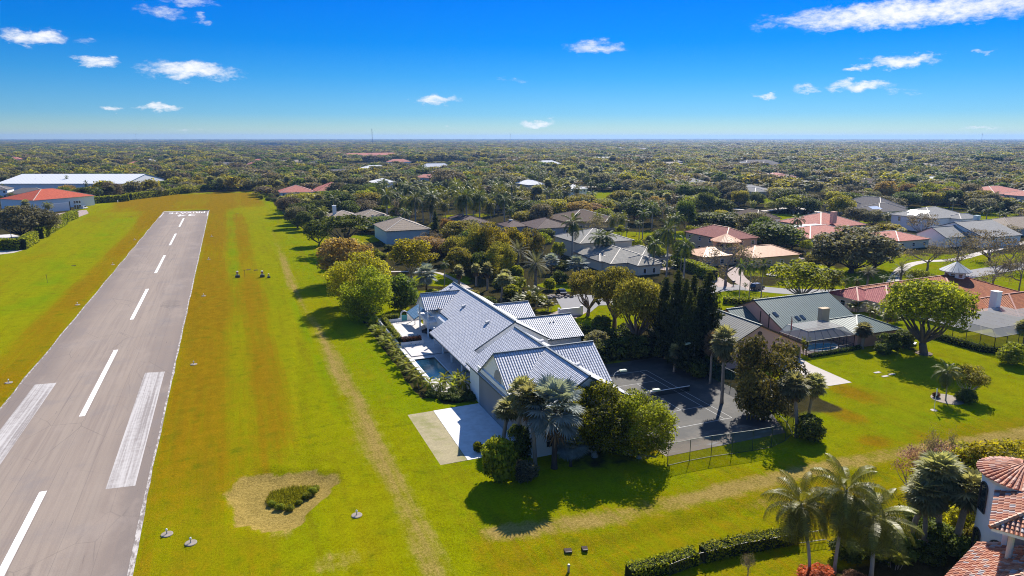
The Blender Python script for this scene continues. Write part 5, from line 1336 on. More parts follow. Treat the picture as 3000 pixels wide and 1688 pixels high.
PROTO['bismarck'] = ([fanpalm('bismarck', g_(111 + k), 5.6, .30, 34, 1.7, 1.75, 1.35, -.75, 24, 'leaf_silver', 'bark_dark', 4, (0, 0), .07) for k in range(2)], 6.8, 8.2)
PROTO['skirt'] = ([fanpalm('skirt', g_(121 + k), 4.6, .3, 30, .7, 1.0, 1.3, -.6, 14, 'leaf_sabal', 'palm_bark', 60, (0, 0), .1) for k in range(2)], 3.8, 5.8)
PALMS = ('royal', 'coconut', 'queen', 'date', 'pygmy', 'areca', 'sabal', 'bismarck', 'skirt')
NAME = {'royal': 'royal_palm', 'coconut': 'coconut_palm', 'queen': 'queen_palm', 'date': 'date_palm', 'pygmy': 'pygmy_palm', 'areca': 'areca_palm', 'sabal': 'cabbage_palm', 'bismarck': 'silver_fan_palm', 'skirt': 'skirted_fan_palm',
        'conifer': 'pine_tree', 'bare': 'bare_tree', 'shrub': 'shrub', 'bigleaf': 'shrub', 'far': 'broadleaf_tree'}
CATN = {'conifer': 'pine tree', 'shrub': 'shrub', 'bigleaf': 'shrub'}
PLANTS = []
def plant(kind, x, y, h, w, label=None, leaf=None, rz=None, z=0.0, group=None, single=False, v=None):
    pr, W0, H0 = PROTO[kind]; i = random.randrange(len(pr)) if v is None else v % len(pr); tm, cm = pr[i]
    nm = NAME.get(kind, 'broadleaf_tree'); cat = CATN.get(kind, 'palm' if kind in PALMS else 'tree')
    r_ = thing(nm, label or '', cat, (x, y, z), random.uniform(0, 6.28) if rz is None else rz, group)
    r_.scale = (w / W0, w / W0, h / H0)
    for n_, me in (('trunk', tm), ('crown', cm)):
        o = bpy.data.objects.new(n_, me); COL.objects.link(o); o.parent = r_
        if n_ == 'crown' and leaf:
            o.material_slots[0].link = 'OBJECT'; o.material_slots[0].material = MATS[leaf]
    PLANTS.append([r_, kind, x, y, h, w, leaf or cm.materials[0].name, label]); return r_
def tree(kind, px, base, top, wpx, leaf=None, label=None, **k):
    x, y, _ = at(px, base); d = math.hypot(math.hypot(x, y), HC * .2)
    dep = depth(x, y) * _cp + HC * _sp
    h = max(1.0, height_at(x, y, top)); w = wpx * dep / 2000.0
    return plant(kind, x, y, h, w, label, leaf, **k)
# ================================================================ PLANTS: where they stand
# (kind, px, base, top, width px, leaf, label)
HAND = [
 # hangar end of the slate-roofed house
 ('sabal', 1512, 1345, 1112, 112, None, 'slim cabbage palm with a straight pale trunk in front of the grey hangar door'),
 ('sabal', 1568, 1366, 1128, 116, None, 'cabbage palm tucked between the slim one and the big silver fan palm'),
 ('sabal', 1474, 1300, 1172, 116, None, 'shorter leaning cabbage palm over the white hangar pavement'),
 ('bismarck', 1624, 1372, 1118, 205, None, 'big silver fan palm spreading before the near gable wall'),
 ('bismarck', 1672, 1366, 1280, 110, None, 'young silver fan palm low beside the white gable wall'),
 ('ficus', 1742, 1338, 1108, 250, None, 'dense yellow-green tree against the near gable end'),
 ('ficus', 1872, 1342, 1136, 225, None, 'dense yellow-green tree beside the tennis fence corner'),
 ('bigleaf', 1462, 1410, 1272, 112, 'leaf_hedge', 'glossy big-leaved shrub at the hangar pavement corner'),
 ('shrub', 1520, 1350, 1240, 80, 'leaf_deep', 'dark upright shrub behind the slim cabbage palm'),
 ('shrub', 1540, 1410, 1352, 84, 'leaf_grey', 'low dull green shrub in the shade under the cabbage palms'),
 ('bigleaf', 1400, 1325, 1292, 30, 'leaf_bright', 'tiny bright sapling on the edge of the white hangar pavement'),
 # left garden trees
 ('oak', 1012, 830, 683, 190, 'leaf_rust', 'broad rust-coloured round tree at the lawn edge'),
 ('ficus', 1052, 900, 735, 200, 'leaf_yellow', 'golden-topped dense tree between the rust tree and the terrace'),
 ('ficus', 1078, 940, 782, 178, 'leaf_bright', 'lime-green dense tree nearest the terrace hedge'),
 ('airy', 1205, 822, 692, 158, 'leaf_yellow', 'bright yellow airy tree in front of the aqua house'),
 ('shrub', 1178, 912, 802, 104, 'leaf_deep', 'dark green shrub tree left of the pale silver fan palm'),
 ('bismarck', 1250, 866, 776, 74, None, 'pale silver fan palm behind the balcony roof'),
 ('queen', 1303, 838, 752, 40, None, 'slender palm by the stone path behind the balcony roof'),
 ('umbrella', 1012, 742, 625, 190, 'leaf_deep', 'wide flat-topped dark tree before the taupe house'),
 ('oak', 872, 668, 598, 78, 'leaf_grey', 'grey-green round tree on the lawn edge near the small pavement'),
 ('broad', 893, 676, 618, 56, 'leaf_deep', 'dark low tree on the lawn edge below the grey round one'),
 ('coconut', 938, 660, 598, 52, None, 'yellowing coconut palm rising from the lawn-edge trees'),
 ('royal', 983, 640, 565, 56, None, 'palm left of the white chimney on the taupe house'),
 ('royal', 1027, 625, 562, 52, None, 'palm just right of the white chimney on the taupe house'),
 ('broad', 785, 573, 540, 36, 'leaf_bright', 'lone small round tree at the far lawn corner'),
 ('broad', 942, 622, 580, 44, 'leaf_yellow', 'orange-yellow tree among the lawn-edge palms'),
 ('airy', 1095, 600, 545, 50, 'leaf_bright', 'yellow-green tree left of the far palm grove'),
 ('oak', 1066, 622, 592, 60, 'leaf_grey', 'grey low tree behind the taupe roof'),
 ('shrub', 1114, 626, 602, 46, 'leaf_hedge', 'clipped round bush behind the taupe roof'),
 ('shrub', 1157, 632, 608, 34, 'leaf_hedge', 'second clipped round bush nearer the grey bare tree'),
 ('wispy', 1197, 645, 603, 58, 'leaf_brown', 'grey leafless-looking tree between the taupe roofs'),
 ('conifer', 1277, 725, 618, 44, None, 'dark narrow pine right of the aqua house'),
 ('oak', 1311, 705, 635, 56, 'leaf_rust', 'rust-tinged dark tree right of the narrow pine'),
 ('sabal', 830, 625, 575, 34, None, 'dark palm clump at the lawn edge by the small pavement'), ('sabal', 862, 622, 572, 40, None, None), ('coconut', 893, 628, 572, 44, None, None),
 # olive group behind the garden
 ('airy', 1330, 770, 688, 90, 'leaf_olive', None), ('ficus', 1385, 790, 655, 112, 'leaf_olive', None), ('ficus', 1442, 792, 648, 116, 'leaf_yellow', None), ('airy', 1500, 778, 660, 104, 'leaf_yellow', None),
 ('ficus', 1550, 768, 665, 92, 'leaf_olive', None), ('broad', 1345, 812, 722, 86, 'leaf_olive', None), ('ficus', 1465, 815, 705, 100, 'leaf_olive', None), ('broad', 1408, 815, 735, 66, 'leaf_deep', None), ('airy', 1590, 745, 680, 60, 'leaf_bright', None),
 ('date', 1517, 800, 690, 92, None, 'dark feathery date palm in front of the olive trees'), ('date', 1569, 848, 722, 104, None, 'largest grey-green date palm nearest the garden driveway'),
 # garden behind the roof
 ('skirt', 1345, 848, 780, 44, None, 'dark skirted fan palm nearest the stone path'), ('skirt', 1428, 850, 772, 44, None, 'dark skirted fan palm in the middle of the garden'), ('skirt', 1395, 838, 775, 40, None, 'paler skirted fan palm between the two dark ones'),
 ('sabal', 1468, 885, 800, 62, None, 'pale round cabbage palm above the small slate gable'), ('areca', 1560, 905, 830, 84, None, 'bright feathery palm clump beside the small slate gable'), ('areca', 1606, 912, 868, 62, None, 'low bright palm clump at the pink garden drive'),
 ('areca', 1520, 902, 850, 64, 'leaf_palm', None), ('bigleaf', 1500, 880, 830, 60, 'leaf_bright', None), ('shrub', 1430, 905, 868, 64, 'leaf_deep', None), ('shrub', 1510, 850, 808, 70, 'leaf_hedge', None), ('shrub', 1380, 880, 848, 60, 'leaf_olive', None),
 ('bigleaf', 1512, 822, 775, 46, 'leaf_bright', None), ('shrub', 1610, 850, 812, 40, 'leaf_bright', None), ('shrub', 1640, 832, 790, 52, 'leaf_deep', None), ('airy', 1635, 770, 705, 50, 'leaf_bright', 'light lime tree at the corner of the cream tiled house'),
 ('bismarck', 1690, 825, 752, 72, None, 'silver-blue palm by the wall of the cream tiled house'), ('bismarck', 1615, 800, 745, 54, None, 'silver fan palm half behind the largest date palm'),
 ('broad', 1600, 710, 664, 60, 'leaf_deep', None), ('bigleaf', 1270, 872, 845, 50, 'leaf_bright', None), ('areca', 1300, 876, 842, 44, None, None), ('sabal', 1480, 842, 790, 40, None, None), ('shrub', 1460, 850, 815, 40, 'leaf_deep', None), ('coconut', 1500, 868, 800, 54, None, None),
 # big olive trees by the court
 ('shade', 1722, 925, 785, 128, 'leaf_olive', 'olive tree with pale trunks overhanging the grey courtyard'), ('shade', 1800, 960, 772, 150, 'leaf_olive', 'olive-gold tree in the middle of the row by the courtyard'), ('shade', 1868, 1018, 800, 170, 'leaf_olive', 'largest olive tree left of the dark pines'),
 ('broad', 1912, 1015, 830, 100, 'leaf_olive', 'narrow olive tree touching the dark pines'),
 ('conifer', 1942, 1048, 812, 115, None, 'dark pine at the end of the row nearest the olive tree'), ('conifer', 1974, 1066, 792, 122, None, 'tallest dark pine standing second in the row'), ('conifer', 1998, 1074, 818, 107, None, 'slim dark pine in the middle of the row'), ('conifer', 2020, 1060, 806, 107, None, 'dark pine just behind the middle of the row'),
 ('conifer', 2061, 1086, 796, 153, None, 'widest dark pine at the end of the row nearest the pink house'), ('conifer', 2010, 1094, 855, 111, None, 'shorter dark pine in front of the row'), ('conifer', 2040, 1080, 840, 105, None, 'dark pine filling the gap before the widest one'),
 ('shrub', 1660, 1015, 962, 84, 'leaf_olive', 'olive bush at the corner of the slate gable'), ('shrub', 1745, 1025, 965, 76, 'leaf_grey', 'greyish bush beyond the slate gable'), ('shrub', 1810, 1048, 985, 96, 'leaf_deep', None), ('shrub', 1870, 1050, 980, 84, 'leaf_deep', None), ('shrub', 1765, 965, 925, 70, 'leaf_deep', None), ('shrub', 1835, 1005, 945, 90, 'leaf_deep', None), ('shrub', 1925, 1050, 985, 60, 'leaf_deep', None),
 ('shrub', 1580, 890, 860, 50, 'leaf_bright', None), ('skirt', 1975, 1090, 1010, 50, None, None), ('shrub', 2085, 1095, 1035, 70, 'leaf_deep', None), ('shrub', 2040, 1108, 1060, 60, 'leaf_deep', None),
 # court side
 ('sabal', 2080, 1124, 975, 60, 'leaf_dead', 'brown-headed dead palm behind the tennis court'), ('sabal', 2114, 1182, 965, 92, None, 'tall pale cabbage palm at the tennis court edge'),
 ('magnolia', 2236, 1228, 972, 218, None, 'large dense dark tree with rusty tips beside the court'),
 ('sabal', 2333, 1280, 1098, 104, None, 'straight pale cabbage palm by the fence corner'), ('sabal', 2365, 1243, 1095, 86, None, 'darker leaning cabbage palm by the fence corner'), ('shrub', 2368, 1290, 1210, 100, 'leaf_deep', 'round dark shrub under the two fence-corner palms'),
 ('shrub', 2200, 1215, 1120, 60, 'leaf_magnolia', None),
 # pink house
 ('skirt', 2525, 1022, 950, 70, 'leaf_grey', 'round grey-green palm at the corner of the pool cage'), ('areca', 2356, 1040, 978, 40, None, 'small bright palm against the pool cage'), ('shrub', 2600, 1030, 975, 70, 'leaf_deep', None), ('shrub', 2648, 1018, 965, 70, 'leaf_deep', None), ('sabal', 2590, 985, 905, 56, None, None), ('areca', 2555, 932, 885, 60, None, None), ('areca', 2505, 915, 868, 56, None, None), ('areca', 2620, 945, 905, 54, None, None), ('shrub', 2470, 890, 850, 50, 'leaf_deep', None), ('shrub', 2585, 1040, 1005, 50, 'leaf_deep', None),
 ('shade', 2706, 1036, 806, 260, 'leaf_bright', 'big bright green tree with a thick trunk before the cupola house'),
 ('airy', 2352, 885, 762, 222, 'leaf_bright', 'spreading bright green tree behind the green metal roof'), ('airy', 2425, 880, 800, 90, 'leaf_bright', None),
 ('coconut', 2770, 1175, 1050, 96, 'leaf_palm', 'feathery palm on the mulch ring of the far lawn'), ('airy', 2832, 1165, 1066, 110, 'leaf_olive', 'low round tree beside the lawn palm'), ('shrub', 2830, 1178, 1140, 70, 'leaf_deep', 'dark shrub under the lawn palm'), ('shrub', 2742, 1165, 1148, 22, 'leaf_redhedge', 'small red shrub on the mulch ring'),
 ('shrub', 2965, 1068, 1000, 90, 'leaf_hedge', 'clipped green bush beside the flat screen cage'), ('sabal', 2998, 1020, 940, 70, None, 'palm cut by the photo edge at the flat screen cage'),
 ('queen', 2473, 880, 800, 36, None, None), ('queen', 2504, 884, 800, 38, None, None), ('date', 2540, 838, 768, 70, None, 'palm on the street verge behind the crimson wing'), ('date', 2637, 832, 762, 74, None, 'fuller palm on the street verge beside the bare trees'),
 ('queen', 2585, 850, 800, 34, None, None), ('queen', 2610, 852, 798, 34, None, None), ('queen', 2660, 850, 798, 34, None, None), ('airy', 2690, 845, 788, 80, 'leaf_bright', None),
 ('oak', 2492, 800, 655, 240, 'leaf_grey', 'huge grey-green oak in front of the red courtyard house'), ('oak', 2560, 790, 690, 150, 'leaf_grey', None), ('oak', 2425, 790, 700, 110, 'leaf_grey', None),
 ('bare', 2715, 795, 705, 130, None, 'leafless spreading tree nearest the street bend'), ('bare', 2800, 800, 690, 150, None, 'leafless tree behind the silver cupola'), ('wispy', 2900, 765, 668, 150, 'leaf_brown', 'grey twiggy tree beyond the cupola roof'), ('bare', 2905, 855, 752, 150, None, 'leafless tree right of the silver cupola'), ('bare', 2985, 855, 745, 110, None, 'leafless tree at the photo edge beyond the terracotta roof'), ('wispy', 2950, 700, 655, 90, 'leaf_brown', None), ('wispy', 2850, 720, 665, 90, 'leaf_brown', None), ('bare', 2955, 790, 700, 110, None, None),
 ('bare', 2125, 838, 712, 180, None, 'leafless grey tree in front of the copper-roofed villa'),
 ('queen', 2164, 890, 742, 50, None, 'thin tall palm, first of three by the black car'), ('queen', 2193, 890, 740, 52, None, 'thin tall palm, middle of three by the black car'), ('queen', 2228, 890, 742, 56, None, 'thin tall palm, last of three by the black car'), ('queen', 2182, 862, 825, 26, None, None),
 # royal palms
 ('royal', 1676, 765, 615, 86, None, 'tall royal palm beside the aqua-white corner of the cream tiled house'), ('royal', 1752, 768, 668, 84, None, 'royal palm in front of the layered tile roof, first of a close pair'), ('royal', 1776, 770, 668, 82, None, 'royal palm in front of the layered tile roof, second of a close pair'), ('royal', 1952, 812, 628, 74, None, 'tallest royal palm with a white trunk behind the pines'), ('royal', 1914, 802, 682, 70, None, 'royal palm left of the white-trunked tallest one'), ('royal', 2003, 816, 682, 74, None, 'royal palm right of the white-trunked tallest one'), ('queen', 1882, 700, 600, 56, None, None), ('queen', 1872, 700, 640, 40, None, None), ('royal', 1700, 640, 598, 30, None, None), ('royal', 2332, 700, 622, 60, None, 'dark palm left of the red courtyard house'), ('coconut', 1756, 680, 615, 40, None, None), ('coconut', 1795, 690, 615, 44, None, None), ('coconut', 1822, 690, 612, 44, None, None), ('royal', 1940, 640, 580, 40, None, None),
 # right-hand middle distance
 ('oak', 2140, 590, 524, 96, 'leaf_grey', None), ('broad', 2066, 640, 556, 60, 'leaf_deep', None), ('broad', 2112, 640, 580, 82, 'leaf_deep', None), ('broad', 2112, 662, 610, 56, 'leaf_olive', 'small round olive tree on the lawn before the white-walled house'), ('broad', 2216, 606, 562, 54, 'leaf_deep', 'dark round lawn tree below the pale roof'), ('broad', 2180, 602, 560, 36, 'leaf_deep', None), ('oak', 2280, 614, 548, 66, 'leaf_grey', None), ('oak', 2368, 626, 565, 80, 'leaf_grey', None), ('oak', 2244, 556, 506, 80, 'leaf_grey', None),
 ('broad', 2228, 716, 632, 70, 'leaf_deep', 'dark tree in front of the white-walled house'), ('broad', 2280, 716, 650, 70, 'leaf_deep', None), ('airy', 2184, 690, 630, 36, 'leaf_bright', None), ('broad', 2008, 680, 574, 64, 'leaf_deep', None), ('broad', 2040, 674, 620, 56, 'leaf_deep', None), ('oak', 2320, 730, 672, 80, 'leaf_grey', None), ('airy', 2360, 745, 700, 50, 'leaf_bright', None),
 ('oak', 1763, 557, 500, 94, 'leaf_grey', 'dark lone oak on the bright far lawn'), ('oak', 1884, 578, 522, 90, 'leaf_grey', None), ('oak', 1958, 596, 538, 92, 'leaf_grey', None), ('broad', 1820, 612, 556, 90, 'leaf_olive', None), ('oak', 1708, 618, 564, 88, 'leaf_grey', None), ('oak', 1600, 632, 582, 60, 'leaf_grey', None), ('wispy', 1876, 642, 594, 76, 'leaf_brown', None), ('oak', 1922, 628, 570, 56, 'leaf_rust', None), ('airy', 1870, 590, 562, 50, 'leaf_yellow', None), ('wispy', 1748, 690, 628, 80, 'leaf_brown', 'grey twiggy tree over the brown hip roof'),
 ('oak', 2500, 660, 604, 80, 'leaf_grey', None), ('oak', 2555, 664, 612, 70, 'leaf_grey', None), ('shrub', 2600, 690, 652, 90, 'leaf_yellow', None), ('coconut', 2595, 660, 618, 40, None, None), ('queen', 2640, 700, 664, 36, None, None), ('broad', 2590, 600, 528, 70, 'leaf_rust', 'rust-brown tree behind the dormer house'), ('broad', 2650, 610, 560, 80, 'leaf_deep', None), ('broad', 2720, 590, 540, 90, 'leaf_deep', None), ('oak', 2840, 600, 530, 70, 'leaf_brown', None), ('royal', 2838, 658, 604, 44, None, 'royal palm on the lawn beyond the solar-panelled house'), ('royal', 2887, 658, 600, 46, None, 'middle royal palm on the lawn below the long hedge'), ('royal', 2936, 670, 612, 48, None, 'royal palm beside the taupe roof at the edge'), ('date', 2917, 596, 555, 40, None, 'palm in front of the coral-roofed villa'), ('areca', 2875, 668, 640, 40, None, None), ('broad', 2600, 720, 680, 40, 'leaf_olive', None),
 # far centre
 ('oak', 1315, 568, 492, 112, 'leaf_brown', 'large grey-brown oak beyond the palm grove'), ('oak', 1462, 560, 505, 108, 'leaf_grey', 'wide grey oak in front of the low white roof'), ('broad', 1460, 572, 535, 50, 'leaf_deep', None), ('broad', 1555, 600, 560, 90, 'leaf_olive', None), ('broad', 1530, 620, 572, 60, 'leaf_grey', None),
 # left of the runway
 ('oak', 68, 697, 592, 168, 'leaf_grey', 'big grey-green oak in the paved yard before the red hangar'), ('oak', 128, 690, 615, 110, 'leaf_grey', 'smaller grey oak overlapping the big one by the clipped hedge'), ('queen', 34, 700, 652, 36, None, 'small palm in the paved yard under the big oak'), ('coconut', 144, 628, 588, 38, None, 'coconut palm in front of the white hangar door'), ('sabal', 80, 640, 586, 30, None, 'palm top above the big oak at the hangar'),
 ('queen', 113, 558, 520, 20, None, None), ('queen', 136, 556, 512, 18, None, None), ('queen', 200, 558, 508, 16, None, None), ('queen', 258, 585, 522, 18, None, 'thin palm rising between hedge and hangar corner'), ('queen', 12, 572, 534, 22, None, None), ('royal', 72, 530, 480, 36, None, None), ('royal', 150, 522, 488, 34, None, None), ('royal', 176, 520, 486, 34, None, None), ('royal', 198, 520, 486, 34, None, None), ('royal', 248, 520, 480, 32, None, None), ('queen', 296, 520, 486, 22, None, None), ('oak', 420, 548, 528, 60, 'leaf_grey', None), ('wispy', 200, 566, 548, 70, 'leaf_brown', None), ('wispy', 250, 572, 552, 70, 'leaf_brown', None), ('wispy', 370, 556, 538, 60, 'leaf_brown', None), ('wispy', 320, 562, 542, 60, 'leaf_brown', None), ('broad', 50, 535, 505, 50, 'leaf_deep', None), ('broad', 20, 540, 508, 50, 'leaf_deep', None), ('airy', 575, 508, 478, 40, 'leaf_yellow', 'yellowish lone tree in the woods beyond the runway'),
 # near corner
 ('coconut', 2372, 1690, 1392, 235, None, 'coconut palm with an upright trunk nearest the clipped fence hedge'), ('coconut', 2443, 1680, 1312, 250, None, 'tallest coconut palm, middle of the near trio'), ('coconut', 2552, 1690, 1432, 290, None, 'leaning coconut palm, last of the near trio towards the turret'),
 ('sabal', 2745, 1600, 1345, 165, None, 'cabbage palm standing behind the others near the turret'), ('sabal', 2792, 1625, 1395, 185, None, 'broad cabbage palm closest to the turret'), ('sabal', 2664, 1590, 1395, 150, None, 'silvery cabbage palm farthest from the turret'), ('sabal', 2705, 1612, 1440, 130, None, None),
 ('airy', 2900, 1500, 1302, 230, 'leaf_yellow', 'yellow-leaved spreading tree behind the turret'), ('wispy', 2745, 1455, 1285, 150, 'leaf_pink', 'thin pinkish-brown tree with sparse blossom on the near lawn'), ('airy', 2985, 1440, 1325, 150, 'leaf_yellow', None), ('airy', 2830, 1480, 1320, 170, 'leaf_yellow', None), ('bare', 2740, 1440, 1268, 110, None, 'bare branches rising out of the pink-blossomed tree'),
 ('airy', 2870, 1560, 1380, 150, 'leaf_yellow', None), ('wispy', 2660, 1440, 1300, 120, 'leaf_pink', None), ('airy', 2800, 1420, 1290, 140, 'leaf_olive', None), ('airy', 2950, 1420, 1290, 160, 'leaf_yellow', None), ('shrub', 2760, 1610, 1530, 120, 'leaf_deep', None), ('shrub', 2600, 1600, 1520, 110, 'leaf_olive', None), ('shrub', 2690, 1560, 1490, 100, 'leaf_deep', None), ('shrub', 2810, 1570, 1480, 110, 'leaf_yellow', None), ('areca', 2620, 1665, 1590, 90, 'leaf_areca', None),
 ('shrub', 2395, 1712, 1665, 120, 'leaf_croton', 'orange-red shrub at the foot of the coconut palms'), ('shrub', 2505, 1716, 1680, 80, 'leaf_redhedge', 'dark red shrub at the foot of the leaning palm'), ('bare', 2190, 1690, 1618, 60, None, 'small bare sapling inside the fenced garden'), ('shrub', 2830, 1655, 1580, 100, 'leaf_deep', None), ('shrub', 2640, 1640, 1560, 110, 'leaf_deep', None), ('shrub', 2560, 1640, 1560, 110, 'leaf_deep', None), ('shrub', 2480, 1640, 1575, 100, 'leaf_deep', None), ('shrub', 2720, 1650, 1590, 90, 'leaf_deep', None), ('shrub', 2860, 1620, 1530, 90, 'leaf_olive', None),
]
for k, px, b_, t_, w_, lf, lb in HAND: tree(k, px, b_, t_, w_, lf, lb)
# palm clumps along the terrace wall
for i in range(13):
    y = 157.5 - i * 3.95; k = ('areca', 'pygmy')[i > 6]
    plant(k, 27.5 + random.uniform(-.3, .3), y + random.uniform(-.5, .5), random.uniform(2.6, 3.4), random.uniform(3.8, 4.7), 'low feathery palm in the row along the terrace wall', 'leaf_areca', group='palms along the terrace wall')
for x, y, h, w in [(31.6, 107.6, 3.6, 3.6), (33.0, 105.9, 3.6, 3.6), (34.0, 107.4, 3.4, 3.4), (30.2, 105.4, 3.2, 3.8), (32.0, 104.0, 2.8, 3.4), (33.9, 104.3, 3.8, 3.8), (28.6, 107.0, 3.0, 3.8)]:
    plant('pygmy', x, y, h, w, 'pygmy date palm in the bed between pool and hangar pavement', 'leaf_areca', group='palms at the pool end')
for x, y, h, w in [(30.5, 102.6, 1.3, 3.2), (33.2, 102.0, 1.4, 3.6), (34.0, 100.6, 1.0, 2.6), (28.5, 104.4, 1.2, 2.6), (31.9, 101.2, 1.1, 2.8)]:
    plant('shrub', x, y, h, w, 'low dark shrub at the edge of the hangar pavement bed', 'leaf_deep', group='bed shrubs by the hangar pavement')
for x, y in [(37.5, 108), (38.8, 106.4), (40.5, 107.5)]: plant('areca', x, y, 6.2, 5, 'palm growing in the gap between the slate roofs', 'leaf_palm', group='palms in the roof gap')
# palm grove in the middle distance
gq = np.random.default_rng(5)
for i in range(46):
    px, b_ = gq.uniform(1105, 1520), gq.uniform(590, 668)
    if b_ > 655 and (1240 < px < 1330): continue
    k = gq.choice(['royal', 'coconut', 'coconut', 'queen']); hh = gq.uniform(68, 108) * (b_ - 403) / 230
    tree(str(k), px, b_, b_ - hh, hh * .62, None, None)
for i in range(26):
    px, b_ = gq.uniform(1800, 2060), gq.uniform(660, 800)
    if 1840 < px < 1900 and b_ > 760: continue
    k = gq.choice(['queen', 'areca', 'shrub', 'broad', 'shrub', 'airy']); hh = {'queen': 62, 'areca': 34, 'shrub': 30, 'broad': 60, 'airy': 50}[str(k)] * (b_ - 403) / 300 * gq.uniform(.8, 1.2)
    tree(str(k), px, b_, b_ - hh, hh * (.9 if k != 'queen' else .5) * (1.4 if k == 'shrub' else 1), {'shrub': 'leaf_bright', 'broad': 'leaf_deep'}.get(str(k)), None)
for i in range(24):
    px, b_ = gq.uniform(1560, 1740), gq.uniform(520, 610)
    k = gq.choice(['royal', 'coconut', 'sabal']); hh = gq.uniform(44, 66) * (b_ - 403) / 170
    tree(str(k), px, b_, b_ - hh, hh * .62, None, None)

# ---------------------------------------------------------------- hedges
def hedge(label, pts, w, h, leaf='leaf_hedge', size=.22, dens=26, z=0.0, rag=.08, group=None):
    g = np.random.default_rng(int(abs(pts[0][0] * 13 + pts[0][1] * 7)) + 3); C = []; N = []
    cx, cy_ = np.mean([p[0] for p in pts]), np.mean([p[1] for p in pts]); core = MB((cx, cy_, z))
    for p, q_ in zip(pts[:-1], pts[1:]):
        p = np.array(p); q_ = np.array(q_); L_ = np.linalg.norm(q_ - p); d = (q_ - p) / L_; s_ = np.array([-d[1], d[0]])
        P4 = [p + s_ * w * .42, p - s_ * w * .42, q_ - s_ * w * .42, q_ + s_ * w * .42]
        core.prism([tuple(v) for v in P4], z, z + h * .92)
        nt = int(L_ * w * dens); ns = int(L_ * h * dens)
        for k, (cnt, nn) in enumerate(((nt, (0, 0, 1)), (ns, (*s_, 0)), (ns, (*(-s_), 0)))):
            a = g.random(cnt) * L_; b_ = g.random(cnt)
            if k == 0: c = p + d * a[:, None] + s_ * ((b_ - .5) * w)[:, None]; zz = np.full(cnt, h)
            else: c = p + d * a[:, None] + np.array(nn[:2]) * w / 2; zz = b_ * h
            zz = zz + rag * np.sin(a * 1.7 + k) * h * .3
            C.append(np.c_[c + g.normal(0, rag, c.shape), zz + g.normal(0, rag, cnt)]); N.append(unit(np.array(nn) + .7 * g.normal(size=(cnt, 3))))
    C = np.concatenate(C); N = np.concatenate(N); C[:, :2] -= (cx, cy_); V, F = leaves(C, N, size, g, .6)
    T_ = thing('hedge', label, 'hedge', (cx, cy_, z), group=group)
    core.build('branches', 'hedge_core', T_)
    cb = bpy.data.objects.new('foliage', mesh_np('hedge_foliage', V, F, leaf, np.repeat(g.random(len(C)), 4))); COL.objects.link(cb); cb.parent = T_
hedge('reddish clipped hedge standing behind the white planter wall on the terrace', [(30.3, 133.9), (34.4, 133.9)], .9, 1.9, 'leaf_redhedge', .10, 90)
hedge('long narrow green hedge on top of the terrace retaining wall', [(30.2, 135), (30.6, 154.2)], .8, 1.75, 'leaf_hedge', .10, 70)
hedge('short green hedge behind the garden wall left of the arched gate', [(31.0, 153.4), (34.2, 153.5)], .9, 1.9, 'leaf_hedge', .10, 70)
hedge('dark tall hedge along the back of the tennis court', [(53, 109.5), (66, 110.5), (75, 110)], 2.4, 3.2, 'leaf_deep', .22, 22, rag=.25)
hedge('dark hedge between the olive trees and the slate gable', [at(1640, 985)[:2], at(1780, 1000)[:2], at(1900, 1040)[:2]], 2.6, 2.6, 'leaf_deep', .24, 20, rag=.25)
hedge('clipped hedge at the base of the pink house pool cage', [(103, 96.6), (110, 96.8), (117.5, 97)], 1.0, .6, 'leaf_deep', .14, 40)
hedge('bushy hedge along the flat screen cage of the cupola house', [(137.9, 98), (138.0, 86), (140.5, 83.4), (150, 82.6)], 1.2, 1.2, 'leaf_deep', .16, 34, rag=.2)
hedge('tall clipped hedge beside the villa driveway below the royal palms', [at(1975, 778)[:2], at(2045, 800)[:2], at(2090, 822)[:2]], 3.0, 3.2, 'leaf_hedge', .28, 14)
hedge('low rounded hedge in the lawn island behind the green metal roof', [at(2118, 888)[:2], at(2200, 893)[:2], at(2245, 888)[:2]], 2.2, 1.6, 'leaf_hedge', .2, 24, rag=.15)
hedge('clipped hedge wall around the paved yard, corner piece', [at(-60, 734)[:2], at(66, 732)[:2], at(103, 708)[:2]], 3.0, 4.2, 'leaf_hedge', .4, 7)
hedge('clipped hedge wall running along the paved yard towards the hangar', [at(118, 700)[:2], at(188, 657)[:2]], 3.0, 4.6, 'leaf_hedge', .42, 7)
hedge('short clipped hedge block by the hangar apron', [at(190, 652)[:2], at(222, 639)[:2]], 3.0, 4.0, 'leaf_hedge', .4, 7)
hedge('clipped hedge from the hangar corner along the runway grass', [at(243, 599)[:2], at(375, 589)[:2]], 4, 4.2, 'leaf_hedge', .5, 5)
hedge('long bright hedge curving round the end of the runway field', [at(378, 586)[:2], at(500, 571)[:2], at(600, 558)[:2], at(690, 553)[:2], at(750, 555)[:2]], 5, 4.2, 'leaf_hedge', .6, 4)
hedge('darker second hedge behind the bright runway hedge', [at(262, 577)[:2], at(380, 560)[:2], at(510, 546)[:2]], 4, 5.2, 'leaf_deep', .6, 4)
hedge('dark straight hedge before the far cream field', [at(0, 496)[:2], at(170, 491)[:2]], 5, 6, 'leaf_deep', .9, 2.2)
hedge('tall clipped hedge in front of the coral-roofed villa', [at(2905, 614)[:2], at(3010, 626)[:2]], 4, 5.5, 'leaf_hedge', .6, 5)
hedge('dark clipped hedge on the far lawn behind the lone oak', [at(1795, 560)[:2], at(1850, 562)[:2]], 4, 5, 'leaf_deep', .7, 4)
hedge('very long dark hedge near the horizon woods', [at(2240, 482)[:2], at(2460, 484)[:2]], 9, 11, 'leaf_deep', 1.4, 1)
hedge('dark boxy hedge block in the far woods at the edge', [at(2840, 488)[:2], at(2935, 490)[:2]], 12, 14, 'leaf_deep', 1.5, 1)
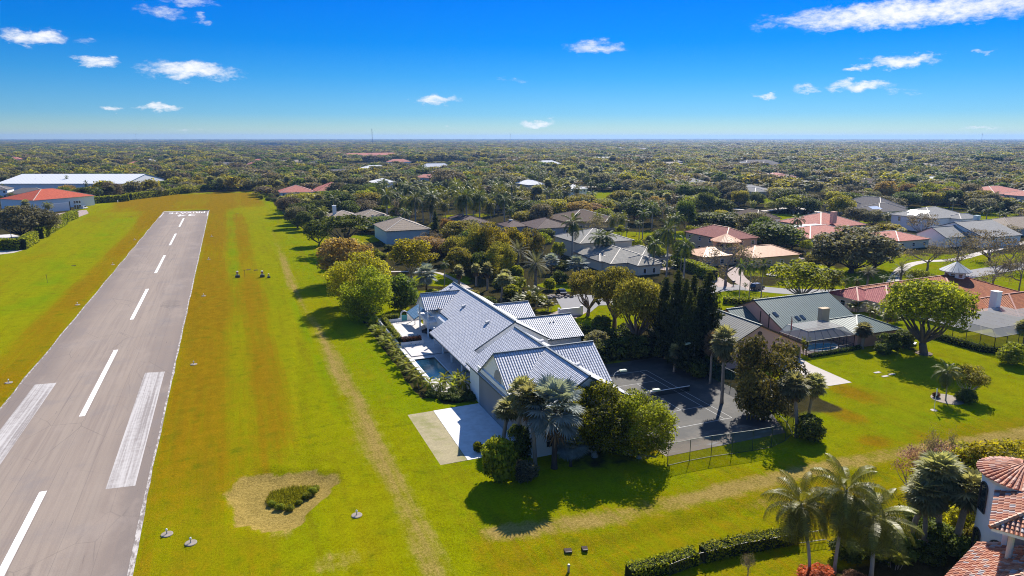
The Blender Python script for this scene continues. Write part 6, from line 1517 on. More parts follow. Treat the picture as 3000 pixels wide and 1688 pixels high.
hedge('low clipped hedge along the fenced garden, end piece', [at(1840, 1702)[:2], at(2036, 1648)[:2]], 1.4, 1.5, 'leaf_hedge', .12, 60)
hedge('low clipped hedge along the fenced garden, long piece', [at(2056, 1642)[:2], at(2180, 1612)[:2], at(2330, 1585)[:2]], 1.4, 1.5, 'leaf_hedge', .12, 60)

gh = np.random.default_rng(77); nh = 0
while nh < 64:
    px, py = gh.uniform(20, 2980), 403 + 92 * gh.random() ** 1.5 + 14
    x, y, _ = at(px, py); d_ = depth(x, y)
    if py > 520 or any(abs(x - f_[0] / 2 - f_[1] / 2) < 40 and abs(y - f_[2] / 2 - f_[3] / 2) < 50 for f_ in FOOT) or (-130 < x < 40 and y < 640): continue
    w_, dd = gh.uniform(18, 42), gh.uniform(14, 24); zr = gh.uniform(7.5, 10.5)
    T = house('distant_house', 'distant house roof scattered in the far woodland', [(x - w_ / 2, x + w_ / 2, y, y + dd, 5, zr, 'x', 'h')], str(gh.choice(['white_paint', 'cream_wall', 'cream_wall'])), str(gh.choice(['roof_whitetile', 'roof_whitetile', 'roof_paleshingle', 'roof_coral', 'roof_taupe', 'roof_greyshingle'])), 'fascia_cream', 'fascia_cream', win=None, group='distant houses in the woodland')
    HOUSES.pop(); nh += 1
# ---------------------------------------------------------------- filling trees of the middle distance, then the far woodland
foot = np.array(FOOT)
roads = [o for o in COL.objects if o.get('kind') == 'structure' and any(s in o.name for s in ('driveway', 'street', 'path', 'yard', 'field', 'apron', 'courtyard'))]
rpts = np.array([v.co[:2] for o in roads for v in o.data.vertices])
tp = [(p[2], p[3]) for p in PLANTS]
def free(x, y, r=4.5, m=0):
    if ((foot[:, 0] - m - 2 < x) & (x < foot[:, 1] + m + 2) & (foot[:, 2] - m - 3 < y) & (y < foot[:, 3] + m + 1)).any(): return False
    for lx, ly, rx, ry in LAWNS:
        if ((x - lx) / rx) ** 2 + ((y - ly) / ry) ** 2 < .9: return False
    if len(rpts) and (np.hypot(rpts[:, 0] - x, rpts[:, 1] - y) < 4.5).any(): return False
    return True
def in_woods(x, y):
    if y < 590:
        if -88 < x < 30 - max(0, y - 300) * .05: 
            return x < -41 and y > 520 + (x + 88) * 1.3
        if x <= -88 and y < 525: return x < -100 and y > 380 and not (-135 < x)
        if 26 < x < 100 and y < 165: return False
        if depth(x, y) < 205: return False
    return True
# keep sight lines open in front of the nearer houses
blk = []
for nm_, hx, hy, hr in HOUSES:
    blk.append((hx, hy, hr))
blk += [((f_[0] + f_[1]) / 2, (f_[2] + f_[3]) / 2, (f_[1] - f_[0]) / 2) for f_ in FOOT[-64:]]
blk += [(l_[0], l_[1], min(l_[2], l_[3]) * .5) for l_ in LAWNS]
BK = np.array(blk)
def ahead(x, y, d):
    la = np.abs((x - BK[:, 0]) * _cy - (y - BK[:, 1]) * _sy); dd = BK[:, 0] * _sy + BK[:, 1] * _cy - d
    return bool(((la < BK[:, 2] + 2) & (dd > 0) & (dd < (38 if d < 350 else .18 * d if d < 640 else .06 * d) + BK[:, 2])).any())
cand = []
gq = np.random.default_rng(17)
def wedge(d0, d1, sp):
    out = []
    n_d = int((d1 - d0) / sp)
    for i in range(n_d):
        d = d0 + (i + .5) * sp; half = .80 * d + 30; m_ = int(2 * half / sp)
        for j in range(m_):
            a = -half + (j + .5 + .5 * (i % 2)) * sp + gq.uniform(-.38, .38) * sp; dd = d + gq.uniform(-.38, .38) * sp
            out.append((a * _cy + dd * _sy, -a * _sy + dd * _cy, dd))
    return out
nb, npalm = sum(1 for p in PLANTS if p[1] not in PALMS and p[1] not in ('shrub', 'bigleaf', 'conifer', 'bare')), sum(1 for p in PLANTS if p[1] in PALMS)
FARPTS = []
tpa = np.array(tp)
LEAFMIX = [('oak', 'leaf_grey'), ('oak', 'leaf_brown'), ('broad', 'leaf_deep'), ('broad', 'leaf_olive'), ('oak', 'leaf_grey'), ('wispy', 'leaf_brown'), ('broad', 'leaf_deep'), ('airy', 'leaf_bright'), ('broad', 'leaf_olive'), ('oak', 'leaf_rust')]
for (x, y, d) in sorted(wedge(190, 950, 13.0), key=lambda c: c[2]):
    if not in_woods(x, y) or not free(x, y): continue
    if (np.hypot(tpa[:, 0] - x, tpa[:, 1] - y) < 6.0).any(): continue
    # trees right in front of a house stay low or are left out
    low = ahead(x, y, d)
    n_ = mnoise.noise((x * .011, y * .011, 2.0)); m_ = mnoise.noise((x * .02, y * .02, 8.0))
    if gq.random() < .10: continue
    pal = gq.random() < (.30 + .5 * m_)
    s0 = screen(x, y)
    zone = (1100 < s0[0] < 1530 and 560 < s0[1] < 672) or (1560 < s0[0] < 1760 and 505 < s0[1] < 615) or (1800 < s0[0] < 2060 and 640 < s0[1] < 790)
    if zone: pal = gq.random() < .85
    if low:
        if gq.random() < .6: continue
        kind, lf = 'shrub', gq.choice(['leaf_hedge', 'leaf_bright', 'leaf_olive', 'leaf_deep']); h, w = gq.uniform(2, 3.4), gq.uniform(4, 7)
    elif pal:
        kind = str(gq.choice(['royal', 'coconut', 'royal', 'queen', 'coconut'] if zone else ['royal', 'coconut', 'sabal', 'queen', 'coconut'])); lf = None; h = gq.uniform(9, 14) if zone else gq.uniform(7.5, 12); w = h * .68
    else:
        kind, lf = LEAFMIX[int(np.clip(gq.normal(4.5 + 5 * n_, 2.4), 0, 9))]; h = gq.uniform(7, 13.5); w = gq.uniform(11, 24)
    s = screen(x, y, h / 2)
    if not (-60 < s[0] < 3060 and s[1] < 1100): continue
    if d < 620 and ((pal and not low and npalm < 292) or ((not pal or low) and nb < 292)):
        plant(kind, x, y, h, w, None, None if lf is None else str(lf))
        if pal and not low: npalm += 1
        else: nb += 1
    else: FARPTS.append((x, y, 0, w * 1.05, h, (8 + int(gq.integers(0, 3))) if pal else int(np.clip(gq.normal(3.5 + 4 * n_, 2.0), 0, 7))))
for d0, d1, sp, wr, hr_ in [(950, 2000, 18, (16, 36), (7, 15)), (2000, 4400, 30, (26, 54), (6, 15)), (4400, 11500, 60, (70, 105), (7, 15))]:
    for (x, y, d) in wedge(d0, d1, sp):
        n_ = mnoise.noise((x * .004, y * .004, 2.0)); m_ = mnoise.noise((x * .009, y * .009, 8.0)); f_ = mnoise.noise((x * .0022, y * .0011, 4.0))
        if not free(x, y, 0, 6): continue
        if d < 2600 and ahead(x, y, d): continue
        if f_ > .40 or mnoise.noise((x * .006, y * .004, 21.0)) > .52: continue
        pal = d < 1900 and gq.random() < .18 + .3 * m_
        h = gq.uniform(*hr_) * (1 + .35 * max(0, n_)); w = gq.uniform(*wr)
        if pal: w = h * 1.0
        FARPTS.append((x, y, 0, w, h, (8 + int(gq.integers(0, 3))) if pal else int(np.clip(gq.normal(3.5 + 4 * n_, 2.0), 0, 7))))
print('plants', len(PLANTS), 'broad', nb, 'palm', npalm, 'far', len(FARPTS), 'hand', len(HAND))
# far woodland: one mass nobody could count, leaf clumps placed by a node tree
src = bpy.data.collections.new('woodland_sources')
SRC = [('far', i % 5, lf, 10, 10) for i, lf in enumerate(['leaf_grey', 'leaf_deep', 'leaf_brown', 'leaf_olive', 'leaf_deep', 'leaf_far', 'leaf_grey', 'leaf_olive'])] + [('queen', 0, 'leaf_palm', 5.6, 11), ('royal', 1, 'leaf_palm', 8, 11.3), ('sabal', 1, 'leaf_sabal', 3.9, 7.8)]
for i, (k, j, lf, W0, H0) in enumerate(SRC):
    me = PROTO[k][0][j % len(PROTO[k][0])][1].copy(); me.materials.clear(); me.materials.append(MATS[lf])
    if k in PALMS: me.polygons.foreach_set('material_index', np.zeros(len(me.polygons), np.int32))
    me.transform(__import__('mathutils').Matrix.Diagonal((1 / W0, 1 / W0, 1 / H0, 1)))
    src.objects.link(bpy.data.objects.new('woodland_clump_%02d' % i, me))
FP = np.array(FARPTS, np.float32)
pm = bpy.data.meshes.new('far_woodland'); pm.vertices.add(len(FP)); pm.vertices.foreach_set('co', FP[:, :3].ravel())
a = pm.attributes.new('scl', 'FLOAT_VECTOR', 'POINT'); a.data.foreach_set('vector', np.stack([FP[:, 3], FP[:, 3], FP[:, 4]], -1).ravel().astype(np.float32))
a = pm.attributes.new('idx', 'INT', 'POINT'); a.data.foreach_set('value', FP[:, 5].astype(np.int32))
a = pm.attributes.new('rot', 'FLOAT', 'POINT'); a.data.foreach_set('value', gq.uniform(0, 6.28, len(FP)).astype(np.float32))
wo = bpy.data.objects.new('far_woodland', pm); COL.objects.link(wo); wo['kind'] = 'stuff'
tag(wo, 'unbroken mass of far subtropical woodland reaching the horizon', 'woodland')
ng = bpy.data.node_groups.new('woodland', 'GeometryNodeTree')
ng.interface.new_socket('Geometry', in_out='INPUT', socket_type='NodeSocketGeometry'); ng.interface.new_socket('Geometry', in_out='OUTPUT', socket_type='NodeSocketGeometry')
N_ = ng.nodes; gi = N_.new('NodeGroupInput'); go = N_.new('NodeGroupOutput'); ip = N_.new('GeometryNodeInstanceOnPoints'); ci = N_.new('GeometryNodeCollectionInfo')
ci.inputs['Collection'].default_value = src; ci.inputs['Separate Children'].default_value = True; ci.inputs['Reset Children'].default_value = True
def named(ty, nm_):
    nd = N_.new('GeometryNodeInputNamedAttribute'); nd.data_type = ty; nd.inputs['Name'].default_value = nm_; return nd.outputs['Attribute']
mp = N_.new('GeometryNodeMeshToPoints')
cx = N_.new('ShaderNodeCombineXYZ'); er = N_.new('FunctionNodeEulerToRotation')
lk = ng.links.new
lk(gi.outputs[0], mp.inputs[0]); lk(mp.outputs[0], ip.inputs['Points']); lk(ci.outputs[0], ip.inputs['Instance']); ip.inputs['Pick Instance'].default_value = True
lk(named('INT', 'idx'), ip.inputs['Instance Index']); lk(named('FLOAT', 'rot'), cx.inputs[2]); lk(cx.outputs[0], er.inputs[0]); lk(er.outputs[0], ip.inputs['Rotation']); lk(named('FLOAT_VECTOR', 'scl'), ip.inputs['Scale'])
lk(ip.outputs[0], go.inputs[0])
md = wo.modifiers.new('woodland', 'NODES'); md.node_group = ng
# ================================================================ SMALL THINGS
def prt(T_, name, fn, mat, parent=None, **k):
    b = MB(); fn(b); return b.build(name, mat, parent or T_, **k)
# runway edge lights on concrete pads
LIGHTS = [(-9.1, 137.8, 'runway lamp on a pale pad right of the dashes, level with the worn bars'), (-38.9, 139.2, 'runway lamp on a pale pad at the left runway edge'), (-38.9, 201.3, 'runway lamp left of the runway, second up the edge'), (-9.0, 199.9, 'runway lamp right of the runway, second up the edge'),
          (-38.9, 263, 'runway lamp left of the runway, third up the edge'), (-9.0, 262, 'runway lamp right of the runway, third up the edge'), (-38.9, 325, 'runway lamp left of the runway, fourth up the edge'), (-9.0, 324, 'runway lamp right of the runway, fourth up the edge'),
          (-9.42, 76.2, 'lamp on a round concrete pad nearest the runway kerb'), (-6.94, 73.4, 'lamp on a round concrete pad in front of the kerb-side one'), (10.4, 72.2, 'lamp on a lone round pad in the lawn beyond the drain pit')]
L0 = thing('runway_lamp', LIGHTS[0][2], 'runway lamp', (*LIGHTS[0][:2], 0), group='runway edge lamps')
prt(L0, 'pad', lambda b: b.lathe([(.62, -.1), (.62, .08), (.55, .11)], n=18), 'rock')
prt(L0, 'stem', lambda b: b.lathe([(.10, .1), (.06, .16), (.05, .5)], n=8), 'galv')
prt(L0, 'lens', lambda b: b.lathe([(.09, .5), (.12, .55), (.11, .66), (.04, .74)], n=10), 'white_paint')
for x, y, lb in LIGHTS[1:]: dup(L0, (x, y, 0), label=lb)
# approach-slope light boxes
def papi(x, y, lb, s=1.0):
    T_ = thing('approach_light_box', lb, 'light unit', (x, y, 0), 0, 'light units right of the runway'); T_.scale = (s, s, s)
    prt(T_, 'base', lambda b: b.box(-.9, .9, -.55, .55, -.05, .95), 'dark_metal')
    prt(T_, 'column', lambda b: b.lathe([(.42, .95), (.36, 1.3), (.36, 1.7)], n=12), 'galv')
    prt(T_, 'beacon', lambda b: b.lathe([(.3, 1.7), (.42, 1.8), (.42, 2.3)], n=12), 'fascia_red')
    prt(T_, 'cap', lambda b: b.lathe([(.46, 2.3), (.44, 2.62), (.1, 2.75)], n=12), 'white_paint')
papi(0.0, 223.7, 'black-based light unit standing alone beside the short post', .75); papi(7.1, 221.4, 'black-based light unit next to the smaller one', .75); papi(8.9, 219.4, 'smaller light unit at the end of the trio', .5)
tag(MB().bar((0, 0, 0), (0, 0, 2.2), .08).bar((-.35, 0, 2.2), (.35, 0, 2.2), .08).build('marker_post', 'dark_metal', loc=(2.1, 223.2, 0)), 'thin dark post with a crossbar between the light units', 'post')
x, y, _ = at(139, 829); tag(MB().bar((0, 0, 0), (0, 0, 2.4), .08).bar((-.3, 0, 2.4), (.3, 0, 2.4), .1).build('marker_post', 'dark_metal', loc=(x, y, 0)), 'thin dark post alone in the left-hand grass', 'post')
def inlet(px, py, lb, w=1.3):
    x, y, _ = at(px, py); T_ = thing('storm_drain', lb, 'drain inlet', (x, y, 0), random.uniform(-.3, .3), 'storm drains in the grass')
    prt(T_, 'collar', lambda b: b.box(-w / 2, w / 2, -.3, .3, -.1, .13), 'bark_dark'); prt(T_, 'opening', lambda b: b.box(-w / 2 + .06, w / 2 - .06, -.38, -.302, -.02, .12), 'dark_metal')
for px, py, lb, *ww in [(384, 636, 'dark storm drain left of the runway near its far end'), (696, 627, 'dark storm drain right of the runway near its far end'), (216, 779, 'dark storm drain in the left grass halfway along'), (728, 791, 'dark storm drain behind the light units'), (750, 792, 'small dark drain beside the one behind the light units'), (1664, 1614, 'open pipe end in the near lawn ditch', .8), (1713, 1608, 'second pipe end in the near lawn ditch', .6)]: inlet(px, py, lb, *ww)
x, y, _ = at(1666, 1676); tag(MB().lathe([(.14, -.1), (.14, .7), (.16, .72), (.10, .86)], n=10).build('utility_marker', 'galv', loc=(x, y, 0)), 'short grey utility marker post on the near lawn', 'marker post')
for px, py, lb in [(345, 593, 'white marker on the grass before the runway hedge'), ]:
    x, y, _ = at(px, py); tag(MB().lathe([(.3, -.1), (.3, 1.3), (.1, 1.6)], n=8).build('field_marker', 'white_paint', loc=(x, y, 0)), lb, 'marker')
for px, py in [(2570, 1092), (2593, 1103), (2612, 1097)]:
    x, y, _ = at(px, py); tag(MB().box(-.7, .7, -.3, .3, -.02, .07).build('lawn_slab', 'concrete_drive', loc=(x, y, 0)), 'small pale slab set in the lawn beyond the garden pavement', 'slab', 'slabs in the lawn')
# golf flag
x, y, _ = at(2736, 1202); T_ = thing('golf_flag', 'tall thin golf flag pole with a pale flag on the lawn', 'golf flag', (x, y, 0))
prt(T_, 'pole', lambda b: b.tube([(0, 0, 0), (0, 0, 3.7)], .04), 'white_paint')
prt(T_, 'flag', lambda b: b.add([(.03, 0, 3.65), (.35, .05, 3.5), (.25, .02, 3.0), (.42, .06, 2.5), (.06, 0, 2.3), (.03, .03, 3.65), (.35, .08, 3.5), (.25, .05, 3.0), (.42, .09, 2.5), (.06, .03, 2.3)], [(0, 4, 3, 2, 1), (5, 6, 7, 8, 9)] + [(i, (i + 1) % 5, 5 + (i + 1) % 5, 5 + i) for i in range(5)]), 'white_paint')
prt(T_, 'cup', lambda b: b.lathe([(.5, -.02), (.5, .03)], n=16), 'concrete_drive')
# flagpole at the pink house
T_ = thing('flagpole', 'short flagpole with a furled striped flag by the green metal roof', 'flagpole', (102.4, 101.5, 0))
prt(T_, 'pole', lambda b: b.tube([(0, 0, 0), (0, 0, 7.4)], .05), 'galv'); plain('flag_cloth', (.50, .12, .12), .8, .1, var=.3, nscale=3)
prt(T_, 'flag', lambda b: b.tube([(.06, 0, 7.1), (.16, .03, 6.2), (.12, 0, 5.3), (.2, .02, 4.4)], [.05, .14, .12, .16], 6), 'flag_cloth')
# tennis court: net, lamps, fence
T_ = thing('tennis_net', 'dark tennis net with white band across the shaded court', 'tennis net', (XC, 90.3, 0))
for s in (-1, 1): prt(T_, 'post', lambda b: b.tube([(s * 6.4, 0, 0), (s * 6.4, 0, 1.1)], .06), 'green_post')
prt(T_, 'band', lambda b: b.box(-6.4, 6.4, -.04, .04, .93, 1.03), 'white_paint'); sheer('net_mesh', (.01, .012, .012), .6)
prt(T_, 'mesh', lambda b: b.add([(-6.4, 0, .05), (6.4, 0, .05), (6.4, 0, .92), (-6.4, 0, .92)], [(0, 1, 2, 3)]), 'net_mesh')
def court_lamp(x, y, s, lb):
    T_ = thing('court_lamp', lb, 'lamp post', (x, y, 0), 0, 'tennis court lamps')
    prt(T_, 'pole', lambda b: b.tube([(0, 0, 0), (0, 0, 5.6), (s * .15, 0, 6.0), (s * .6, 0, 6.25), (s * 1.2, 0, 6.28)], [.07, .06, .055, .05, .05], 8), 'galv')
    prt(T_, 'lamp_head', lambda b: b.add([(s * 1.1, -.28, 6.2), (s * 2.2, -.34, 6.12), (s * 2.2, .34, 6.12), (s * 1.1, .28, 6.2), (s * 1.1, -.22, 6.42), (s * 2.2, -.3, 6.38), (s * 2.2, .3, 6.38), (s * 1.1, .22, 6.42)], [(0, 3, 2, 1), (4, 5, 6, 7), (0, 1, 5, 4), (1, 2, 6, 5), (2, 3, 7, 6), (3, 0, 4, 7)]), 'lamp_green')
court_lamp(53.6, 79.2, 1, 'green-headed court lamp nearest the two dense trees'); court_lamp(53.6, 88.4, 1, 'green-headed court lamp at the tip of the slate gable'); court_lamp(53.6, 98.2, 1, 'green-headed court lamp over the olive bush')
court_lamp(75.2, 96.6, -1, 'pale court lamp in front of the dark pines'); court_lamp(74.1, 76.4, -1, 'pale court lamp half hidden by the rusty-tipped tree')
T_ = thing('tennis_fence', 'tall green chain-link fence round the tennis court', 'fence', (62, 80, 0))
line = [(50.4, 68.9), (54.0, 69.0), (57.4, 68.85), (60.6, 68.5), (63.8, 68.15), (67.0, 68.0), (70.4, 68.9), (73.2, 70.4), (75.3, 73.6), (76.7, 77.2), (77.4, 81), (77.4, 85), (77.4, 89), (77.4, 93), (77.4, 97), (77.4, 101), (77.4, 105), (77.4, 108)]
W2 = lambda p: (p[0] - 62, p[1] - 80)
for p in line: prt(T_, 'post', lambda b: b.tube([(*W2(p), -.1), (*W2(p), 3.1)], .045), 'green_post')
prt(T_, 'rail', lambda b: [b.bar((*W2(p), z), (*W2(q_), z), .05) for p, q_ in zip(line[:-1], line[1:]) for z in (3.08, .06)], 'green_post')
prt(T_, 'mesh', lambda b: [b.add([(*W2(p), .05), (*W2(q_), .05), (*W2(q_), 3.05), (*W2(p), 3.05)], [(0, 1, 2, 3)]) for p, q_ in zip(line[:-1], line[1:])], 'chain_link')
# black picket fence by the near hedge
T_ = thing('picket_fence', 'thin black metal picket fence behind the low clipped hedge', 'fence', (0, 0, 0))
fl = [at(*p)[:2] for p in ((1960, 1690), (2040, 1658), (2180, 1625), (2330, 1598), (2420, 1585))]
prt(T_, 'rail', lambda b: [b.bar((*p, z), (*q_, z), .05) for p, q_ in zip(fl[:-1], fl[1:]) for z in (.2, 1.35)], 'bronze_frame')
def pick(b):
    for p, q_ in zip(fl[:-1], fl[1:]):
        n_ = int(math.dist(p, q_) / .16)
        for i in range(n_):
            x, y = p[0] + (q_[0] - p[0]) * i / n_, p[1] + (q_[1] - p[1]) * i / n_; b.bar((x, y, .05), (x, y, 1.35), .03)
prt(T_, 'pickets', pick, 'dark_metal')
# low rails by the turret villa
for i, (p, q_) in enumerate([((2640, 1600), (2860, 1640))]):
    a, c = at(*p), at(*q_); T_ = thing('rope_rail', 'low pale rail between bollard posts beside the turret', 'rail', a)
    for k in range(4): prt(T_, 'post', lambda b: b.tube([((c[0] - a[0]) * k / 3, (c[1] - a[1]) * k / 3, 0), ((c[0] - a[0]) * k / 3, (c[1] - a[1]) * k / 3, 1.3)], .1, 8), 'bark_pale')
    prt(T_, 'rail', lambda b: b.tube([(0, 0, 1.1), (c[0] - a[0], c[1] - a[1], 1.1)], .05), 'bark_pale')
# stone heap, gate wall, mailbox
x, y, _ = at(1617, 872); g4 = np.random.default_rng(4)
RK = MB()
for i in range(26):
    px_, py_ = g4.normal(0, 2.2), g4.normal(0, 1.0); r_ = g4.uniform(.3, .7); RK.lathe([(r_ * .6, 0), (r_, r_ * .4), (r_ * .7, r_ * .9), (r_ * .1, r_ * 1.1)], (px_, py_, 0), 7)
tag(RK.build('rock_pile', 'rock', loc=(x, y, 0)), 'low brown rock pile beside the grey courtyard', 'rock pile')
x, y, _ = at(1672, 925); tag(MB().box(-3, 2.6, -.2, .2, 0, 1.9).box(2.6, 3.2, -.3, .3, 0, 2.3).box(-3.4, -3, -.3, .3, 0, 2.2).build('courtyard_wall', 'white_paint', loc=(x, y, 0)), 'white gate wall between the slate gable and grey courtyard', 'gate wall')
x, y, _ = at(2148, 838); T_ = thing('mailbox', 'dark mailbox on a post by the curved driveway', 'mailbox', (x, y, 0)); prt(T_, 'post', lambda b: b.box(-.1, .1, -.1, .1, 0, 1.1), 'dark_metal'); prt(T_, 'box', lambda b: b.tube([(-.45, 0, 1.4), (.45, 0, 1.4)], .32, 10), 'dark_metal')
tag(MB().lathe([(1.7, 0), (1.9, .35), (1.6, .4)], n=20).build('planter_ring', 'bark_pale', loc=at(2262, 808)), 'round low planter ring in the curved drive lawn', 'planter')
x, y, _ = at(2706, 1036); tag(MB().lathe([(1.6, -.1), (1.6, .12), (.2, .2)], n=18).build('mulch_ring', 'bark', loc=(x, y, 0)), 'brown mulch ring round the big bright green tree', 'mulch ring')
x, y, _ = at(2775, 1170); tag(MB().lathe([(2.4, -.1), (2.4, .06), (.2, .12)], n=20).build('mulch_ring', 'rock', loc=(x, y, 0)), 'pale mulch ring under the lawn palm', 'mulch ring')
x, y, _ = at(2678, 1012); T_ = thing('garden_bench', 'grey garden bench beside the trunk of the bright green tree', 'bench', (x, y, 0), .5)
prt(T_, 'seat', lambda b: b.box(-.9, .9, -.3, .3, .42, .5), 'galv'); prt(T_, 'backrest', lambda b: b.box(-.9, .9, .28, .36, .5, 1.0), 'galv')
for s in (-1, 1): prt(T_, 'leg', lambda b: b.box(s * .8 - .05, s * .8 + .05, -.28, .3, 0, .42), 'dark_metal')
# cars
def car(px, py, rz, mat, lb, tall=0, L_=4.7):
    x, y, _ = at(px, py); T_ = thing('parked_car', lb, 'car', (x, y, .03), rz); w = .92; h = 1.45 + tall
    prof = [(-L_ / 2, .35), (-L_ / 2 + .05, .85), (-L_ / 2 + (.15 if tall else .75), .98), (-L_ / 2 + (.35 if tall else 1.25), h), (.55, h), (1.2, 1.0), (L_ / 2 - .25, .88), (L_ / 2, .6), (L_ / 2, .3)]
    def bd(b):
        n_ = len(prof); ins = lambda z: w - .16 * max(0, z - .9)
        vs = [(a, -ins(z), z) for a, z in prof] + [(a, ins(z), z) for a, z in prof]
        b.add(vs, [tuple(range(n_)), tuple(range(2 * n_ - 1, n_ - 1, -1))] + [((i + 1) % n_, i, n_ + i, n_ + (i + 1) % n_) for i in range(n_)])
    prt(T_, 'body', bd, mat)
    x0 = prof[3][0]
    for s in (-1, 1): prt(T_, 'window', lambda b: b.add([(x0 - .02, s * (w - .06), 1.02), (1.0, s * (w - .06), 1.02), (.5, s * (w - .1), h - .12), (x0 + .1, s * (w - .1), h - .12)] + [(x0 - .02, s * (w + .0), 1.02), (1.0, s * (w + .0), 1.02), (.5, s * (w - .05), h - .12), (x0 + .1, s * (w - .05), h - .12)], [(4, 5, 6, 7) if s < 0 else (7, 6, 5, 4)]), 'glass_dark')
    prt(T_, 'windscreen', lambda b: b.add([(1.22, -.72, 1.03), (1.22, .72, 1.03), (.62, .68, h - .06), (.62, -.68, h - .06)], [(0, 1, 2, 3)]), 'glass_dark')
    prt(T_, 'rear_window', lambda b: b.add([(prof[2][0] - .02, -.7, 1.05), (prof[2][0] - .02, .7, 1.05), (x0 - .03, .66, h - .08), (x0 - .03, -.66, h - .08)], [(3, 2, 1, 0)]), 'glass_dark')
    for a in (-1.4, 1.4):
        for s in (-1, 1):
            tyre = prt(T_, 'wheel', lambda b: b.tube([(a, s * (w - .18), .33), (a, s * (w + .02), .33)], .33, 14), 'black_rubber')
            prt(T_, 'rim', lambda b: b.tube([(a, s * (w + .021), .33), (a, s * (w + .03), .33)], .2, 10), 'galv', tyre)
    for s in (-1, 1): prt(T_, 'headlight', lambda b: b.box(L_ / 2 - .12, L_ / 2 + .01, s * .62 - .16, s * .62 + .16, .62, .76), 'white_paint')
car(2218, 848, .25, 'car_black', 'black four-wheel drive parked on the street by the three thin palms', .4)
car(1645, 862, 1.4, 'car_black', 'dark car at the edge of the grey courtyard')
car(247, 612, 1.2, 'car_white', 'white car parked at the corner of the red-roofed hangar', .3)
car(166, 645, .2, 'car_silver', 'silver car half hidden by the clipped hedge at the yard', .1)
car(2378, 628, .1, 'car_white', 'white van under the lawn oaks by the garden drive', .6)
car(2398, 630, .15, 'car_silver', 'silver car next to the white van under the lawn oaks')
car(10, 575, .3, 'car_white', 'white car by the charcoal roofs near the barn', .2)
car(258, 586, .4, 'car_silver', 'pale car behind the hangar hedge', .1)
x, y, _ = at(556, 549); T_ = thing('bus', 'dark bus parked beyond the bright runway hedge', 'bus', (x, y, 0), .15)
prt(T_, 'body', lambda b: b.box(-7, 7, -1.3, 1.3, .5, 3.6), 'bronze_frame'); prt(T_, 'roof', lambda b: b.box(-6.9, 6.9, -1.2, 1.2, 3.6, 3.8), 'soffit')
for a in (-4.5, 4.2):
    for s in (-1, 1): prt(T_, 'wheel', lambda b: b.tube([(a, s * 1.1, .5), (a, s * 1.34, .5)], .5, 12), 'black_rubber')
prt(T_, 'window', lambda b: b.box(-6.5, 6.5, -1.32, -1.301, 2.0, 3.2), 'glass_dark')
x, y, _ = at(590, 551); T_ = thing('pickup_truck', 'dark pickup beside the bus beyond the runway hedge', 'pickup', (x, y, 0), .1)
prt(T_, 'body', lambda b: (b.box(-3, 3, -1, 1, .5, 1.2), b.box(-.6, 1.4, -.9, .9, 1.2, 2.0)), 'car_black')
for a in (-1.9, 1.9):
    for s in (-1, 1): prt(T_, 'wheel', lambda b: b.tube([(a, s * .8, .45), (a, s * 1.02, .45)], .45, 10), 'black_rubber')
# far mast
x, y, _ = at(1091, 415); d_ = depth(x, y)
T_ = thing('radio_mast', 'thin lattice radio mast standing on the horizon', 'mast', (x * .55, y * .55, 0)); hm = height_at(x * .55, y * .55, 377)
prt(T_, 'lattice', lambda b: ([b.bar((s * 1.2, q_ * 1.2, 0), (s * 1.0, q_ * 1.0, hm), .5) for s in (-1, 1) for q_ in (-1, 1)], [b.bar((-1.2, -1.2, z), (1.2, -1.2, z + hm / 22), .3) for z in np.arange(0, hm * .95, hm / 22)]), 'dark_metal')
prt(T_, 'antenna_drum', lambda b: (b.lathe([(2.2, hm * .80), (2.2, hm * .83)], n=10), b.lathe([(2.0, hm * .90), (2.0, hm * .93)], n=10)), 'galv')
for px in (1495, 400, 2875):
    x, y, _ = at(px, 416); x *= .5; y *= .5; h_ = height_at(x, y, 391)
    tag(MB().bar((0, 0, 0), (0, 0, h_), .8).bar((-1.4, 0, h_ * .92), (1.4, 0, h_ * .92), .5).build('far_mast', 'galv', loc=(x, y, 0)), {1495: 'hair-thin distant mast near the middle of the horizon', 400: 'hair-thin distant mast over the runway woods', 2875: 'hair-thin distant mast at the far right horizon'}[px], 'mast')
def poly_in(p, P_):
    s = False
    for (x0, y0), (x1, y1) in zip(P_, P_[1:] + P_[:1]):
        if (y0 > p[1]) != (y1 > p[1]) and p[0] < (x1 - x0) * (p[1] - y0) / (y1 - y0) + x0: s = not s
    return s
# reeds in the drain pit
gr = np.random.default_rng(9); C = []
while len(C) < 4200:
    p = gr.uniform((.9, 76.5), (7.2, 83.0))
    if poly_in(p, [(.9, 80.2), (1.6, 82.6), (4.5, 83.0), (7.0, 82.0), (6.6, 80.2), (4.6, 79.0), (3.6, 77.4), (2.2, 78.2)]): C.append(p)
C = np.array(C); n_ = len(C); az = gr.uniform(0, 6.28, n_); hgt = gr.uniform(.15, .5, n_); wd = .04; zb = -.72
dx, dy = np.cos(az), np.sin(az); lx, ly = gr.normal(0, .18, n_), gr.normal(0, .18, n_)
V = np.stack([np.c_[C[:, 0] - dx * wd, C[:, 1] - dy * wd, np.full(n_, zb)], np.c_[C[:, 0] + dx * wd, C[:, 1] + dy * wd, np.full(n_, zb)], np.c_[C[:, 0] + lx + dx * wd * .4, C[:, 1] + ly + dy * wd * .4, zb + hgt], np.c_[C[:, 0] + lx - dx * wd * .4, C[:, 1] + ly - dy * wd * .4, zb + hgt]], 1).reshape(-1, 3)
rd = bpy.data.objects.new('reeds', mesh_np('reeds', V, np.arange(4 * n_).reshape(-1, 4), 'leaf_reed', np.repeat(gr.random(n_), 4))); COL.objects.link(rd); rd['kind'] = 'stuff'
tag(rd, 'dense green reeds on the floor of the sandy drain pit', 'reeds')

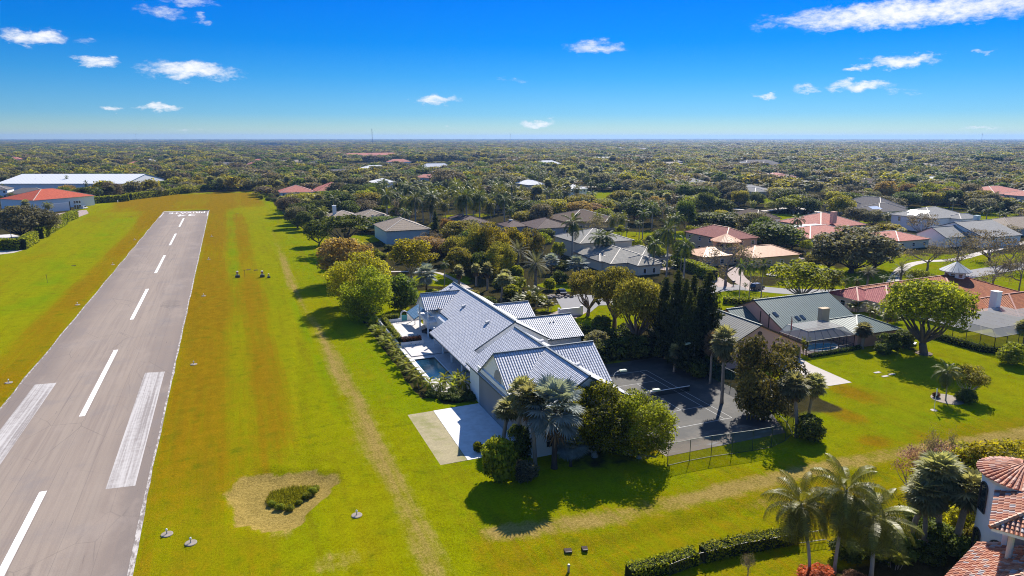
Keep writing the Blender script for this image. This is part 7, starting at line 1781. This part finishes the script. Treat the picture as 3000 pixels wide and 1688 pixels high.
for i, (x_, y_, s_) in enumerate([(2.4, 78.2, .8), (3.5, 77.5, .7), (4.6, 78.6, .6), (5.6, 79.6, .8), (6.4, 80.4, .9), (6.9, 81.2, .7), (1.6, 79.4, .7)]):
    plant('shrub', x_, y_, s_, s_ * 1.5, 'dark grassy tuft at the rim of the reeds in the drain pit', 'leaf_hedge', z=-.7, group='tufts in the drain pit')
# ================================================================ LABELS for the plants that have none yet
COLW = {'leaf_deep': 'dark green', 'leaf_ficus': 'yellow-green', 'leaf_bright': 'bright green', 'leaf_yellow': 'golden yellow', 'leaf_olive': 'olive', 'leaf_rust': 'rust-brown', 'leaf_grey': 'grey-green', 'leaf_brown': 'grey-brown', 'leaf_hedge': 'fresh green', 'leaf_palm': 'green', 'leaf_areca': 'light green', 'leaf_coco': 'glossy green', 'leaf_sabal': 'dull green', 'leaf_date': 'grey-green', 'leaf_silver': 'silvery', 'leaf_dead': 'brown', 'leaf_pine': 'dark', 'leaf_redhedge': 'reddish', 'leaf_magnolia': 'deep green', 'leaf_pink': 'pink'}
KW = {'royal': 'royal palm', 'coconut': 'coconut palm', 'queen': 'slender palm', 'date': 'date palm', 'pygmy': 'small palm', 'areca': 'palm clump', 'sabal': 'fan palm', 'bismarck': 'fan palm', 'skirt': 'skirted palm', 'conifer': 'pine', 'bare': 'bare tree', 'shrub': 'bush', 'bigleaf': 'leafy bush', 'wispy': 'twiggy tree', 'airy': 'loose-crowned tree', 'umbrella': 'flat-topped tree'}
ORD = ['first', 'second', 'third', 'fourth', 'fifth', 'sixth', 'seventh', 'eighth', 'ninth', 'tenth', 'eleventh', 'twelfth', 'thirteenth', 'fourteenth', 'fifteenth', 'sixteenth', 'seventeenth', 'eighteenth', 'nineteenth', 'twentieth']
lm = [(s, hx, hy, *screen(hx, hy)) for s, hx, hy, _ in HOUSES]
bins = {}
for p in PLANTS:
    if p[7]: continue
    o, kind, x, y, h, w, lf, _ = p; sx_, sy_ = screen(x, y)
    best = min([l_ for l_ in lm if len(l_[0].split()) <= 5] or lm, key=lambda q_: math.hypot(q_[3] - sx_, 2.2 * (q_[4] - sy_)))
    dx, dy = sx_ - best[3], sy_ - best[4]
    rel = ('to the left of' if dx < 0 else 'to the right of') if abs(dx) > 2.2 * abs(dy) else ('behind' if dy < 0 else 'in front of')
    size = 'small ' if h < 3.2 and kind not in ('shrub', 'pygmy', 'areca') else 'tall ' if h > 10.6 else 'spreading ' if w > 13 else ''
    bins.setdefault('%s%s %s %s %s' % (size, COLW.get(lf, 'green'), KW.get(kind, 'round tree'), rel, best[0]), []).append((sx_, o))
for text, lst in bins.items():
    lst.sort(key=lambda q_: q_[0])
    for i, (_, o) in enumerate(lst):
        o['label'] = text if len(lst) == 1 else text + ', %s from left' % ORD[min(i, 19)]
        if len(lst) > 20: o['group'] = text

# ================================================================ SKY, SUN, AIR, CAMERA
SUN_AZ, SUN_EL = 43.3, 40.0          # degrees clockwise from +Y, above the horizon
w = bpy.data.worlds.new('World'); SC.world = w; w.use_nodes = True
t = NT(w.node_tree); t.n.clear()
out = t.new('ShaderNodeOutputWorld'); bg = t.new('ShaderNodeBackground')
sky = t.new('ShaderNodeTexSky', sky_type='NISHITA'); sky.sun_disc = False; sky.sun_elevation = R(SUN_EL); sky.sun_rotation = R(SUN_AZ)
sky.altitude = 0; sky.air_density = 1.0; sky.dust_density = .0; sky.ozone_density = 6.0
vec = t.new('ShaderNodeTexCoord').outputs['Generated']
sp = t.new('ShaderNodeSeparateXYZ'); t.l.new(vec, sp.inputs[0])
el = t.m('ARCSINE', sp.outputs[2]); az = t.m('ARCTAN2', sp.outputs[0], sp.outputs[1])
hs = t.new('ShaderNodeHueSaturation'); hs.inputs['Saturation'].default_value = SKY_SAT; t.l.new(sky.outputs[0], hs.inputs['Color'])
tint = t.ramp(t.m('DIVIDE', el, R(40.0), clamp=True), SKY_RAMP)
skyc = t.mix(1.0, hs.outputs[0], tint, 'MULTIPLY')
# fair-weather clouds: (px, py, half width, half height, opacity)
CL_ = [(2640, 40, 420, 42, 1.0), (2860, 18, 330, 34, .9), (2420, 48, 190, 22, .7), (95, 108, 92, 24, .95), (285, 178, 72, 15, .9), (560, 205, 150, 28, 1.0), (470, 312, 64, 13, .95), (338, 318, 36, 11, .8), (1280, 293, 78, 17, .9), (1575, 362, 50, 12, .9), (1745, 142, 92, 22, .75), (2640, 180, 110, 22, 1.0), (2520, 252, 88, 20, 1.0), (2505, 198, 36, 10, .8), (2245, 282, 32, 9, .8), (2370, 260, 36, 8, .6), (480, 36, 76, 18, .5), (600, 54, 20, 12, .4), (250, 120, 34, 10, .35), (540, 4, 80, 14, .5), (2885, 152, 34, 7, .5), (2880, 370, 62, 5, .5), (1500, 235, 42, 6, .25), (2650, 268, 60, 7, .3), (560, 385, 60, 6, .25), (1320, 375, 20, 5, .3)]
warp = t.noise(t.scale(vec, 1, 1, 2.2), 34, 6, .6, col=True)
ws = t.new('ShaderNodeSeparateColor'); t.l.new(warp, ws.inputs[0])
wx = t.m('MULTIPLY', t.m('SUBTRACT', ws.outputs[0], .5), .060); wy = t.m('MULTIPLY', t.m('SUBTRACT', ws.outputs[1], .5), .030)
azw = t.m('ADD', az, wx); elw = t.m('ADD', el, wy)
dens = None; core = None
for px, py, hw, hh, op in CL_:
    u, v = (px - 1500) / 2000, (py - 844) / 2000; f = _cp - v * _sp; d = _sp + v * _cp; L_ = math.sqrt(1 + u * u + v * v)
    a0 = math.atan2(u * _cy + f * _sy, -u * _sy + f * _cy); e0 = math.asin(-d / L_)
    da = hw / 2000 / L_ / math.cos(e0) * .88; de = hh / 2000 / L_ * .9
    q_ = t.m('ADD', t.m('POWER', t.m('DIVIDE', t.m('ABSOLUTE', t.m('SUBTRACT', azw, a0)), da), 2), t.m('POWER', t.m('DIVIDE', t.m('ABSOLUTE', t.m('SUBTRACT', elw, e0)), de), 2))
    m_ = t.m('MULTIPLY', t.m('SUBTRACT', 1.35, q_, clamp=False), op)
    dens = m_ if dens is None else t.m('MAXIMUM', dens, m_)
fine = t.noise(t.scale(vec, 1, 1, 2.5), 90, 5, .65)
den = t.m('ADD', dens, t.m('MULTIPLY', t.m('SUBTRACT', fine, .5), 2.0))
alpha = t.ss(den, -.05, 1.7)
shade = t.ss(t.m('ADD', t.m('MULTIPLY', t.noise(t.scale(vec, 1, 1, 3), 55, 4), .6), t.m('MULTIPLY', dens, .3)), .25, .75)
ccol = t.mix(shade, CLOUD_LO, CLOUD_HI)
fin = t.mix(t.m('MULTIPLY', alpha, .96), skyc, ccol)
t.l.new(fin, bg.inputs[0]); bg.inputs[1].default_value = SKY_STR; t.l.new(bg.outputs[0], out.inputs[0])
w.cycles.sampling_method = 'MANUAL'; w.cycles.sample_map_resolution = 512
sd = bpy.data.lights.new('sun', 'SUN'); sd.energy = SUN_STR; sd.angle = R(.53); sd.color = (1.0, .93, .82)
so = bpy.data.objects.new('sun', sd); COL.objects.link(so)
dirv = Vector((math.sin(R(SUN_AZ)) * math.cos(R(SUN_EL)), math.cos(R(SUN_AZ)) * math.cos(R(SUN_EL)), math.sin(R(SUN_EL))))
so.rotation_euler = dirv.to_track_quat('Z', 'Y').to_euler(); so.location = (0, 0, 300)
# the air
m = bpy.data.materials.new('haze_air'); m.use_nodes = True; t = NT(m.node_tree); t.n.clear(); o = t.new('ShaderNodeOutputMaterial')
vp = t.new('ShaderNodeVolumePrincipled'); vp.inputs['Color'].default_value = HAZE_COL; vp.inputs['Density'].default_value = HAZE_D; vp.inputs['Anisotropy'].default_value = .3
t.l.new(vp.outputs[0], o.inputs['Volume'])
if HAZE_D > 0:
    hz = MB(); hz.box(-13000, 13000, -380, 12500, -3.5, 82); hz.build('haze', m, kind='stuff')
cam = bpy.data.cameras.new('camera'); cam.sensor_width = 36; cam.lens = 24; cam.clip_start = .5; cam.clip_end = 60000
co = bpy.data.objects.new('camera', cam); COL.objects.link(co); co.location = (0, 0, HC); co.rotation_euler = (math.pi / 2 - PIT, 0, -YAW); SC.camera = co
SC.view_settings.view_transform = 'Standard'; SC.view_settings.look = 'None'; SC.view_settings.gamma = 1; SC.view_settings.exposure = EXPO
SC.cycles.max_bounces = 6; SC.cycles.diffuse_bounces = 2; SC.cycles.glossy_bounces = 2; SC.cycles.transmission_bounces = 3; SC.cycles.transparent_max_bounces = 10; SC.cycles.volume_bounces = 0
for o in SC.objects:
    if '_c' in o: del o['_c']
